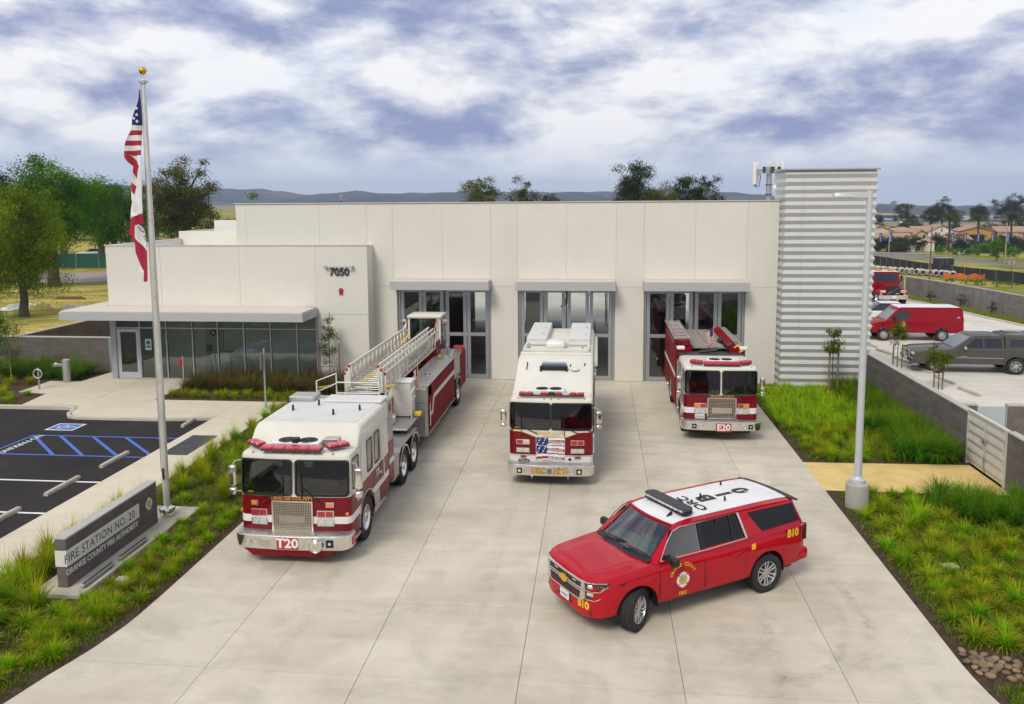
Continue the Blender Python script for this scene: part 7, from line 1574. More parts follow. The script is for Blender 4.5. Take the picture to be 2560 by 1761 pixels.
# ------------------------------------------------------------------ wheel stops
def stop_mesh(L):
 prof = [(-.075, 0), (-.075, .07), (-.05, .11), (.05, .11), (.075, .07), (.075, 0)]
 return MB().loft([[(x * .9, -L / 2, z * .96) for x, z in prof], [(x, -L / 2 + .05, z) for x, z in prof], [(x, L / 2 - .05, z) for x, z in prof], [(x * .9, L / 2, z * .96) for x, z in prof]]).mesh('wheel_stop', M_STOP, 25)
sm = stop_mesh(1.55)
for x, y, rz, lb_ in [(-15.55, 29.95, .05, 'at the accessible bay near the plaza kerb'), (-15.66, 25.0, 0, 'just below the blue hatched aisle'), (-15.72, 22.4, 0, 'behind the monument sign wall top'), (-15.72, 19.75, 0, 'at the left edge of the picture'), (-15.72, 17.2, 0, 'nearest the street in the black car park'),
     (15.42, 48.6, .2, 'tucked against the tower by the van'), (15.5, 46.3, .22, 'between the tower and the staked tree'), (15.6, 44.0, .22, 'left of the grey pickup'), (15.7, 41.6, .22, 'under the nose of the grey pickup'), (15.8, 39.2, .18, 'right of the near staked tree'), (15.9, 36.85, .16, 'nearest the white gate in the yard')]:
 o = link(bpy.data.objects.new('wheel_stop', sm)); o.location = (x, y, az(x, y) if x < 0 else -.008); o.rotation_euler = (0, 0, rz)
 tag(o, 'concrete wheel stop ' + lb_, 'wheel stop', 'concrete wheel stops')

# ------------------------------------------------------------------ small street furniture
M_GALV = mat('galvanised', (0.42, 0.43, 0.43), .4, .7, .08)
o = thing('sign_post', 'slim metal post with a red box on it by the entrance planting', 'post', (-18.62, 35.4, 0)); part('post', MB().box(-.035, .035, -.035, .035, 0, 1.42, .01), M_GALV, o); part('red_box', MB().box(-.19, -.035, -.08, .08, .98, 1.30, .03), M_RED, o)
o = thing('sign_post', 'tall metal parking sign post seen edge on beside the planting strip', 'post', (-13.35, 31.9, 0)); part('post', MB().box(-.035, .035, -.035, .035, 0, 2.45, .008), M_GALV, o); part('sign_plate', MB().box(-.075, -.055, -.23, .23, 1.62, 2.28, .004), M_ALU, o); part('sign_bracket', MB().box(-.055, -.035, -.03, .03, 1.8, 2.1), M_GALV, o)
o = thing('drinking_fountain', 'stainless drinking fountain with a low side bowl on the plaza', 'fountain', (-24.67, 36.0, 0)); part('pedestal', MB().lathe([(.17, 0), (.17, 1.02), (.165, 1.04)], 24), M_GALV, o); part('basin', MB().lathe([(.165, 1.041), (.17, 1.06), (.15, 1.065), (.12, 1.045), (.01, 1.043)], 24, cap=False), M_CHROME, o)
part('side_arm', MB().box(-.52, -.15, -.07, .07, .74, .86, .02), M_SATIN, o); part('side_bowl', MB().lathe([(.05, .70), (.13, .74), (.145, .86), (.13, .86), (.10, .80), (.01, .79)], 20, Matrix.Translation((-.56, 0, 0)), cap=False), M_SATIN, o); part('bubbler', MB().tube([(-.1, 0, 1.05), (-.1, 0, 1.12), (-.05, 0, 1.14)], .012, 6), M_CHROME, o); part('low_bubbler', MB().tube([(-.6, 0, .8), (-.6, 0, .92), (-.55, 0, .93)], .012, 6), M_CHROME, o)
o = thing('bicycle_rack', 'round steel bicycle stand by the plaza edge', 'bicycle rack', (-24.97, 34.45, 0)); part('post', MB().lathe([(.04, 0), (.04, .96), (.02, .98)], 12), M_GALV, o); part('ring', MB().tube([(.20 * math.cos(a), -.045, .72 + .20 * math.sin(a)) for a in [2 * PI * k / 28 for k in range(28)]], .026, 8, closed=True), mat('rack_pale', (.55, .55, .53), .4, .5), o)
# lamp posts
M_LAMPP = mat('lamp_paint', (0.52, 0.53, 0.53), .4, .15, .05)
def lamp_post(label, loc, arm=1):
 o = thing('lamp_post', label, 'lamp post', loc, 0, 'parking lamp posts')
 part('footing', MB().lathe([(.30, -.1), (.30, .62), (.27, .66)], 32), M_CGREY, o); part('base_cover', MB().lathe([(.20, .661), (.20, .76), (.15, .78), (.12, .84)], 24), M_LAMPP, o)
 part('pole', MB().lathe([(.10, .70), (.075, 8.45), (.07, 8.50)], 20), M_LAMPP, o); part('hand_hole', MB().box(.08, .105, -.04, .04, 1.05, 1.25, .01), M_LAMPP, o)
 h = part('luminaire', MB().loft([[(x, -w, z0), (x, w, z0), (x, w * .8, z1), (x, -w * .8, z1)] for x, w, z0, z1 in ((.06 * arm, .05, 8.30, 8.46), (-.15 * arm, .07, 8.32, 8.47), (-.35 * arm, .16, 8.33, 8.47), (-.85 * arm, .14, 8.36, 8.45), (-.92 * arm, .10, 8.38, 8.42))]), M_LAMPP, o); part('lens', MB().box(min(-.80 * arm, -.40 * arm), max(-.80 * arm, -.40 * arm), -.1, .1, 8.325, 8.335), M_LCLR, h); return o
lamp_post('tall pale lamp post on a round concrete footing beside the gravel path', (7.05, 22.7, 0)); lamp_post('pale lamp post by the far yard wall at the right edge', (28.35, 57.0, 0))
# drain covers and rocks
for x, y in ((8.0, 19.0), (8.5, 27.6)): solo('ground_box', MB().box(-.16, .16, -.12, .12, -.02, .03, .006), M_CAPC, 'flat grey utility lid in the planting %s' % ('below' if y < 22 else 'above') + ' the gravel path', 'utility lid', (x, y, -.01), .3)
M_ROCK = [mat('rock_tan', (0.23, 0.155, 0.08), .85, var=.2, vscale=8, bump=.3, bscale=20, orand=.2), mat('rock_grey', (0.15, 0.11, 0.075), .85, var=.2, vscale=8, bump=.3, bscale=20, orand=.2)]
rr = random.Random(3)
def rock_mesh(seed, m):
 q = random.Random(seed); bm = bmesh.new(); bmesh.ops.create_icosphere(bm, subdivisions=2, radius=1)
 ax = [Vector((q.uniform(-1, 1), q.uniform(-1, 1), q.uniform(-1, 1))) for _ in range(4)]
 for v in bm.verts:
  k = 1 + sum(.07 * math.sin(3 * v.co.dot(a)) for a in ax); v.co = Vector((v.co.x * k, v.co.y * k * .78, v.co.z * k * .5))
 mb = MB().addbm(bm); return mb.mesh('river_rock', m, 60)
rm = [rock_mesh(i, M_ROCK[i % 2 if i % 3 else 0]) for i in range(6)]
spots = []
for k in range(500):
 u, v = rr.random(), rr.random(); x = 6.6 + .95 * u; y = 14.95 - .3 * u + (v - .5) * .8
 if x < apR(y) + .12: continue
 if all((x - a) ** 2 + (y - b) ** 2 > .125 ** 2 for a, b in spots): spots.append((x, y))
for k in range(60):
 u, v = rr.random(), rr.random(); x = 9.0 + 1.2 * u; y = 14.6 + (v - .5) * .8
 if all((x - a) ** 2 + (y - b) ** 2 > .16 ** 2 for a, b in spots): spots.append((x, y))
for i, (x, y) in enumerate(spots):
 o = link(bpy.data.objects.new('river_rock', rr.choice(rm))); s = rr.uniform(.072, .10); o.scale = (s, s, s); o.location = (x, y, .0); o.rotation_euler = (rr.uniform(-.2, .2), rr.uniform(-.2, .2), rr.uniform(0, 6)); tag(o, 'rounded tan river rock in the cobbled swale at the bed edge', 'rock', 'river rocks in the swale')

# ------------------------------------------------------------------ grasses
def leafmat(name, stops, tipc=None, transl=.35, orand=.2, rough=.6):
 """leaf colour from a per-blade random value, tip colour from a 0..1 attribute"""
 t = NT(name); a = t.attr('leaf'); sx = t.N.new('ShaderNodeSeparateXYZ'); t.L.new(a, sx.inputs[0])
 col = t.ramp(sx.outputs[0], stops)
 if tipc: col = t.mix(t.rng(sx.outputs[1], .45, 1.0, 0, .85), col, (*tipc, 1))
 col = t.hsv(col, t.rng(t.objrand(), 0, 1, .5 - orand * .06, .5 + orand * .06), 1.0, t.rng(t.objrand(), 0, 1, 1 - orand, 1 + orand))
 t.set(color=col, rough=.75, spec=.08); tr = t.N.new('ShaderNodeBsdfTranslucent'); t.L.new(col, tr.inputs[0])
 mx = t.N.new('ShaderNodeMixShader'); mx.inputs[0].default_value = transl; t.L.new(t.b.outputs[0], mx.inputs[1]); t.L.new(tr.outputs[0], mx.inputs[2]); t.L.new(mx.outputs[0], t.out.inputs['Surface']); return t.m
M_GR1 = leafmat('grass_bright', [(0, (.06, .22, .002)), (.5, (.12, .36, .003)), (1, (.24, .46, .006))], (.55, .48, .02))
M_GR2 = leafmat('grass_deep', [(0, (.012, .10, .003)), (.5, (.04, .19, .004)), (1, (.10, .27, .006))], (.22, .30, .012))
M_GR3 = leafmat('grass_olive', [(0, (.03, .035, .008)), (.5, (.065, .062, .016)), (1, (.12, .10, .025))], (.22, .16, .05))
M_GR4 = leafmat('grass_yellow', [(0, (.08, .22, .003)), (.5, (.17, .33, .005)), (1, (.32, .42, .008))], (.62, .46, .025))
M_GCV = leafmat('cover_green', [(0, (.04, .13, .003)), (.5, (.11, .24, .006)), (1, (.30, .34, .02))])
class Leaves:
 def __init__(s): s.v = []; s.f = []; s.a = []
 def blade(s, p, d, L, w, lean, droop, q, rnd_, seg=3):
  """arching blade from p, heading d (angle), rising L"""
  dx, dy = math.cos(d), math.sin(d); sx, sy = -dy, dx; b = len(s.v); th = lean; x, y, z = p
  for k in range(seg + 1):
   t = k / seg; ww = w * (1 - t ** 1.5) * .5 + .0008
   s.v += [(x - sx * ww, y - sy * ww, z), (x + sx * ww, y + sy * ww, z)]; s.a += [(rnd_, t, 0)] * 2
   x += dx * math.sin(th) * L / seg; y += dy * math.sin(th) * L / seg; z += math.cos(th) * L / seg; th += droop / seg
  s.f += [(b + 2 * k, b + 2 * k + 1, b + 2 * k + 3, b + 2 * k + 2) for k in range(seg)]
 def leaf(s, p, n, u, L, w, rnd_):
  n = Vector(n).normalized(); u = Vector(u); u = (u - n * u.dot(n)).normalized(); r = n.cross(u); b = len(s.v); p = Vector(p)
  s.v += [tuple(p - u * L / 2), tuple(p + r * w / 2), tuple(p + u * L / 2), tuple(p - r * w / 2)]; s.a += [(rnd_, .3, 0)] * 4; s.f.append((b, b + 1, b + 2, b + 3))
 def mesh(s, name, m):
  me = bpy.data.meshes.new(name); me.from_pydata(s.v, [], s.f); me.materials.append(m)
  at = me.attributes.new('leaf', 'FLOAT_VECTOR', 'POINT'); flat = [c for a in s.a for c in a]; at.data.foreach_set('vector', flat); me.update(); return me
def tuft(L, q, n, h, r0, lean, droop, w=.014, org=(0, 0, 0), stalk=0):
 for k in range(n):
  a = q.uniform(0, 2 * PI); rr_ = r0 * math.sqrt(q.random()); l = abs(q.gauss(lean, lean * .55)); hh = h * q.uniform(.65, 1.12)
  L.blade((org[0] + rr_ * math.cos(a), org[1] + rr_ * math.sin(a), org[2]), a + q.gauss(0, .5), hh, w * q.uniform(.7, 1.3), l * .5, l * 1.2 + droop * q.uniform(.5, 1.3), q, q.random())
 for k in range(stalk):
  a = q.uniform(0, 2 * PI); L.blade((org[0] + .05 * math.cos(a), org[1] + .05 * math.sin(a), org[2] + h * .3), a, h * q.uniform(.8, 1.25), .018, q.uniform(.05, .3), .25, q, 1.0)
def tuft_meshes(kind, count, m, **k):
 out = []
 for i in range(count):
  L = Leaves(); tuft(L, random.Random(100 + i), **k); out.append(L.mesh(kind, m))
 return out
ADJ = {'small': 'low green tussock', 'yellow': 'yellow tipped tussock', 'deep': 'tall dark green grass', 'tall': 'tall arching green grass', 'gold': 'tall grass with golden stalks', 'olive': 'olive grass'}
TM = {'small': tuft_meshes('tussock', 4, M_GR1, n=230, h=.46, r0=.09, lean=.75, droop=.5, w=.011), 'yellow': tuft_meshes('tussock', 4, M_GR4, n=230, h=.48, r0=.09, lean=.7, droop=.5, w=.011),
      'deep': tuft_meshes('tall_grass', 4, M_GR2, n=240, h=.95, r0=.16, lean=.6, droop=.75, w=.018), 'tall': tuft_meshes('tall_grass', 4, M_GR1, n=240, h=.90, r0=.15, lean=.55, droop=.7, w=.018, stalk=14),
      'gold': tuft_meshes('tall_grass', 3, M_GR4, n=230, h=.80, r0=.15, lean=.5, droop=.6, w=.018, stalk=26), 'olive': tuft_meshes('tall_grass', 3, M_GR3, n=260, h=.95, r0=.18, lean=.55, droop=.7, w=.02)}
pr = random.Random(11)
def clump(kind, x, y, s, label, group, z=-.03):
 o = link(bpy.data.objects.new('grass_tussock' if kind in ('small', 'yellow') else 'tall_grass_clump', pr.choice(TM[kind]))); o.location = (x, y, z); o.rotation_euler = (0, 0, pr.uniform(0, 6.28)); s *= pr.uniform(.82, 1.18); o.scale = (s, s, s * pr.uniform(.9, 1.1)); tag(o, ADJ[kind] + ' ' + label, 'grass', group); return o
def scatter(n, xr, yr, dmin, ok=lambda x, y: True, seed=1, tries=40, old=None):
 q = random.Random(seed); pts = list(old or []); new = []
 for _ in range(n * tries):
  x, y = q.uniform(*xr), q.uniform(*yr)
  if ok(x, y) and all((x - a) ** 2 + (y - b) ** 2 > dmin * dmin for a, b in pts): pts.append((x, y)); new.append((x, y))
  if len(new) >= n: break
 return new
slabok = lambda x, y: not (-12.15 < x < -10.7 and 15.65 < y < 21.05)
# left bed between the walk and the apron
A = scatter(70, (-10.85, -9.4), (13.0, 21.0), .44, lambda x, y: x < apL(y) - .28 and slabok(x, y) and x > -10.75, 1)
for x, y in A: clump('small' if pr.random() < .75 else 'yellow', x, y, .70, 'between the sign and the apron', 'tussocks between sign and apron')
B = scatter(9, (-13.0, -11.4), (12.4, 15.4), .75, lambda x, y: x < apL(y) - 1.2, 2)
for x, y in B: clump('tall' if pr.random() < .6 else 'gold', x, y, 1.0, 'below the monument sign at lower left', 'big grass clumps below the sign')
B2 = scatter(22, (-12.6, -9.9), (11.6, 15.6), .5, lambda x, y: x < apL(y) - .35, 3, old=B)
for x, y in B2: clump('small', x, y, .85, 'in the bed corner below the monument sign', 'tussocks below the sign')
for x, y in scatter(16, (-12.95, -12.2), (15.6, 20.8), .42, lambda x, y: True, 4): clump('gold' if pr.random() < .5 else 'tall', x, y, .72, 'behind the monument sign along the walk', 'wispy grass behind the sign')
Cc = scatter(60, (-12.7, -9.45), (21.1, 32.6), .55, lambda x, y: True, 5)
for x, y in Cc: clump('gold' if pr.random() < .45 else ('tall' if pr.random() < .6 else 'small'), x, y, .64, 'between the walk and the ladder truck', 'grass beside the ladder truck')
# right bed below the gravel path
D = scatter(150, (6.9, 11.5), (12.3, 23.6), .43, lambda x, y: x > apR(y) + .30 and not (x < 7.6 and y > 22.2) and not (14.2 < y < 15.4 and x < 7.8), 6)
for x, y in D:
 far = y > 21.3 and x > 9.0
 clump('deep' if far else ('yellow' if pr.random() < .35 else ('small' if pr.random() < .9 else 'tall')), x, y, .8 if far else .86, 'in the bed between the gravel path and the street', 'tussocks below the gravel path')
# right bed above the path: front rows single, the rest reads as one mass
E1 = scatter(62, (6.85, 11.3), (26.75, 30.6), .44, lambda x, y: True, 7)
for x, y in E1: clump('deep' if x > 9.6 else ('yellow' if pr.random() < .3 else 'small'), x, y, .95 if x < 9.6 else 1.0, 'in the front rows above the gravel path', 'tussocks above the gravel path')
def mass(name, label, items, m, loc=(0, 0, 0)):
 L = Leaves(); q = random.Random(len(items))
 for (x, y, s, n) in items: tuft(L, q, n, .75 * s, .16 * s, .62, .7, .018, (x, y, -.03), 0)
 o = part(name, L.mesh(name, m), None, None); o['kind'] = 'stuff'; tag(o, label, 'grass'); return o
mass('grass_bank', 'dense green ornamental grass filling the bed up to the tower', [(x, y, pr.uniform(.6, .85), 110) for x, y in scatter(150, (6.8, 11.4), (30.5, 36.7), .36, lambda x, y: True, 8)], M_GR1)
mass('grass_bank', 'dark green tall grass along the brown block wall', [(x, y, pr.uniform(1.1, 1.5), 130) for x, y in scatter(60, (10.2, 11.45), (27, 36.8), .40, lambda x, y: True, 9)], M_GR2)
mass('grass_bank', 'dark olive grass against the entrance glazing', [(x, y, pr.uniform(1.0, 1.35), 150) for x, y in scatter(75, (-18.3, -9.6), (34.2, 36.7), .42, lambda x, y: not (x < -17.6 and y < 34.6), 10)], M_GR3)
for x in [-18.2 + .47 * k for k in range(14)]: clump('small' if pr.random() < .6 else 'yellow', x, 33.55 + pr.uniform(-.12, .12), .95, 'in the row below the entrance windows', 'tussocks below the entrance windows')
for x, y in scatter(30, (-31, -24.3), (32.0, 35.6), .62, lambda x, y: not (x > -25.8 and y > 33.4), 12): clump('yellow' if pr.random() < .5 else 'small', x, y, 1.0, 'in the bed left of the plaza', 'tussocks left of the plaza')
for x, y in scatter(26, (-31, -24.4), (36.4, 38.1), .62, lambda x, y: True, 13): clump('deep', x, y, 1.0, 'in front of the dark block wall', 'tall grass by the dark block wall')
# thin groundcover on the beds
def cover(name, label, n, fn, m, seed, h=(.05, .14)):
 q = random.Random(seed); L = Leaves()
 for _ in range(n):
  p = fn(q)
  if p is None: continue
  for k in range(3): L.blade((p[0] + q.gauss(0, .03), p[1] + q.gauss(0, .03), -.03), q.uniform(0, 6.28), q.uniform(*h), .014, q.uniform(.2, 1.1), .5, q, q.random(), 2)
 o = part(name, L.mesh(name, m), None, None); o['kind'] = 'stuff'; return tag(o, label, 'grass')
def fl(q):
 y = q.uniform(11.5, 33); x = q.uniform(-13.0, -9.2)
 return (x, y) if walkR(y) + .05 < x < apL(y) - .10 - q.random() * .25 and slabok(x, y) else None
def frt(q):
 y = q.uniform(12, 23.7); x = q.uniform(6.6, 11.5); return (x, y) if x > apR(y) + .12 + abs(q.gauss(0, .3)) and not (14.2 < y < 15.4 and x < 7.8) else None
def fr2(q):
 y = q.uniform(26.7, 36.8); x = q.uniform(6.6, 11.5); return (x, y) if x > 6.65 + abs(q.gauss(0, .2)) and y > 26.75 + abs(q.gauss(0, .1)) else None
cover('groundcover', 'sparse short green growth over the mulch by the sign', 20000, fl, M_GCV, 1); cover('groundcover', 'sparse short green growth over the mulch below the gravel path', 26000, frt, M_GCV, 2); cover('groundcover', 'short green growth over the mulch above the gravel path', 12000, fr2, M_GCV, 3)
def fy_(q): u = q.random(); y = 49 + 26 * u; return ((30.4 - 4.6 * u) - .3 + q.uniform(-.7, .5), y)
cover('groundcover', 'olive groundcover along the foot of the yard wall', 5000, fy_, M_GR4, 4, (.1, .3))

# ------------------------------------------------------------------ trees
def bark(name, c):
 t = NT(name); p = t.pos('obj'); n = t.noise(4, 6, .65, t.mapping(p, (1, 1, .25)), .6); t.set(color=t.ramp(n, [(.3, tuple(x * .55 for x in c)), (.7, tuple(min(1, x * 1.3) for x in c))]), rough=.95, spec=.15); t.bump(n, .7, .05); return t.m
M_BARK = bark('bark_brown', (0.10, 0.080, 0.058)); M_BARKG = bark('bark_grey', (0.20, 0.175, 0.14))
M_LV = {'green': leafmat('leaf_green', [(0, (.025, .10, .003)), (.5, (.065, .17, .004)), (1, (.16, .28, .008))], None, .3, .05), 'olive': leafmat('leaf_olive', [(0, (.035, .050, .005)), (.5, (.085, .098, .008)), (1, (.18, .17, .016))], None, .3, .05),
  'dark': leafmat('leaf_dark', [(0, (.018, .030, .005)), (.5, (.038, .055, .010)), (1, (.085, .095, .018))], None, .3, .05), 'willow': leafmat('leaf_willow', [(0, (.06, .12, .003)), (.5, (.15, .24, .005)), (1, (.30, .36, .010))], None, .35, .05), 'young': leafmat('leaf_young', [(0, (.04, .08, .005)), (.5, (.11, .16, .010)), (1, (.24, .25, .025))], None, .35, .05),
  'grey': leafmat('leaf_grey', [(0, (.04, .055, .028)), (.5, (.075, .09, .05)), (1, (.12, .13, .08))], None, .3, .05)}
def nz(v, s): return math.sin(v.x * 2.1 + s) * math.sin(v.y * 2.7 + s * 1.7) + math.sin(v.z * 2.3 + s * .6) * math.sin(v.x * 3.9 - v.y * 3.1 + s)
def tree(label, loc, H, base, rx, ry=None, kind='green', seed=0, ncl=70, nl=90, leaf=.22, cr=1.0, droop=0.0, trunk=.3, name='tree', group=None, aspect=.5, bk=None, lean=0.0, shell_=.55, cat='tree'):
 q = random.Random(seed); ry = ry or rx; rz = (H - base) / 2; cz = base + rz; t = thing(name, label, cat, loc, 0, group)
 L = Leaves(); tips = []; k_ = 1.5 if leaf > .4 else 2.6; nl *= k_; leaf *= .8 if leaf > .4 else .72
 while len(tips) < ncl:
  d = Vector((q.gauss(0, 1), q.gauss(0, 1), q.gauss(0, 1))).normalized(); k = (shell_ + (1 - shell_) * q.random() ** .6) * (.84 + .30 * nz(d * 1.7, seed))
  p = Vector((d.x * rx * k + lean * (d.z + 1), d.y * ry * k, cz + d.z * rz * k))
  if p.z > base * .75: tips.append(p)
 for c in tips:
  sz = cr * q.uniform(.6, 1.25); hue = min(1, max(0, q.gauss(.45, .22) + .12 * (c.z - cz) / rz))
  for k in range(int(nl * sz)):
   o = Vector((q.gauss(0, .42), q.gauss(0, .42), q.gauss(0, .30))) * sz
   if droop: o.z -= droop * abs(q.gauss(0, 1)) * sz
   n = Vector((q.gauss(0, 1), q.gauss(0, 1), q.gauss(.7, 1))); u = Vector((q.gauss(0, 1), q.gauss(0, 1), q.gauss(0, 1) - droop * 2.5)); s = leaf * q.uniform(.6, 1.3)
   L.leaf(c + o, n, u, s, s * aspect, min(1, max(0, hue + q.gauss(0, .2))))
 w = MB(); top = Vector((lean * 1.2, 0, cz + rz * .35)); sp_ = [Vector((0, 0, -.2)), Vector((0, 0, base * .35)), Vector((lean * .3 + trunk * .4 * q.uniform(-1, 1), trunk * .3, base * .8)), Vector((lean * .8, 0, cz * .9)), top]
 w.tube(sp_, [trunk * 1.25, trunk, trunk * .85, trunk * .55, trunk * .15], 10)
 for i, c in enumerate(tips):
  if i % 3 == 0:
   f = q.uniform(.25, .9); a = sp_[2].lerp(top, f * .8); m_ = a.lerp(c, .5) + Vector((0, 0, .12 * (c - a).length)); w.tube([a, m_, c], [trunk * .32 * (1 - f * .5), trunk * .18, trunk * .05], 5, cap=False)
 part('trunk', w, bk or M_BARK, t, smooth=50, fix=False); part('crown', L.mesh('crown', M_LV[kind]), None, t); return t
def young(label, loc, H, base, r, kind='young', stakes=((-.45, 0), (.45, 0)), sh=1.95, seed=0, ncl=22, nl=110, leaf=.15, cr=.24):
 t = tree(label, loc, H, base, r, r, kind, seed, ncl, nl, leaf, cr, 0, .022, 'young_tree', None, .34)
 for x, y in stakes: part('stake', MB().lathe([(.035, -.1), (.035, sh), (.03, sh + .01)], 10, Matrix.Translation((x, y, 0))), mat('stake_wood', (.20, .125, .045), .85, var=.2, vscale=12), t)
 x0, x1 = stakes[0][0], stakes[-1][0]
 for z in (sh * .45, sh * .82): part('tie', MB().tube([(x0, stakes[0][1], z), (0, .03, z + .02), (x1, stakes[-1][1], z)], .012, 5), M_BLACK, t)
 return t
young('slender staked young tree in front of the cream wall by the entrance', (-12.03, 36.1, 0), 3.35, .95, .36, seed=3, ncl=20)
young('small staked tree in front of the corrugated tower', (9.85, 35.6, 0), 3.0, 1.75, .36, stakes=((-.13, 0), (.22, 0)), sh=2.3, seed=4, ncl=24)
young('staked sapling beyond the block wall beside the red van', (14.75, 42.2, 0), 2.4, 1.05, .38, stakes=((-.2, 0), (.22, 0)), sh=1.15, seed=5, ncl=24)
young('staked sapling nearest the wall in front of the grey pickup', (14.85, 37.4, 0), 2.0, .75, .58, stakes=((-.2, 0), (.16, 0)), sh=1.3, seed=6, ncl=26, cr=.26)
young('bushy staked tree left of the plaza at the left edge', (-27.6, 35.5, 0), 3.6, 1.05, 1.05, 'green', ((-.35, -.15), (.45, .1)), 1.6, 7, 46, 130, .13, .45)
tree('drooping pale willow like tree nearest on the left field', (-43.2, 58.5, -.15), 10.0, 1.5, 3.7, 3.4, 'willow', 21, 150, 95, .30, 1.15, .40, .34, aspect=.28)
tree('broad dark green tree with a thick trunk on the left field', (-56.0, 80.7, -.15), 12.8, 3.9, 5.0, 4.5, 'green', 22, 130, 100, .32, 1.4, .15, .55)
tree('bright green tree standing behind the flagpole', (-63.5, 104, -.15), 12.4, 3.0, 4.2, 4.0, 'green', 23, 80, 95, .34, 1.35, .25, .5)
tree('olive eucalyptus right of the flagpole with visible limbs', (-54.6, 105, -.15), 14.4, 2.4, 5.6, 5, 'olive', 24, 120, 85, .34, 1.3, .1, .7, bk=M_BARKG, shell_=.4)
tree('dark crowned tree at the far left edge of the picture', (-75.5, 99, -.15), 13.2, 4.5, 4.2, 4, 'dark', 25, 70, 85, .34, 1.3, .1, .5)
tree('tree filling the gap behind the broad tree on the left', (-74.0, 118, -.15), 13.0, 3.2, 4.6, 4, 'green', 26, 70, 85, .36, 1.5, .2, .5)
tree('low bushy tree behind the left corner of the station', (-47.2, 112, -.15), 8.6, 1.0, 3.4, 3, 'green', 27, 50, 80, .36, 1.3, 0, .3)
tree('slim tree trunked beyond the green fence on the left', (-84, 124, -.15), 11.0, 3.6, 4.4, 4, 'green', 28, 60, 80, .36, 1.4, .2, .5)
tree('leftmost eucalyptus showing above the station roof', (-15.2, 110, -.15), 11.7, 5.5, 3.0, 3, 'olive', 31, 60, 75, .30, .85, .1, .35, bk=M_BARKG)
tree('second eucalyptus above the roof, left of the gap', (-9.9, 111, -.15), 10.9, 5.0, 1.9, 2, 'olive', 32, 36, 75, .30, .8, .1, .3, bk=M_BARKG)
tree('third eucalyptus above the roof with a ragged right side', (-6.9, 112, -.15), 10.2, 5.0, 1.9, 2, 'dark', 33, 32, 75, .30, .8, .1, .3, bk=M_BARKG)
tree('tallest dark tree rising above the station roof', (5.0, 110, -.15), 13.9, 4.0, 2.9, 3, 'dark', 34, 85, 85, .30, 1.1, 0, .4)
tree('olive bushy tree low behind the tallest roof tree', (7.6, 107, -.15), 10.3, 4.0, 3.0, 3, 'olive', 35, 56, 80, .30, 1.1, 0, .3)
tree('rounded eucalyptus above the roof nearest the tower', (13.1, 112, -.15), 12.4, 4.2, 3.9, 3, 'dark', 36, 80, 75, .30, .95, 0, .45, bk=M_BARKG)

# ------------------------------------------------------------------ left field
struct('field_road', sheet([(-110, 84), (-78, 86), (-58, 83.0), (-53, 84.5), (-49, 90), (-45, 96), (-44, 99.5), (-60, 97.5), (-80, 94.5), (-110, 93)], -.16), mat('dusty_road', (.30, .255, .22), .95, var=.1, vscale=.5))
struct('far_lane', sheet([(-130, 108.5), (-40, 114), (-40, 118), (-130, 112.5)], -.15), mat('dusty_road', (.30, .255, .22), .95))
gf = thing('green_fence', 'green screened construction fence across the left field', 'fence', (-88, 99.5, -.15))
M_SCR = mat('green_screen', (.012, .075, .045), .8, var=.12, vscale=1.5)
a, b = Vector((0, 0)), Vector((46, 7.0)); d = (b - a).normalized()
for k in range(16):
 p, q_ = a + (b - a) * k / 16, a + (b - a) * (k + 1) / 16; sg_ = .03 if k % 2 else -.03
 part('screen_panel', MB().loft([[(p.x + .03, p.y, .08), (p.x + .03, p.y, 1.95)], [((p.x + q_.x) / 2, (p.y + q_.y) / 2 + sg_, .08), ((p.x + q_.x) / 2, (p.y + q_.y) / 2 + sg_, 1.93)], [(q_.x - .03, q_.y, .08), (q_.x - .03, q_.y, 1.95)]], cap=False, ring_closed=False), M_SCR, gf)
 part('fence_post', MB().tube([(p.x, p.y - .04, 0), (p.x, p.y - .04, 2.0)], .03, 6), M_GALV, gf)
for i, (x, y, c) in enumerate(((-79.5, 122, 'sedan left of the slim trunk'), (-74.8, 122.5, 'sedan right of the slim trunk'))):
 o = dup(wc, (x, y, -.1), math.radians(-70 + 30 * i), 'distant white parked ' + c + ' beyond the green fence')
o = dup(van, (-68.3, 124.5, -.1), math.radians(60), 'distant white van beyond the green fence beside the station corner')
for ch in o.children:
 if ch.name.startswith(('body', 'upper_body')): ch.data = ch.data.copy(); ch.data.materials.clear(); ch.data.materials.append(M_SWHT)
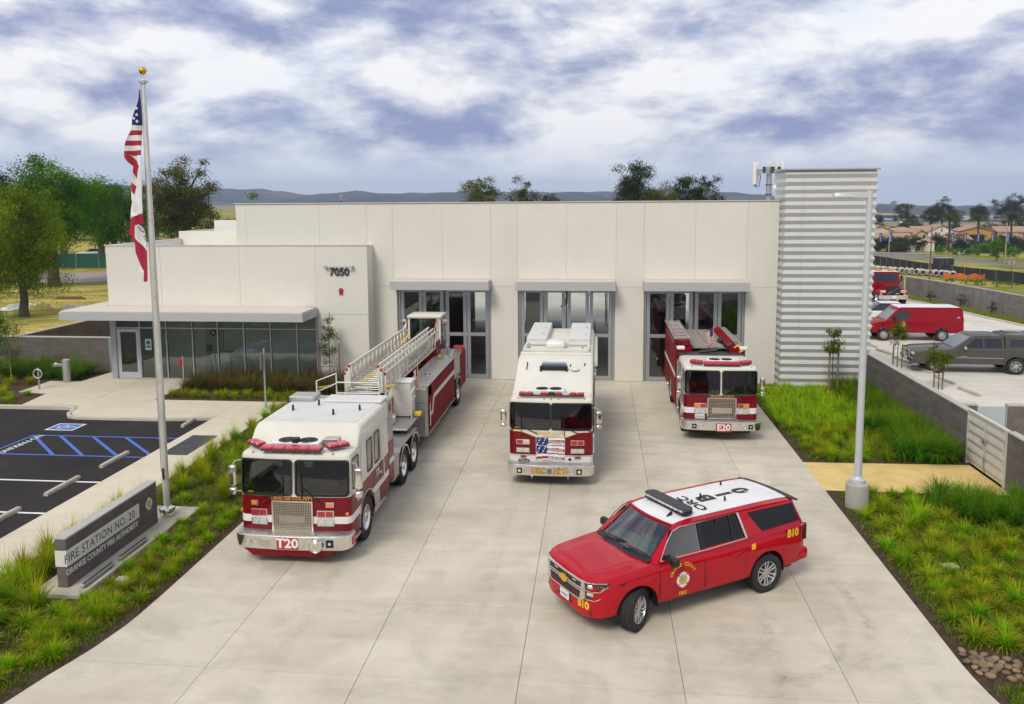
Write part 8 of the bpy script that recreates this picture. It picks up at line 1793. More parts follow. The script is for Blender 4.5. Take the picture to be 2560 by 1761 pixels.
# rubbish lying on the field
M_TARP = mat('white_tarp', (.62, .62, .60), .7, var=.08)
def crumple(name, label, cat, loc, sx, sy, h, m, seed):
 q = random.Random(seed); mb = MB(); n = 7
 for j in range(n + 1):
  for i in range(n + 1):
   u, v = i / n * 2 - 1, j / n * 2 - 1; e = max(0, 1 - max(abs(u), abs(v)) ** 3); mb.v.append((u * sx * q.uniform(.85, 1.1), v * sy * q.uniform(.85, 1.1), h * e * q.uniform(.3, 1.0)))
 mb.f = [(j * (n + 1) + i, j * (n + 1) + i + 1, (j + 1) * (n + 1) + i + 1, (j + 1) * (n + 1) + i) for j in range(n) for i in range(n)]; mb.mi = [0] * len(mb.f); solo(name, mb, m, label, cat, loc, q.uniform(0, 3), smooth=0)
crumple('tarpaulin', 'crumpled white tarpaulin beside the willow trunk', 'tarpaulin', (-41.2, 61.5, -.17), .9, .7, .75, M_TARP, 1); crumple('tarpaulin', 'long white tarpaulin left of the willow trunk', 'tarpaulin', (-46.8, 63.0, -.17), 1.6, .6, .5, M_TARP, 2); crumple('paper_litter', 'small white scrap lying on the dry grass', 'litter', (-37.4, 61.0, -.18), .55, .35, .25, M_TARP, 3); crumple('yellow_sack', 'yellow sack heap beside the willow trunk', 'sack', (-44.6, 62.5, -.17), .8, .7, .7, mat('sack_yellow', (.50, .40, .10), .8), 4)
for i, (x, y, r_) in enumerate(((-46.8, 69.5, .1), (-40.0, 62.8, .5))): solo('timber_stack', MB().box(-1.3 + i * .5, 1.3 - i * .5, -.12, .12, 0, .12, .01).box(-1.1 + i * .5, 1.2 - i * .5, .15, .38, 0, .11, .01).box(-1.2 + i * .5, 1.0 - i * .5, .0, .22, .125, .22, .01), mat('old_timber', (.16, .09, .05), .9, var=.2, vscale=9), ('brown timber lying left behind the willow', 'short brown boards beside the white tarpaulin')[i], 'timber', (x, y, -.18), r_)
def bush(label, loc, H, rx, kind='green', seed=0, ncl=24, nl=70, leaf=.22, cr=.7, ry=None, name='shrub', group=None): return tree(label, loc, H, .15, rx, ry or rx, kind, seed, ncl, nl, leaf, cr, 0, .08, name, group, cat='shrub', shell_=.4)
bush('yellow green bush beyond the dry grass, left of the station corner', (-54.0, 92.5, -.2), 1.9, 2.0, 'willow', 41); bush('green bush touching the station corner on the left', (-46.0, 88.5, -.2), 1.9, 2.6, 'green', 42)
solo('orange_netting', MB().loft([[(x, .1 * math.sin(x * 5), 0), (x, .1 * math.cos(x * 4), .5 + .3 * math.sin(x * 3) ** 2)] for x in [k * .3 for k in range(9)]], cap=False, ring_closed=False), mat('net_orange', (.55, .13, .02), .8), 'scrap of orange netting beside the yellow green bush', 'netting', (-52.8, 90.5, -.2))
# masts far left
o = thing('light_mast', 'thin grey floodlight mast above the roof at left', 'mast', (-52.5, 168, -.2)); part('mast', MB().tube([(0, 0, 0), (0, 0, 9.8)], .09, 6), M_DARK, o); part('lamp_head', MB().box(-.35, .35, -.1, .1, 9.4, 9.85).box(-.35, .35, -.1, .1, 8.9, 9.1), M_GALV, o)
solo('utility_pole', MB().tube([(0, 0, 0), (0, 0, 8.0)], .12, 6), mat('pole_red', (.14, .05, .035), .9), 'reddish pole behind the left end of the tall block', 'pole', (-47.5, 138, -.2))
# cell mast behind the tower
cm_ = thing('cell_mast', 'grey cell phone mast with panel antennas behind the corrugated tower', 'mast', (14.8, 75, -.1))
part('mast', MB().lathe([(.30, 0), (.24, 9.2), (.22, 11.2)], 16), M_GALV, cm_); part('collar', MB().lathe([(.34, 8.75), (.34, 8.82)], 16).lathe([(.30, 9.6), (.30, 9.66)], 16), M_DARK, cm_)
for i, (dx, dy) in enumerate(((-1.25, -.1), (-.95, .5), (1.10, -.1), (.8, .5), (.1, .9))): part('panel_antenna', MB().box(dx - .15, dx + .15, dy - .08, dy + .08, 9.65, 11.6, .03), M_STRIPE, cm_); part('antenna_mount', MB().tube([(dx, dy + .12, 9.5), (dx, dy + .12, 11.3)], .04, 6).tube([(dx, dy + .12, 10.9), (0, 0, 10.9)], .04, 6), M_DARK, cm_)
for i, (dx, z) in enumerate(((-.85, 10.7), (-.5, 10.9), (-.2, 10.8), (.25, 10.9), (.55, 10.7), (.75, 10.9))): part('radio_unit', MB().box(dx - .12, dx + .12, -.45, -.25, z - .28, z + .28, .02), M_DARK if i % 2 else M_GALV, cm_)
part('cable_loop', MB().tube([(-1.2, -.1, 9.7), (-1.1, -.1, 9.35), (-.85, -.1, 9.5), (-.7, -.1, 10.6)], .035, 6), M_DARK, cm_); part('microwave_dish', MB().lathe([(.28, 0), (.30, .1), (.2, .2), (.02, .24)], 18, frame((.55, -.35, 9.35), (1, 0, 0), (0, 0, 1))), M_STRIPE, cm_)
# ------------------------------------------------------------------ right-hand distance
def gz(x, y): return -.2 - drop(x, y)
def onland(pts, off=.03): return MB().add([(x, y, gz(x, y) + off) for x, y in pts], [tuple(range(len(pts)))])
def ribbon(name, near, far, m, off):
 mb = MB(); n = len(near); vs = [(x, y, gz(x, y) + off) for x, y in near] + [(x, y, gz(x, y) + off) for x, y in far]; mb.add(vs, [(k, k + 1, n + k + 1, n + k) for k in range(n - 1)]); return struct(name, mb, m, smooth=0)
ribbon('road', [(70, 252), (74, 232), (76.2, 222), (78.8, 215), (80.4, 207.5), (82.5, 203.9), (86.2, 186.7), (92, 165), (100, 140)], [(74, 262), (79, 247.5), (85.5, 243), (89.4, 242), (91, 228), (92.5, 215), (95, 197), (101, 172), (108, 146)], M_ROAD, .06)
ribbon('verge', [(82, 226), (88.5, 224.5), (89.8, 193.5), (97, 165)], [(90, 232), (94, 228), (96, 196), (104, 168)], M_GR4 if False else mat('verge_grass', (.17, .17, .035), .95, var=.3, vscale=.8), .10)
ribbon('pale_pavement', [(77, 252), (82, 249), (92, 245.5), (103, 243)], [(80, 257), (84, 253.5), (94, 249), (106, 246)], M_KERB, .14)
bf = thing('screened_fence', 'long black screened construction fence beyond the yard wall', 'fence', (0, 0, 0)); M_BSCR = mat('black_screen', (.022, .023, .026), .85, var=.2, vscale=.6)
FP = [(58.5, 205), (60.5, 189.6), (63.4, 167.2), (66.2, 158), (70.1, 148.5), (73.5, 139), (80, 125)]
seg = []
for p, q_ in zip(FP, FP[1:]):
 p, q_ = Vector(p), Vector(q_); n = max(1, round((q_ - p).length / 3.0))
 for k in range(n): seg.append((p + (q_ - p) * k / n, p + (q_ - p) * (k + 1) / n))
for k, (p, q_) in enumerate(seg):
 za, zb = gz(p.x, p.y) + .2, gz(q_.x, q_.y) + .2; m_ = (p + q_) / 2; s_ = .05 if k % 2 else -.05
 part('screen_panel', MB().loft([[(p.x, p.y, za - .1), (p.x, p.y, za + 1.85)], [(m_.x + s_, m_.y, (za + zb) / 2 - .1), (m_.x + s_, m_.y, (za + zb) / 2 + 1.80)], [(q_.x, q_.y, zb - .1), (q_.x, q_.y, zb + 1.85)]], cap=False, ring_closed=False), M_BSCR, bf)
 part('fence_post', MB().tube([(p.x - .06, p.y - .06, za - .2), (p.x - .06, p.y - .06, za + 1.95)], .035, 5), M_GALV, bf)
M_PIPE = mat('pipe_concrete', (.48, .45, .40), .85, var=.1, vscale=1)
pm = MB().lathe([(.50, 0), (.50, 2.3), (.40, 2.3), (.40, 0)], 18, Matrix.Rotation(PI / 2, 4, 'X') @ Matrix.Translation((0, 0, -1.15)), cap=False); pm.loft([[(.50 * math.cos(2 * PI * k / 18), 1.15 * s, .50 * math.sin(2 * PI * k / 18)) for k in range(18)] for s in (1,)] + [[(.40 * math.cos(2 * PI * k / 18), 1.15, .40 * math.sin(2 * PI * k / 18)) for k in range(18)]], cap=False)
pmesh = pm.mesh('concrete_pipe', M_PIPE, 40); q_ = random.Random(5)
for k in range(30):
 u = k / 29; x = 54.5 + 10.5 * u; y = 171 - 12.5 * u + (1.5 if k % 2 else 0)
 o = link(bpy.data.objects.new('concrete_pipe', pmesh)); o.location = (x, y, gz(x, y) + .68); o.rotation_euler = (0, 0, q_.uniform(-.35, .1) - .2); tag(o, 'pale concrete drain pipe in the long row in front of the black fence', 'pipe', 'row of drain pipes')
on = thing('orange_fence', 'sagging orange safety netting beyond the yard wall', 'netting', (0, 0, 0)); pts = [(61.4 + 6.9 * k / 24, 155.2 - 1.2 * k / 24 - 1.2 * math.sin(PI * k / 24)) for k in range(25)]
part('netting', MB().loft([[(x, y, gz(x, y) + .2), (x, y, gz(x, y) + 1.15 + .18 * math.cos(k * .8))] for k, (x, y) in enumerate(pts)], cap=False, ring_closed=False), mat('net_orange', (.55, .13, .02), .8), on)
for k in (0, 6, 12, 18, 24): x, y = pts[k]; part('stake', MB().tube([(x, y, gz(x, y)), (x, y, gz(x, y) + 1.5)], .04, 5), M_BARK, on)
def upole(label, x, y, h, m, arm=0):
 o = thing('street_pole', label, 'pole', (x, y, gz(x, y))); part('pole', MB().tube([(0, 0, 0), (0, 0, h)], [.16, .11], 8), m, o)
 if arm: part('lamp_arm', MB().tube([(0, 0, h - .3), (1.5, 0, h + .2), (2.6, 0, h + .1)], .05, 6), m, o); part('lamp_head', MB().box(2.4, 3.0, -.15, .15, h - .25, h + .1, .05), M_STRIPE, o)
M_PBR = mat('pole_brown', (.17, .095, .06), .8); M_PTAN = mat('pole_tan', (.36, .27, .18), .8)
upole('tall brown street pole with a curved lamp arm beside the road', 75.1, 224.6, 9.2, M_PTAN, 1); upole('dark brown pole standing at the yard wall end of the pipes', 58.6, 153.9, 9.6, M_PBR); upole('tan pole rising from the verge at the right edge', 89.4, 193.5, 9.2, M_PTAN)
o = thing('warning_sign', 'back of a diamond road sign on the verge at right', 'sign', (80.9, 172.3, gz(80.9, 172.3))); part('post', MB().box(-.05, .05, -.05, .05, 0, 2.5), M_PBR, o); part('sign_plate', MB().prism([(0, 1.05), (.85, 1.9), (0, 2.75), (-.85, 1.9)], .06, .08, 'y'), mat('sign_back', (.36, .33, .28), .6, .2), o)
o = thing('container', 'dark skip container half hidden by the black fence', 'container', (74.8, 189.3, gz(75, 189))); part('body', MB().box(-1.8, 1.8, -1, 1, .1, 1.55, .04), M_BSCR, o); part('rim', MB().box(-1.85, 1.85, -1.05, 1.05, 1.551, 1.62, .02), M_GALV, o)
for x in (-.6, .4): part('rib', MB().box(x - .06, x + .06, -1.05, -1.0, .1, 1.5), M_PBR, o)
o = thing('entry_sign', 'low white entry wall with dark script and a small tiled turret', 'sign', (93.5, 266, gz(93.5, 266))); M_WST = mat('white_stucco', (.68, .66, .60), .85, var=.04); M_TILE = mat('roof_tile', (.36, .225, .165), .85, var=.25, vscale=2.0)
part('sign_wall', MB().box(0, 5.2, -.2, .2, 0, 2.0, .03), M_WST, o); part('turret', MB().box(5.2, 8.4, -.9, .9, 0, 2.9, .03), M_WST, o); part('turret_roof', MB().loft([[(3.6, -1.3, 2.9), (8.8, -1.3, 2.9), (8.8, 1.3, 2.9), (3.6, 1.3, 2.9)], [(5.8, -.05, 4.0), (6.6, -.05, 4.0), (6.6, .05, 4.0), (5.8, .05, 4.0)]]), M_TILE, o)
m = MB(); pts = [(1.3 + .16 * k, -.24, 1.15 + .28 * math.sin(k * 1.9) * (1 if k else .5)) for k in range(18)]; m.tube(pts, .045, 5); part('script', m, M_BLACK, o)
o = thing('gate_pier', 'white rounded gate pier standing between the dark shrubs', 'pier', (112.5, 268, gz(112.5, 268))); part('pier', MB().lathe([(1.5, 0), (1.3, 1.6), (.75, 3.2), (.55, 3.6)], 14), M_WST, o); part('pier_cap', MB().lathe([(1.9, 3.6), (.1, 4.9)], 4, Matrix.Rotation(PI / 4, 4, 'Z')), M_TILE, o)
o = thing('barricade', 'white road barricade panels at the side street', 'barricade', (101, 245, gz(101, 245)));
for k in (0, 1): part('panel', MB().prism([(-.5 + k * 1.1, .0), (-.1 + k * 1.1, .0), (.35 + k * 1.1, 1.1), (-.05 + k * 1.1, 1.1)], -.05, .05, 'y'), M_STRIPE, o)
o = thing('street_sign', 'small white and yellow street sign by the dark shrubs', 'sign', (111.5, 247, gz(111.5, 247))); part('post', MB().tube([(0, 0, 0), (0, 0, 3)], .05, 6), M_GALV, o); part('sign_plate', MB().box(-.35, .35, -.05, 0, 1.6, 2.9), M_STRIPE, o); part('yellow_plate', MB().box(-.22, .22, -.06, -.01, .7, 1.3), M_YEL, o)
for i, (x, y) in enumerate(((89.0, 238), (95.2, 225))): solo('traffic_cone', MB().lathe([(.25, 0), (.25, .05), (.16, .06), (.04, .8), (.02, .82)], 12), mat('net_orange', (.55, .13, .02), .8), ('orange traffic cone at the far kerb', 'orange traffic cone on the traffic island')[i], 'cone', (x, y, gz(x, y) + .1))
# blue banners on poles
M_BAN = mat('banner_blue', (.012, .045, .21), .6, var=.1)
for i, (x, lab) in enumerate(((77.9, 'leftmost'), (80.6, 'second from left'), (96.9, 'third from left'), (100.2, 'fourth from left'), (103.6, 'middle right'), (107.3, 'second from right'), (111.3, 'rightmost'))):
 z = gz(x, 240); o = thing('banner', 'tall blue banner with white lettering on a pole, ' + lab, 'banner', (x, 240, z), 0, 'blue banners'); part('pole', MB().tube([(.35, .05, 0), (.35, .05, 6.2)], .04, 6), M_DARK, o); part('cloth', MB().box(-.32, .30, -.02, .02, 3.55, 6.05), M_BAN, o)
 t = MB(); q_ = random.Random(i)
 for k in range(6): t.box(-.12 + q_.uniform(-.03, .03), .10 + q_.uniform(-.05, .05), -.03, -.022, 3.9 + k * .33, 4.05 + k * .33)
 part('lettering', t, M_STRIPE, o)
# houses
def house(label, x, y, w, dep, h, rh, wall, rz=0.0, hip=False, wins=(), gable=None):
 z = gz(x, y); o = thing('house', label, 'house', (x, y, z), rz); ww = w / 2; ov = .5
 part('wall', MB().box(-ww, ww, 0, dep, -.5, h), wall, o)
 if hip: r = MB().loft([[(-ww - ov, -ov, h), (ww + ov, -ov, h), (ww + ov, dep + ov, h), (-ww - ov, dep + ov, h)], [(-ww - ov, -ov, h + .12), (ww + ov, -ov, h + .12), (ww + ov, dep + ov, h + .12), (-ww - ov, dep + ov, h + .12)], [(-ww + dep * .45, dep * .48, h + rh), (ww - dep * .45, dep * .48, h + rh), (ww - dep * .45, dep * .52, h + rh), (-ww + dep * .45, dep * .52, h + rh)]])
 elif gable == 'front':
  r = MB().prism([(-ww - ov, h - .15), (0, h + rh), (ww + ov, h - .15), (ww + ov, h + .05), (0, h + rh + .22), (-ww - ov, h + .05)], -ov, dep + ov, 'y'); part('gable', MB().prism([(-ww, h), (ww, h), (0, h + rh - .1)], .0, dep, 'y'), wall, o)
  for dx, dz in ((-.25, 0), (.25, 0), (0, .4)): part('gable_vent', MB().lathe([(.16, 0), (.16, .04)], 10, frame((dx, -.0, h + rh * .45 + dz), (1, 0, 0), (0, 0, 1))), M_BARK, o)
 else: r = MB().prism([(-ov, h - .1), (dep / 2, h + rh), (dep + ov, h - .1), (dep + ov, h + .1), (dep / 2, h + rh + .22), (-ov, h + .1)], -ww - ov, ww + ov, 'x'); part('gable', MB().prism([(0, h), (dep, h), (dep / 2, h + rh - .1)], -ww, ww, 'x'), wall, o)
 rf_ = part('roof', r, M_TILE, o, smooth=20)
 for k in range(int(w / .9)): part('tile_rib', MB().box(-ww + k * .9, -ww + k * .9 + .12, -ov + .05, -ov + .25, h + .02, h + .16), M_TILE, rf_) if not gable else None
 for (a, b_, c, d_) in wins: f = part('window', MB().box(a - .08, b_ + .08, -.06, .02, c - .08, d_ + .08), M_BARK, o); part('pane', MB().box(a, b_, -.075, -.058, c, d_), M_CWIN, f)
 return o
HW = {'cream': mat('house_cream', (.60, .50, .34), .9, var=.05), 'yellow': mat('house_yellow', (.56, .42, .14), .9, var=.05), 'white': mat('house_white', (.68, .66, .60), .9, var=.04), 'ochre': mat('house_ochre', (.46, .25, .06), .9, var=.06), 'tan': mat('house_tan', (.42, .30, .20), .9, var=.05)}
house('cream house with a tiled roof nearest the tower', 97.0, 300, 8.5, 8, 5.6, 2.0, HW['cream'], 0, gable='front', wins=[(.5, 2.8, 3.2, 4.8)])
house('yellow house with a hipped tile roof behind the clipped shrubs', 105.2, 300, 9.5, 8, 5.3, 1.7, HW['yellow'], 0, True, wins=[(-1, .2, 3.6, 4.8)])
house('small yellow gabled house with a side window', 109.3, 296, 3.2, 7, 4.6, 1.6, HW['yellow'], 0, gable='front', wins=[(.6, 1.2, 3.2, 4.4)])
house('low tan house with a tiled roof behind the lamp pole', 96.5, 285, 11, 6, 3.4, 1.6, HW['cream'], 0, wins=[(-3, -1.5, 1.4, 2.6)])
house('white house with a long tiled roof slope in the middle distance', 118.3, 302, 9.0, 8, 5.4, 2.2, HW['white'], 0, gable='front', wins=[(-.3, .1, 5.6, 6.0)])
house('cream wing roofed in tile between the yellow and white houses', 113.2, 305, 6.0, 7, 5.2, 1.8, HW['cream'])
house('ochre gabled house behind the blue banners', 129.0, 300, 11.5, 8, 5.6, 1.5, HW['ochre'], 0, gable='front', wins=[(-2.2, 2.4, 1.5, 4.4)])
house('cream house behind the tan pole at the right edge', 140.5, 300, 9.5, 8, 5.3, 1.6, HW['cream'], 0, wins=[(2.0, 3.8, 3.4, 4.6)])
house('tan tiled house low behind the shrubs at right', 137.5, 285, 10, 6, 3.2, 1.4, HW['tan'], 0, True)
house('grey roofed house at the right edge below the banners', 131, 240, 8, 7, 2.6, 1.4, HW['tan'], .3, True)
house('tan house low behind the middle shrubs', 118, 288, 7, 6, 3.6, 1.5, HW['tan'], 0, gable='front')
# palms
def palm(label, x, y, h, seed):
 q = random.Random(seed); t = thing('palm_tree', label, 'palm', (x, y, gz(x, y)), 0, 'palms behind the banners'); part('trunk', MB().tube([(0, 0, 0), (.1, 0, h * .5), (0, 0, h)], [.30, .26, .32], 10), M_BARK, t); L = Leaves()
 for k in range(46):
  a = q.uniform(0, 6.28); th = q.uniform(.15, 1.5); ln = q.uniform(3.0, 3.9); dx, dy = math.cos(a), math.sin(a); p = Vector((0, 0, h)); n = 11
  for j in range(n):
   d = Vector((dx * math.sin(th), dy * math.sin(th), math.cos(th))); side = Vector((-dy, dx, 0)); nx_ = p + d * ln / n
   for s in (-1, 1): L.leaf((p + nx_) / 2 + (side * s * .42 + Vector((0, 0, -.12))) * (1 - abs(j / n - .45)), Vector((0, 0, 1)) + side * .5 * s, side * s + d * .9, 1.1 * (1.15 - abs(j / n - .4)), .16, q.random())
   p = nx_; th += .11
 part('fronds', L.mesh('fronds', M_LV['olive']), None, t)
palm('left palm rising behind the first banners', 109.9, 275, 9.6, 1); palm('middle palm standing in front of the ochre house', 118.5, 275, 9.5, 2); palm('right palm behind the tan pole', 128.3, 275, 9.9, 3)
# trees and shrubs on the right
def rt(label, x, y, top, r_, kind, seed, base=None, **k):
 z = gz(x, y); tree(label, (x, y, z), top - z, (base - z) if base else (top - z) * .35, r_, r_, kind, seed, **k)
rt('slender gum tree above the yellow house with a pale trunk', 124.8, 360, 7.4, 3.4, 'olive', 51, -1, ncl=34, nl=70, leaf=.5, cr=1.3, trunk=.35, bk=M_BARKG)
rt('bushy olive tree at the foot of the slender gum', 125.5, 352, -.5, 4.8, 'olive', 52, -7, ncl=40, nl=70, leaf=.55, cr=1.7, trunk=.3)
rt('tall dark eucalyptus left of the palms', 140.9, 360, 8.8, 5.2, 'dark', 53, -2.5, ncl=52, nl=75, leaf=.5, cr=1.6, trunk=.4, shell_=.35)
rt('dark spreading tree joined to the left of the tall eucalyptus', 135.6, 358, 5.6, 3.6, 'dark', 54, -3, ncl=36, nl=70, leaf=.5, cr=1.5, trunk=.3)
rt('thin leaved tree between the tall eucalyptus and the rounded one', 147.5, 362, 4.0, 4.0, 'olive', 55, -2, ncl=26, nl=60, leaf=.5, cr=1.3, trunk=.3)
rt('rounded dark tree behind the middle palm', 155.2, 360, 5.8, 3.6, 'dark', 56, -1, ncl=44, nl=75, leaf=.5, cr=1.5, trunk=.35)
rt('big dark eucalyptus at the right edge', 167, 360, 9.9, 7.0, 'dark', 57, -4, ncl=84, nl=75, leaf=.5, cr=1.7, trunk=.5, shell_=.35)
rt('round topped tree right of the slender gum', 131.0, 366, 2.6, 3.2, 'olive', 58, -5, ncl=30, nl=70, leaf=.5, cr=1.5, trunk=.3)
rt('small dark tree just right of the tower', 113.2, 362, 3.0, 1.8, 'dark', 59, -4, ncl=18, nl=60, leaf=.5, cr=1.2, trunk=.25); rt('upright cypress like tree right of the tower', 117.5, 366, 1.8, 1.9, 'dark', 60, -6, ncl=20, nl=60, leaf=.5, cr=1.2, trunk=.25)
q_ = random.Random(9)
for i, (x, y, top, r_, kd, lab) in enumerate([(88.5, 258, -4.6, 2.6, 'dark', 'left end of the clipped dark hedge near the tower'), (91.5, 263, -3.4, 3.0, 'dark', 'dark hedge shrub left of the entry sign'), (87.0, 262, -3.2, 3.2, 'dark', 'tall dark shrub behind the brown pole'), (99.5, 277, -3.4, 3.4, 'grey', 'grey green shrub above the entry sign'), (104, 270, -3.2, 3.4, 'dark', 'dark shrub right of the entry sign turret'), (108.0, 260, -4.2, 3.0, 'dark', 'dark shrub under the first palm'), (107.5, 275, -2.8, 3.4, 'grey', 'grey green shrub under the left palm'), (114.5, 272, -3.4, 3.4, 'grey', 'grey green shrub below the ochre house'), (115.0, 258, -4.8, 3.0, 'green', 'mid green shrub right of the white pier'), (119.0, 262, -4.4, 3.6, 'dark', 'large dark shrub below the middle palm'), (123.5, 268, -3.0, 3.4, 'dark', 'dark shrub under the fourth banner'), (126.0, 258, -4.4, 3.0, 'dark', 'dark tree shrub left of the right palm'), (131.0, 270, -3.2, 3.6, 'grey', 'grey green shrub below the right palm'), (110.5, 253, -5.4, 2.2, 'green', 'low green shrub left of the white pier')]):
 z = gz(x, y); bush(lab, (x, y, z), top - z, r_, kd, 70 + i, 30, 75, .5, 1.3)
rt('young street tree on the verge in front of the banners', 92.0, 203, -.6, 2.0, 'green', 90, -5.4, ncl=26, nl=70, leaf=.3, cr=.9, trunk=.12); rt('loose green tree on the verge at the right edge', 102.5, 203, -.2, 3.2, 'dark', 91, -5.6, ncl=40, nl=75, leaf=.35, cr=1.2, trunk=.15); rt('green tree behind the diamond sign', 98.0, 188, -1.6, 2.6, 'dark', 92, -5.5, ncl=30, nl=75, leaf=.32, cr=1.0, trunk=.12)
for i, (x, y, s) in enumerate([(26.6, 69.5, .9), (27.6, 66.2, 1.1), (28.1, 62.3, .9)]): bush('dark shrub against the yard wall, %s' % ('farthest by the red truck', 'middle one of three', 'nearest one of three')[i], (x, y, 0), s, .45, 'dark', 95 + i, 10, 40, .14, .28)
for i in range(8):
 x, y = 60 + i * 1.7, 148 - i * 1.6; bush(('weedy green bush on the waste ground, number ' + ('one', 'two', 'three', 'four', 'five', 'six', 'seven', 'eight')[i] + ' from the tower side').replace('number one', 'first').replace('number two', 'second').replace('number three', 'third').replace('number four', 'fourth').replace('number five', 'fifth').replace('number six', 'sixth').replace('number seven', 'seventh').replace('number eight', 'eighth'), (x, y, gz(x, y)), 1.0, 1.2, 'willow' if i % 2 else 'green', 110 + i, 9, 40, .25, .5)
def wood(name, label, pts, kind, leaf, cr, nl, seed):
 """far growth that reads as one mass"""
 q = random.Random(seed); L = Leaves()
 for x, y, H, r_ in pts:
  z0 = gz(x, y)
  for _ in range(int(6 + 3 * r_)):
   d = Vector((q.gauss(0, 1), q.gauss(0, 1), q.gauss(0, 1))).normalized(); c = Vector((x + d.x * r_, y + d.y * r_, z0 + H * (.5 + .42 * d.z))); hue = min(1, max(0, q.gauss(.45, .25)))
   for _ in range(nl):
    n = Vector((q.gauss(0, 1), q.gauss(0, 1), q.gauss(.7, 1))); s = leaf * q.uniform(.6, 1.3); L.leaf(c + Vector((q.gauss(0, .5), q.gauss(0, .5), q.gauss(0, .4))) * cr, n, Vector((q.gauss(0, 1), q.gauss(0, 1), q.gauss(0, 1))), s, s * .6, min(1, max(0, hue + q.gauss(0, .2))))
 o = part(name, L.mesh(name, M_LV[kind]), None, None); o['kind'] = 'stuff'; tag(o, label, 'trees')
q_ = random.Random(77)
wood('distant_wood', 'far belt of trees across the left field', [(-190 + 6.5 * k + q_.uniform(-2, 2), 190 + q_.uniform(-12, 12), q_.uniform(6, 9), q_.uniform(3, 5)) for k in range(15)], 'green', .9, 1.8, 40, 1)
wood('hedge_mass', 'dense dark shrubbery in front of the houses', [(83 + 2.4 * k + q_.uniform(-.8, .8), 268 + q_.uniform(-5, 8), q_.uniform(2.8, 5.0), q_.uniform(1.6, 2.6)) for k in range(24)], 'dark', .45, 1.0, 55, 2)
wood('hedge_mass', 'green shrubbery along the verge beyond the road', [(96 + 1.9 * k + q_.uniform(-.8, .8), 246 - 3.2 * k + q_.uniform(-2, 2), q_.uniform(1.2, 3.0), q_.uniform(1.0, 1.8)) for k in range(14)], 'green', .4, .8, 45, 3)
wood('distant_wood', 'far belt of trees beyond the houses', [(118 + 7 * k + q_.uniform(-2, 2), 385 + 2.6 * k + q_.uniform(-8, 8), q_.uniform(5, 9), q_.uniform(3, 5)) for k in range(22)], 'dark', .9, 1.8, 36, 4)
# raised freeway with a pale barrier
fw_ = ribbon('freeway', [(95, 395), (140, 415), (190, 435), (260, 460)], [(95, 405), (140, 425), (190, 445), (260, 470)], M_ROAD, 6.2); struct('freeway_bank', MB().loft([[(x, y - 22, gz(x, y) - .5), (x, y, gz(x, y) + 6.1), (x, y + 14, gz(x, y) + 6.1), (x, y + 36, gz(x, y) - .5)] for x, y in ((70, 385), (95, 396), (140, 416), (190, 436), (260, 461))], cap=False, ring_closed=False), mat('bank_dry', (.40, .32, .17), .95, var=.2, vscale=.2))
struct('freeway_barrier', MB().bar((95, 396.5, gz(95, 396) + 6.8), (260, 461.5, gz(260, 461) + 6.8), .4, .9), M_KERB)
# ------------------------------------------------------------------ hills
def hills():
 t = NT('chaparral'); p = t.pos(); a = t.noise(.006, 6, .6, p, .5); b = t.noise(.03, 6, .65, p, .5)
 col = t.ramp(t.math('ADD', t.math('MULTIPLY', a, .6), t.math('MULTIPLY', b, .4)), [(.38, (.030, .042, .024)), (.52, (.070, .070, .036)), (.66, (.22, .165, .095))]); t.set(color=col, rough=.95, spec=.05); return t.m
M_HILL = hills()
def ridge(name, prof, y0, depth, seed, base, bias=0.0):
 q = random.Random(seed); ph = [q.uniform(0, 6.28) for _ in range(12)]; x0, x1 = prof[0][0], prof[-1][0]; nx, ny = 240, 26; mb = MB()
 def crest(x):
  for (a, za), (b, zb) in zip(prof, prof[1:]):
   if x <= b: t = (x - a) / (b - a); t = t * t * (3 - 2 * t); return za + (zb - za) * t
  return prof[-1][1]
 for j in range(ny + 1):
  v = j / ny
  for i in range(nx + 1):
   x = x0 + (x1 - x0) * i / nx; c = crest(x) + 2.2 * math.sin(x * .021 + ph[0]) + 1.2 * math.sin(x * .055 + ph[1]) + .6 * math.sin(x * .13 + ph[2]); w = v ** 1.15
   rel = 7.5 * math.sin(x * .018 + v * 5 + ph[3]) * math.sin(x * .007 - v * 3 + ph[4]) + 4 * math.sin(x * .045 + 6 * v + ph[5]) + 2 * math.sin(x * .09 - 9 * v + ph[6])
   mb.v.append((x, y0 - depth * (1 - v), base + (c * 1.12 + 3 - base) * w + rel * math.sin(PI * v) * .8))
 n = nx + 1; mb.f = [(j * n + i, j * n + i + 1, (j + 1) * n + i + 1, (j + 1) * n + i) for j in range(ny) for i in range(nx)]; mb.mi = [0] * len(mb.f)
 struct(name, mb, M_HILL, smooth=60)
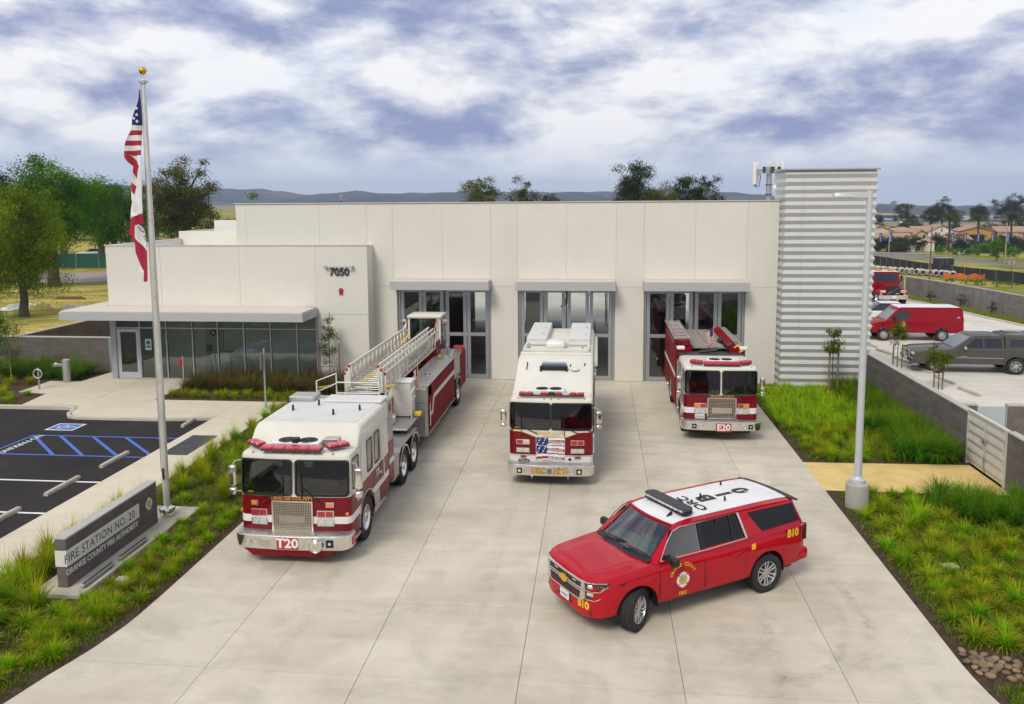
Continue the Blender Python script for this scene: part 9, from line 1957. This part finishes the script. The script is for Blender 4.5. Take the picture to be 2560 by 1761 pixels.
ridge('hills', [(-3400, 70), (-2600, 62), (-1900, 68), (-1560, 50), (-1414, 54), (-1330, 50), (-1260, 49), (-1180, 40), (-1077, 31), (-940, 34), (-850, 39), (-800, 31), (-716, 33), (-600, 30), (-480, 33), (-380, 29), (-134, 33), (8, 29), (200, 40), (420, 30), (700, 5), (860, -12), (967, -13), (1099, -20), (1200, -21), (1294, -19), (1370, -14), (1436, -19), (1700, -10), (2300, 0), (3400, 20)], 3000, 1100, 4, -30)
ridge('hills', [(-3000, 30), (-1500, 14), (-1000, 6), (-760, 18), (-640, 26), (-560, 20), (-470, 26), (-380, 32), (-300, 22), (-200, 16), (-90, 22), (60, 12), (300, 4), (900, -50)], 2500, 500, 9, -30)
# ------------------------------------------------------------------ birds
bm_ = MB().add([(-.5, .1, .12), (-.25, .02, .16), (0, -.02, 0), (0, .22, 0), (-.25, .22, .14), (.25, .02, .16), (.5, .1, .12), (.25, .22, .14), (0, -.22, .02), (0, .42, .0), (.06, .1, -.05), (-.06, .1, -.05)], [(0, 1, 4), (1, 2, 3, 4), (2, 5, 7, 3), (5, 6, 7), (8, 10, 9), (8, 9, 11), (8, 11, 10), (9, 10, 11)]).mesh('bird', M_BLACK, 0)
for i, (x, y) in enumerate(((1412, 145), (1438, 142), (1463, 141), (1425, 130), (1447, 127), (1471, 124), (1378, 138), (1813, 216), (1835, 215), (1858, 213))):
 p = px_at(x * 1.1034, y * 1.1034, 300 + 4 * (i % 3)); o = link(bpy.data.objects.new('bird', bm_)); o.location = p; o.rotation_euler = (.15, .3 * (i % 3 - 1), .5 + .4 * i); o.scale = (.85,) * 3
 tag(o, 'small dark bird gliding in the %s flock' % ('larger upper' if i < 7 else 'smaller right hand'), 'bird', 'larger flock of birds' if i < 7 else 'smaller flock of birds')
# ------------------------------------------------------------------ air
t = NT('haze'); t.N.remove(t.b); v = t.N.new('ShaderNodeVolumePrincipled'); v.inputs['Color'].default_value = (.56, .70, 1.0, 1); v.inputs['Density'].default_value = .00023; v.inputs['Anisotropy'].default_value = .2; t.L.new(v.outputs[0], t.out.inputs['Volume'])
hz_ = part('haze', MB().box(-3790, 3790, -290, 4490, -140, 110), t.m, None, smooth=0); hz_['kind'] = 'stuff'
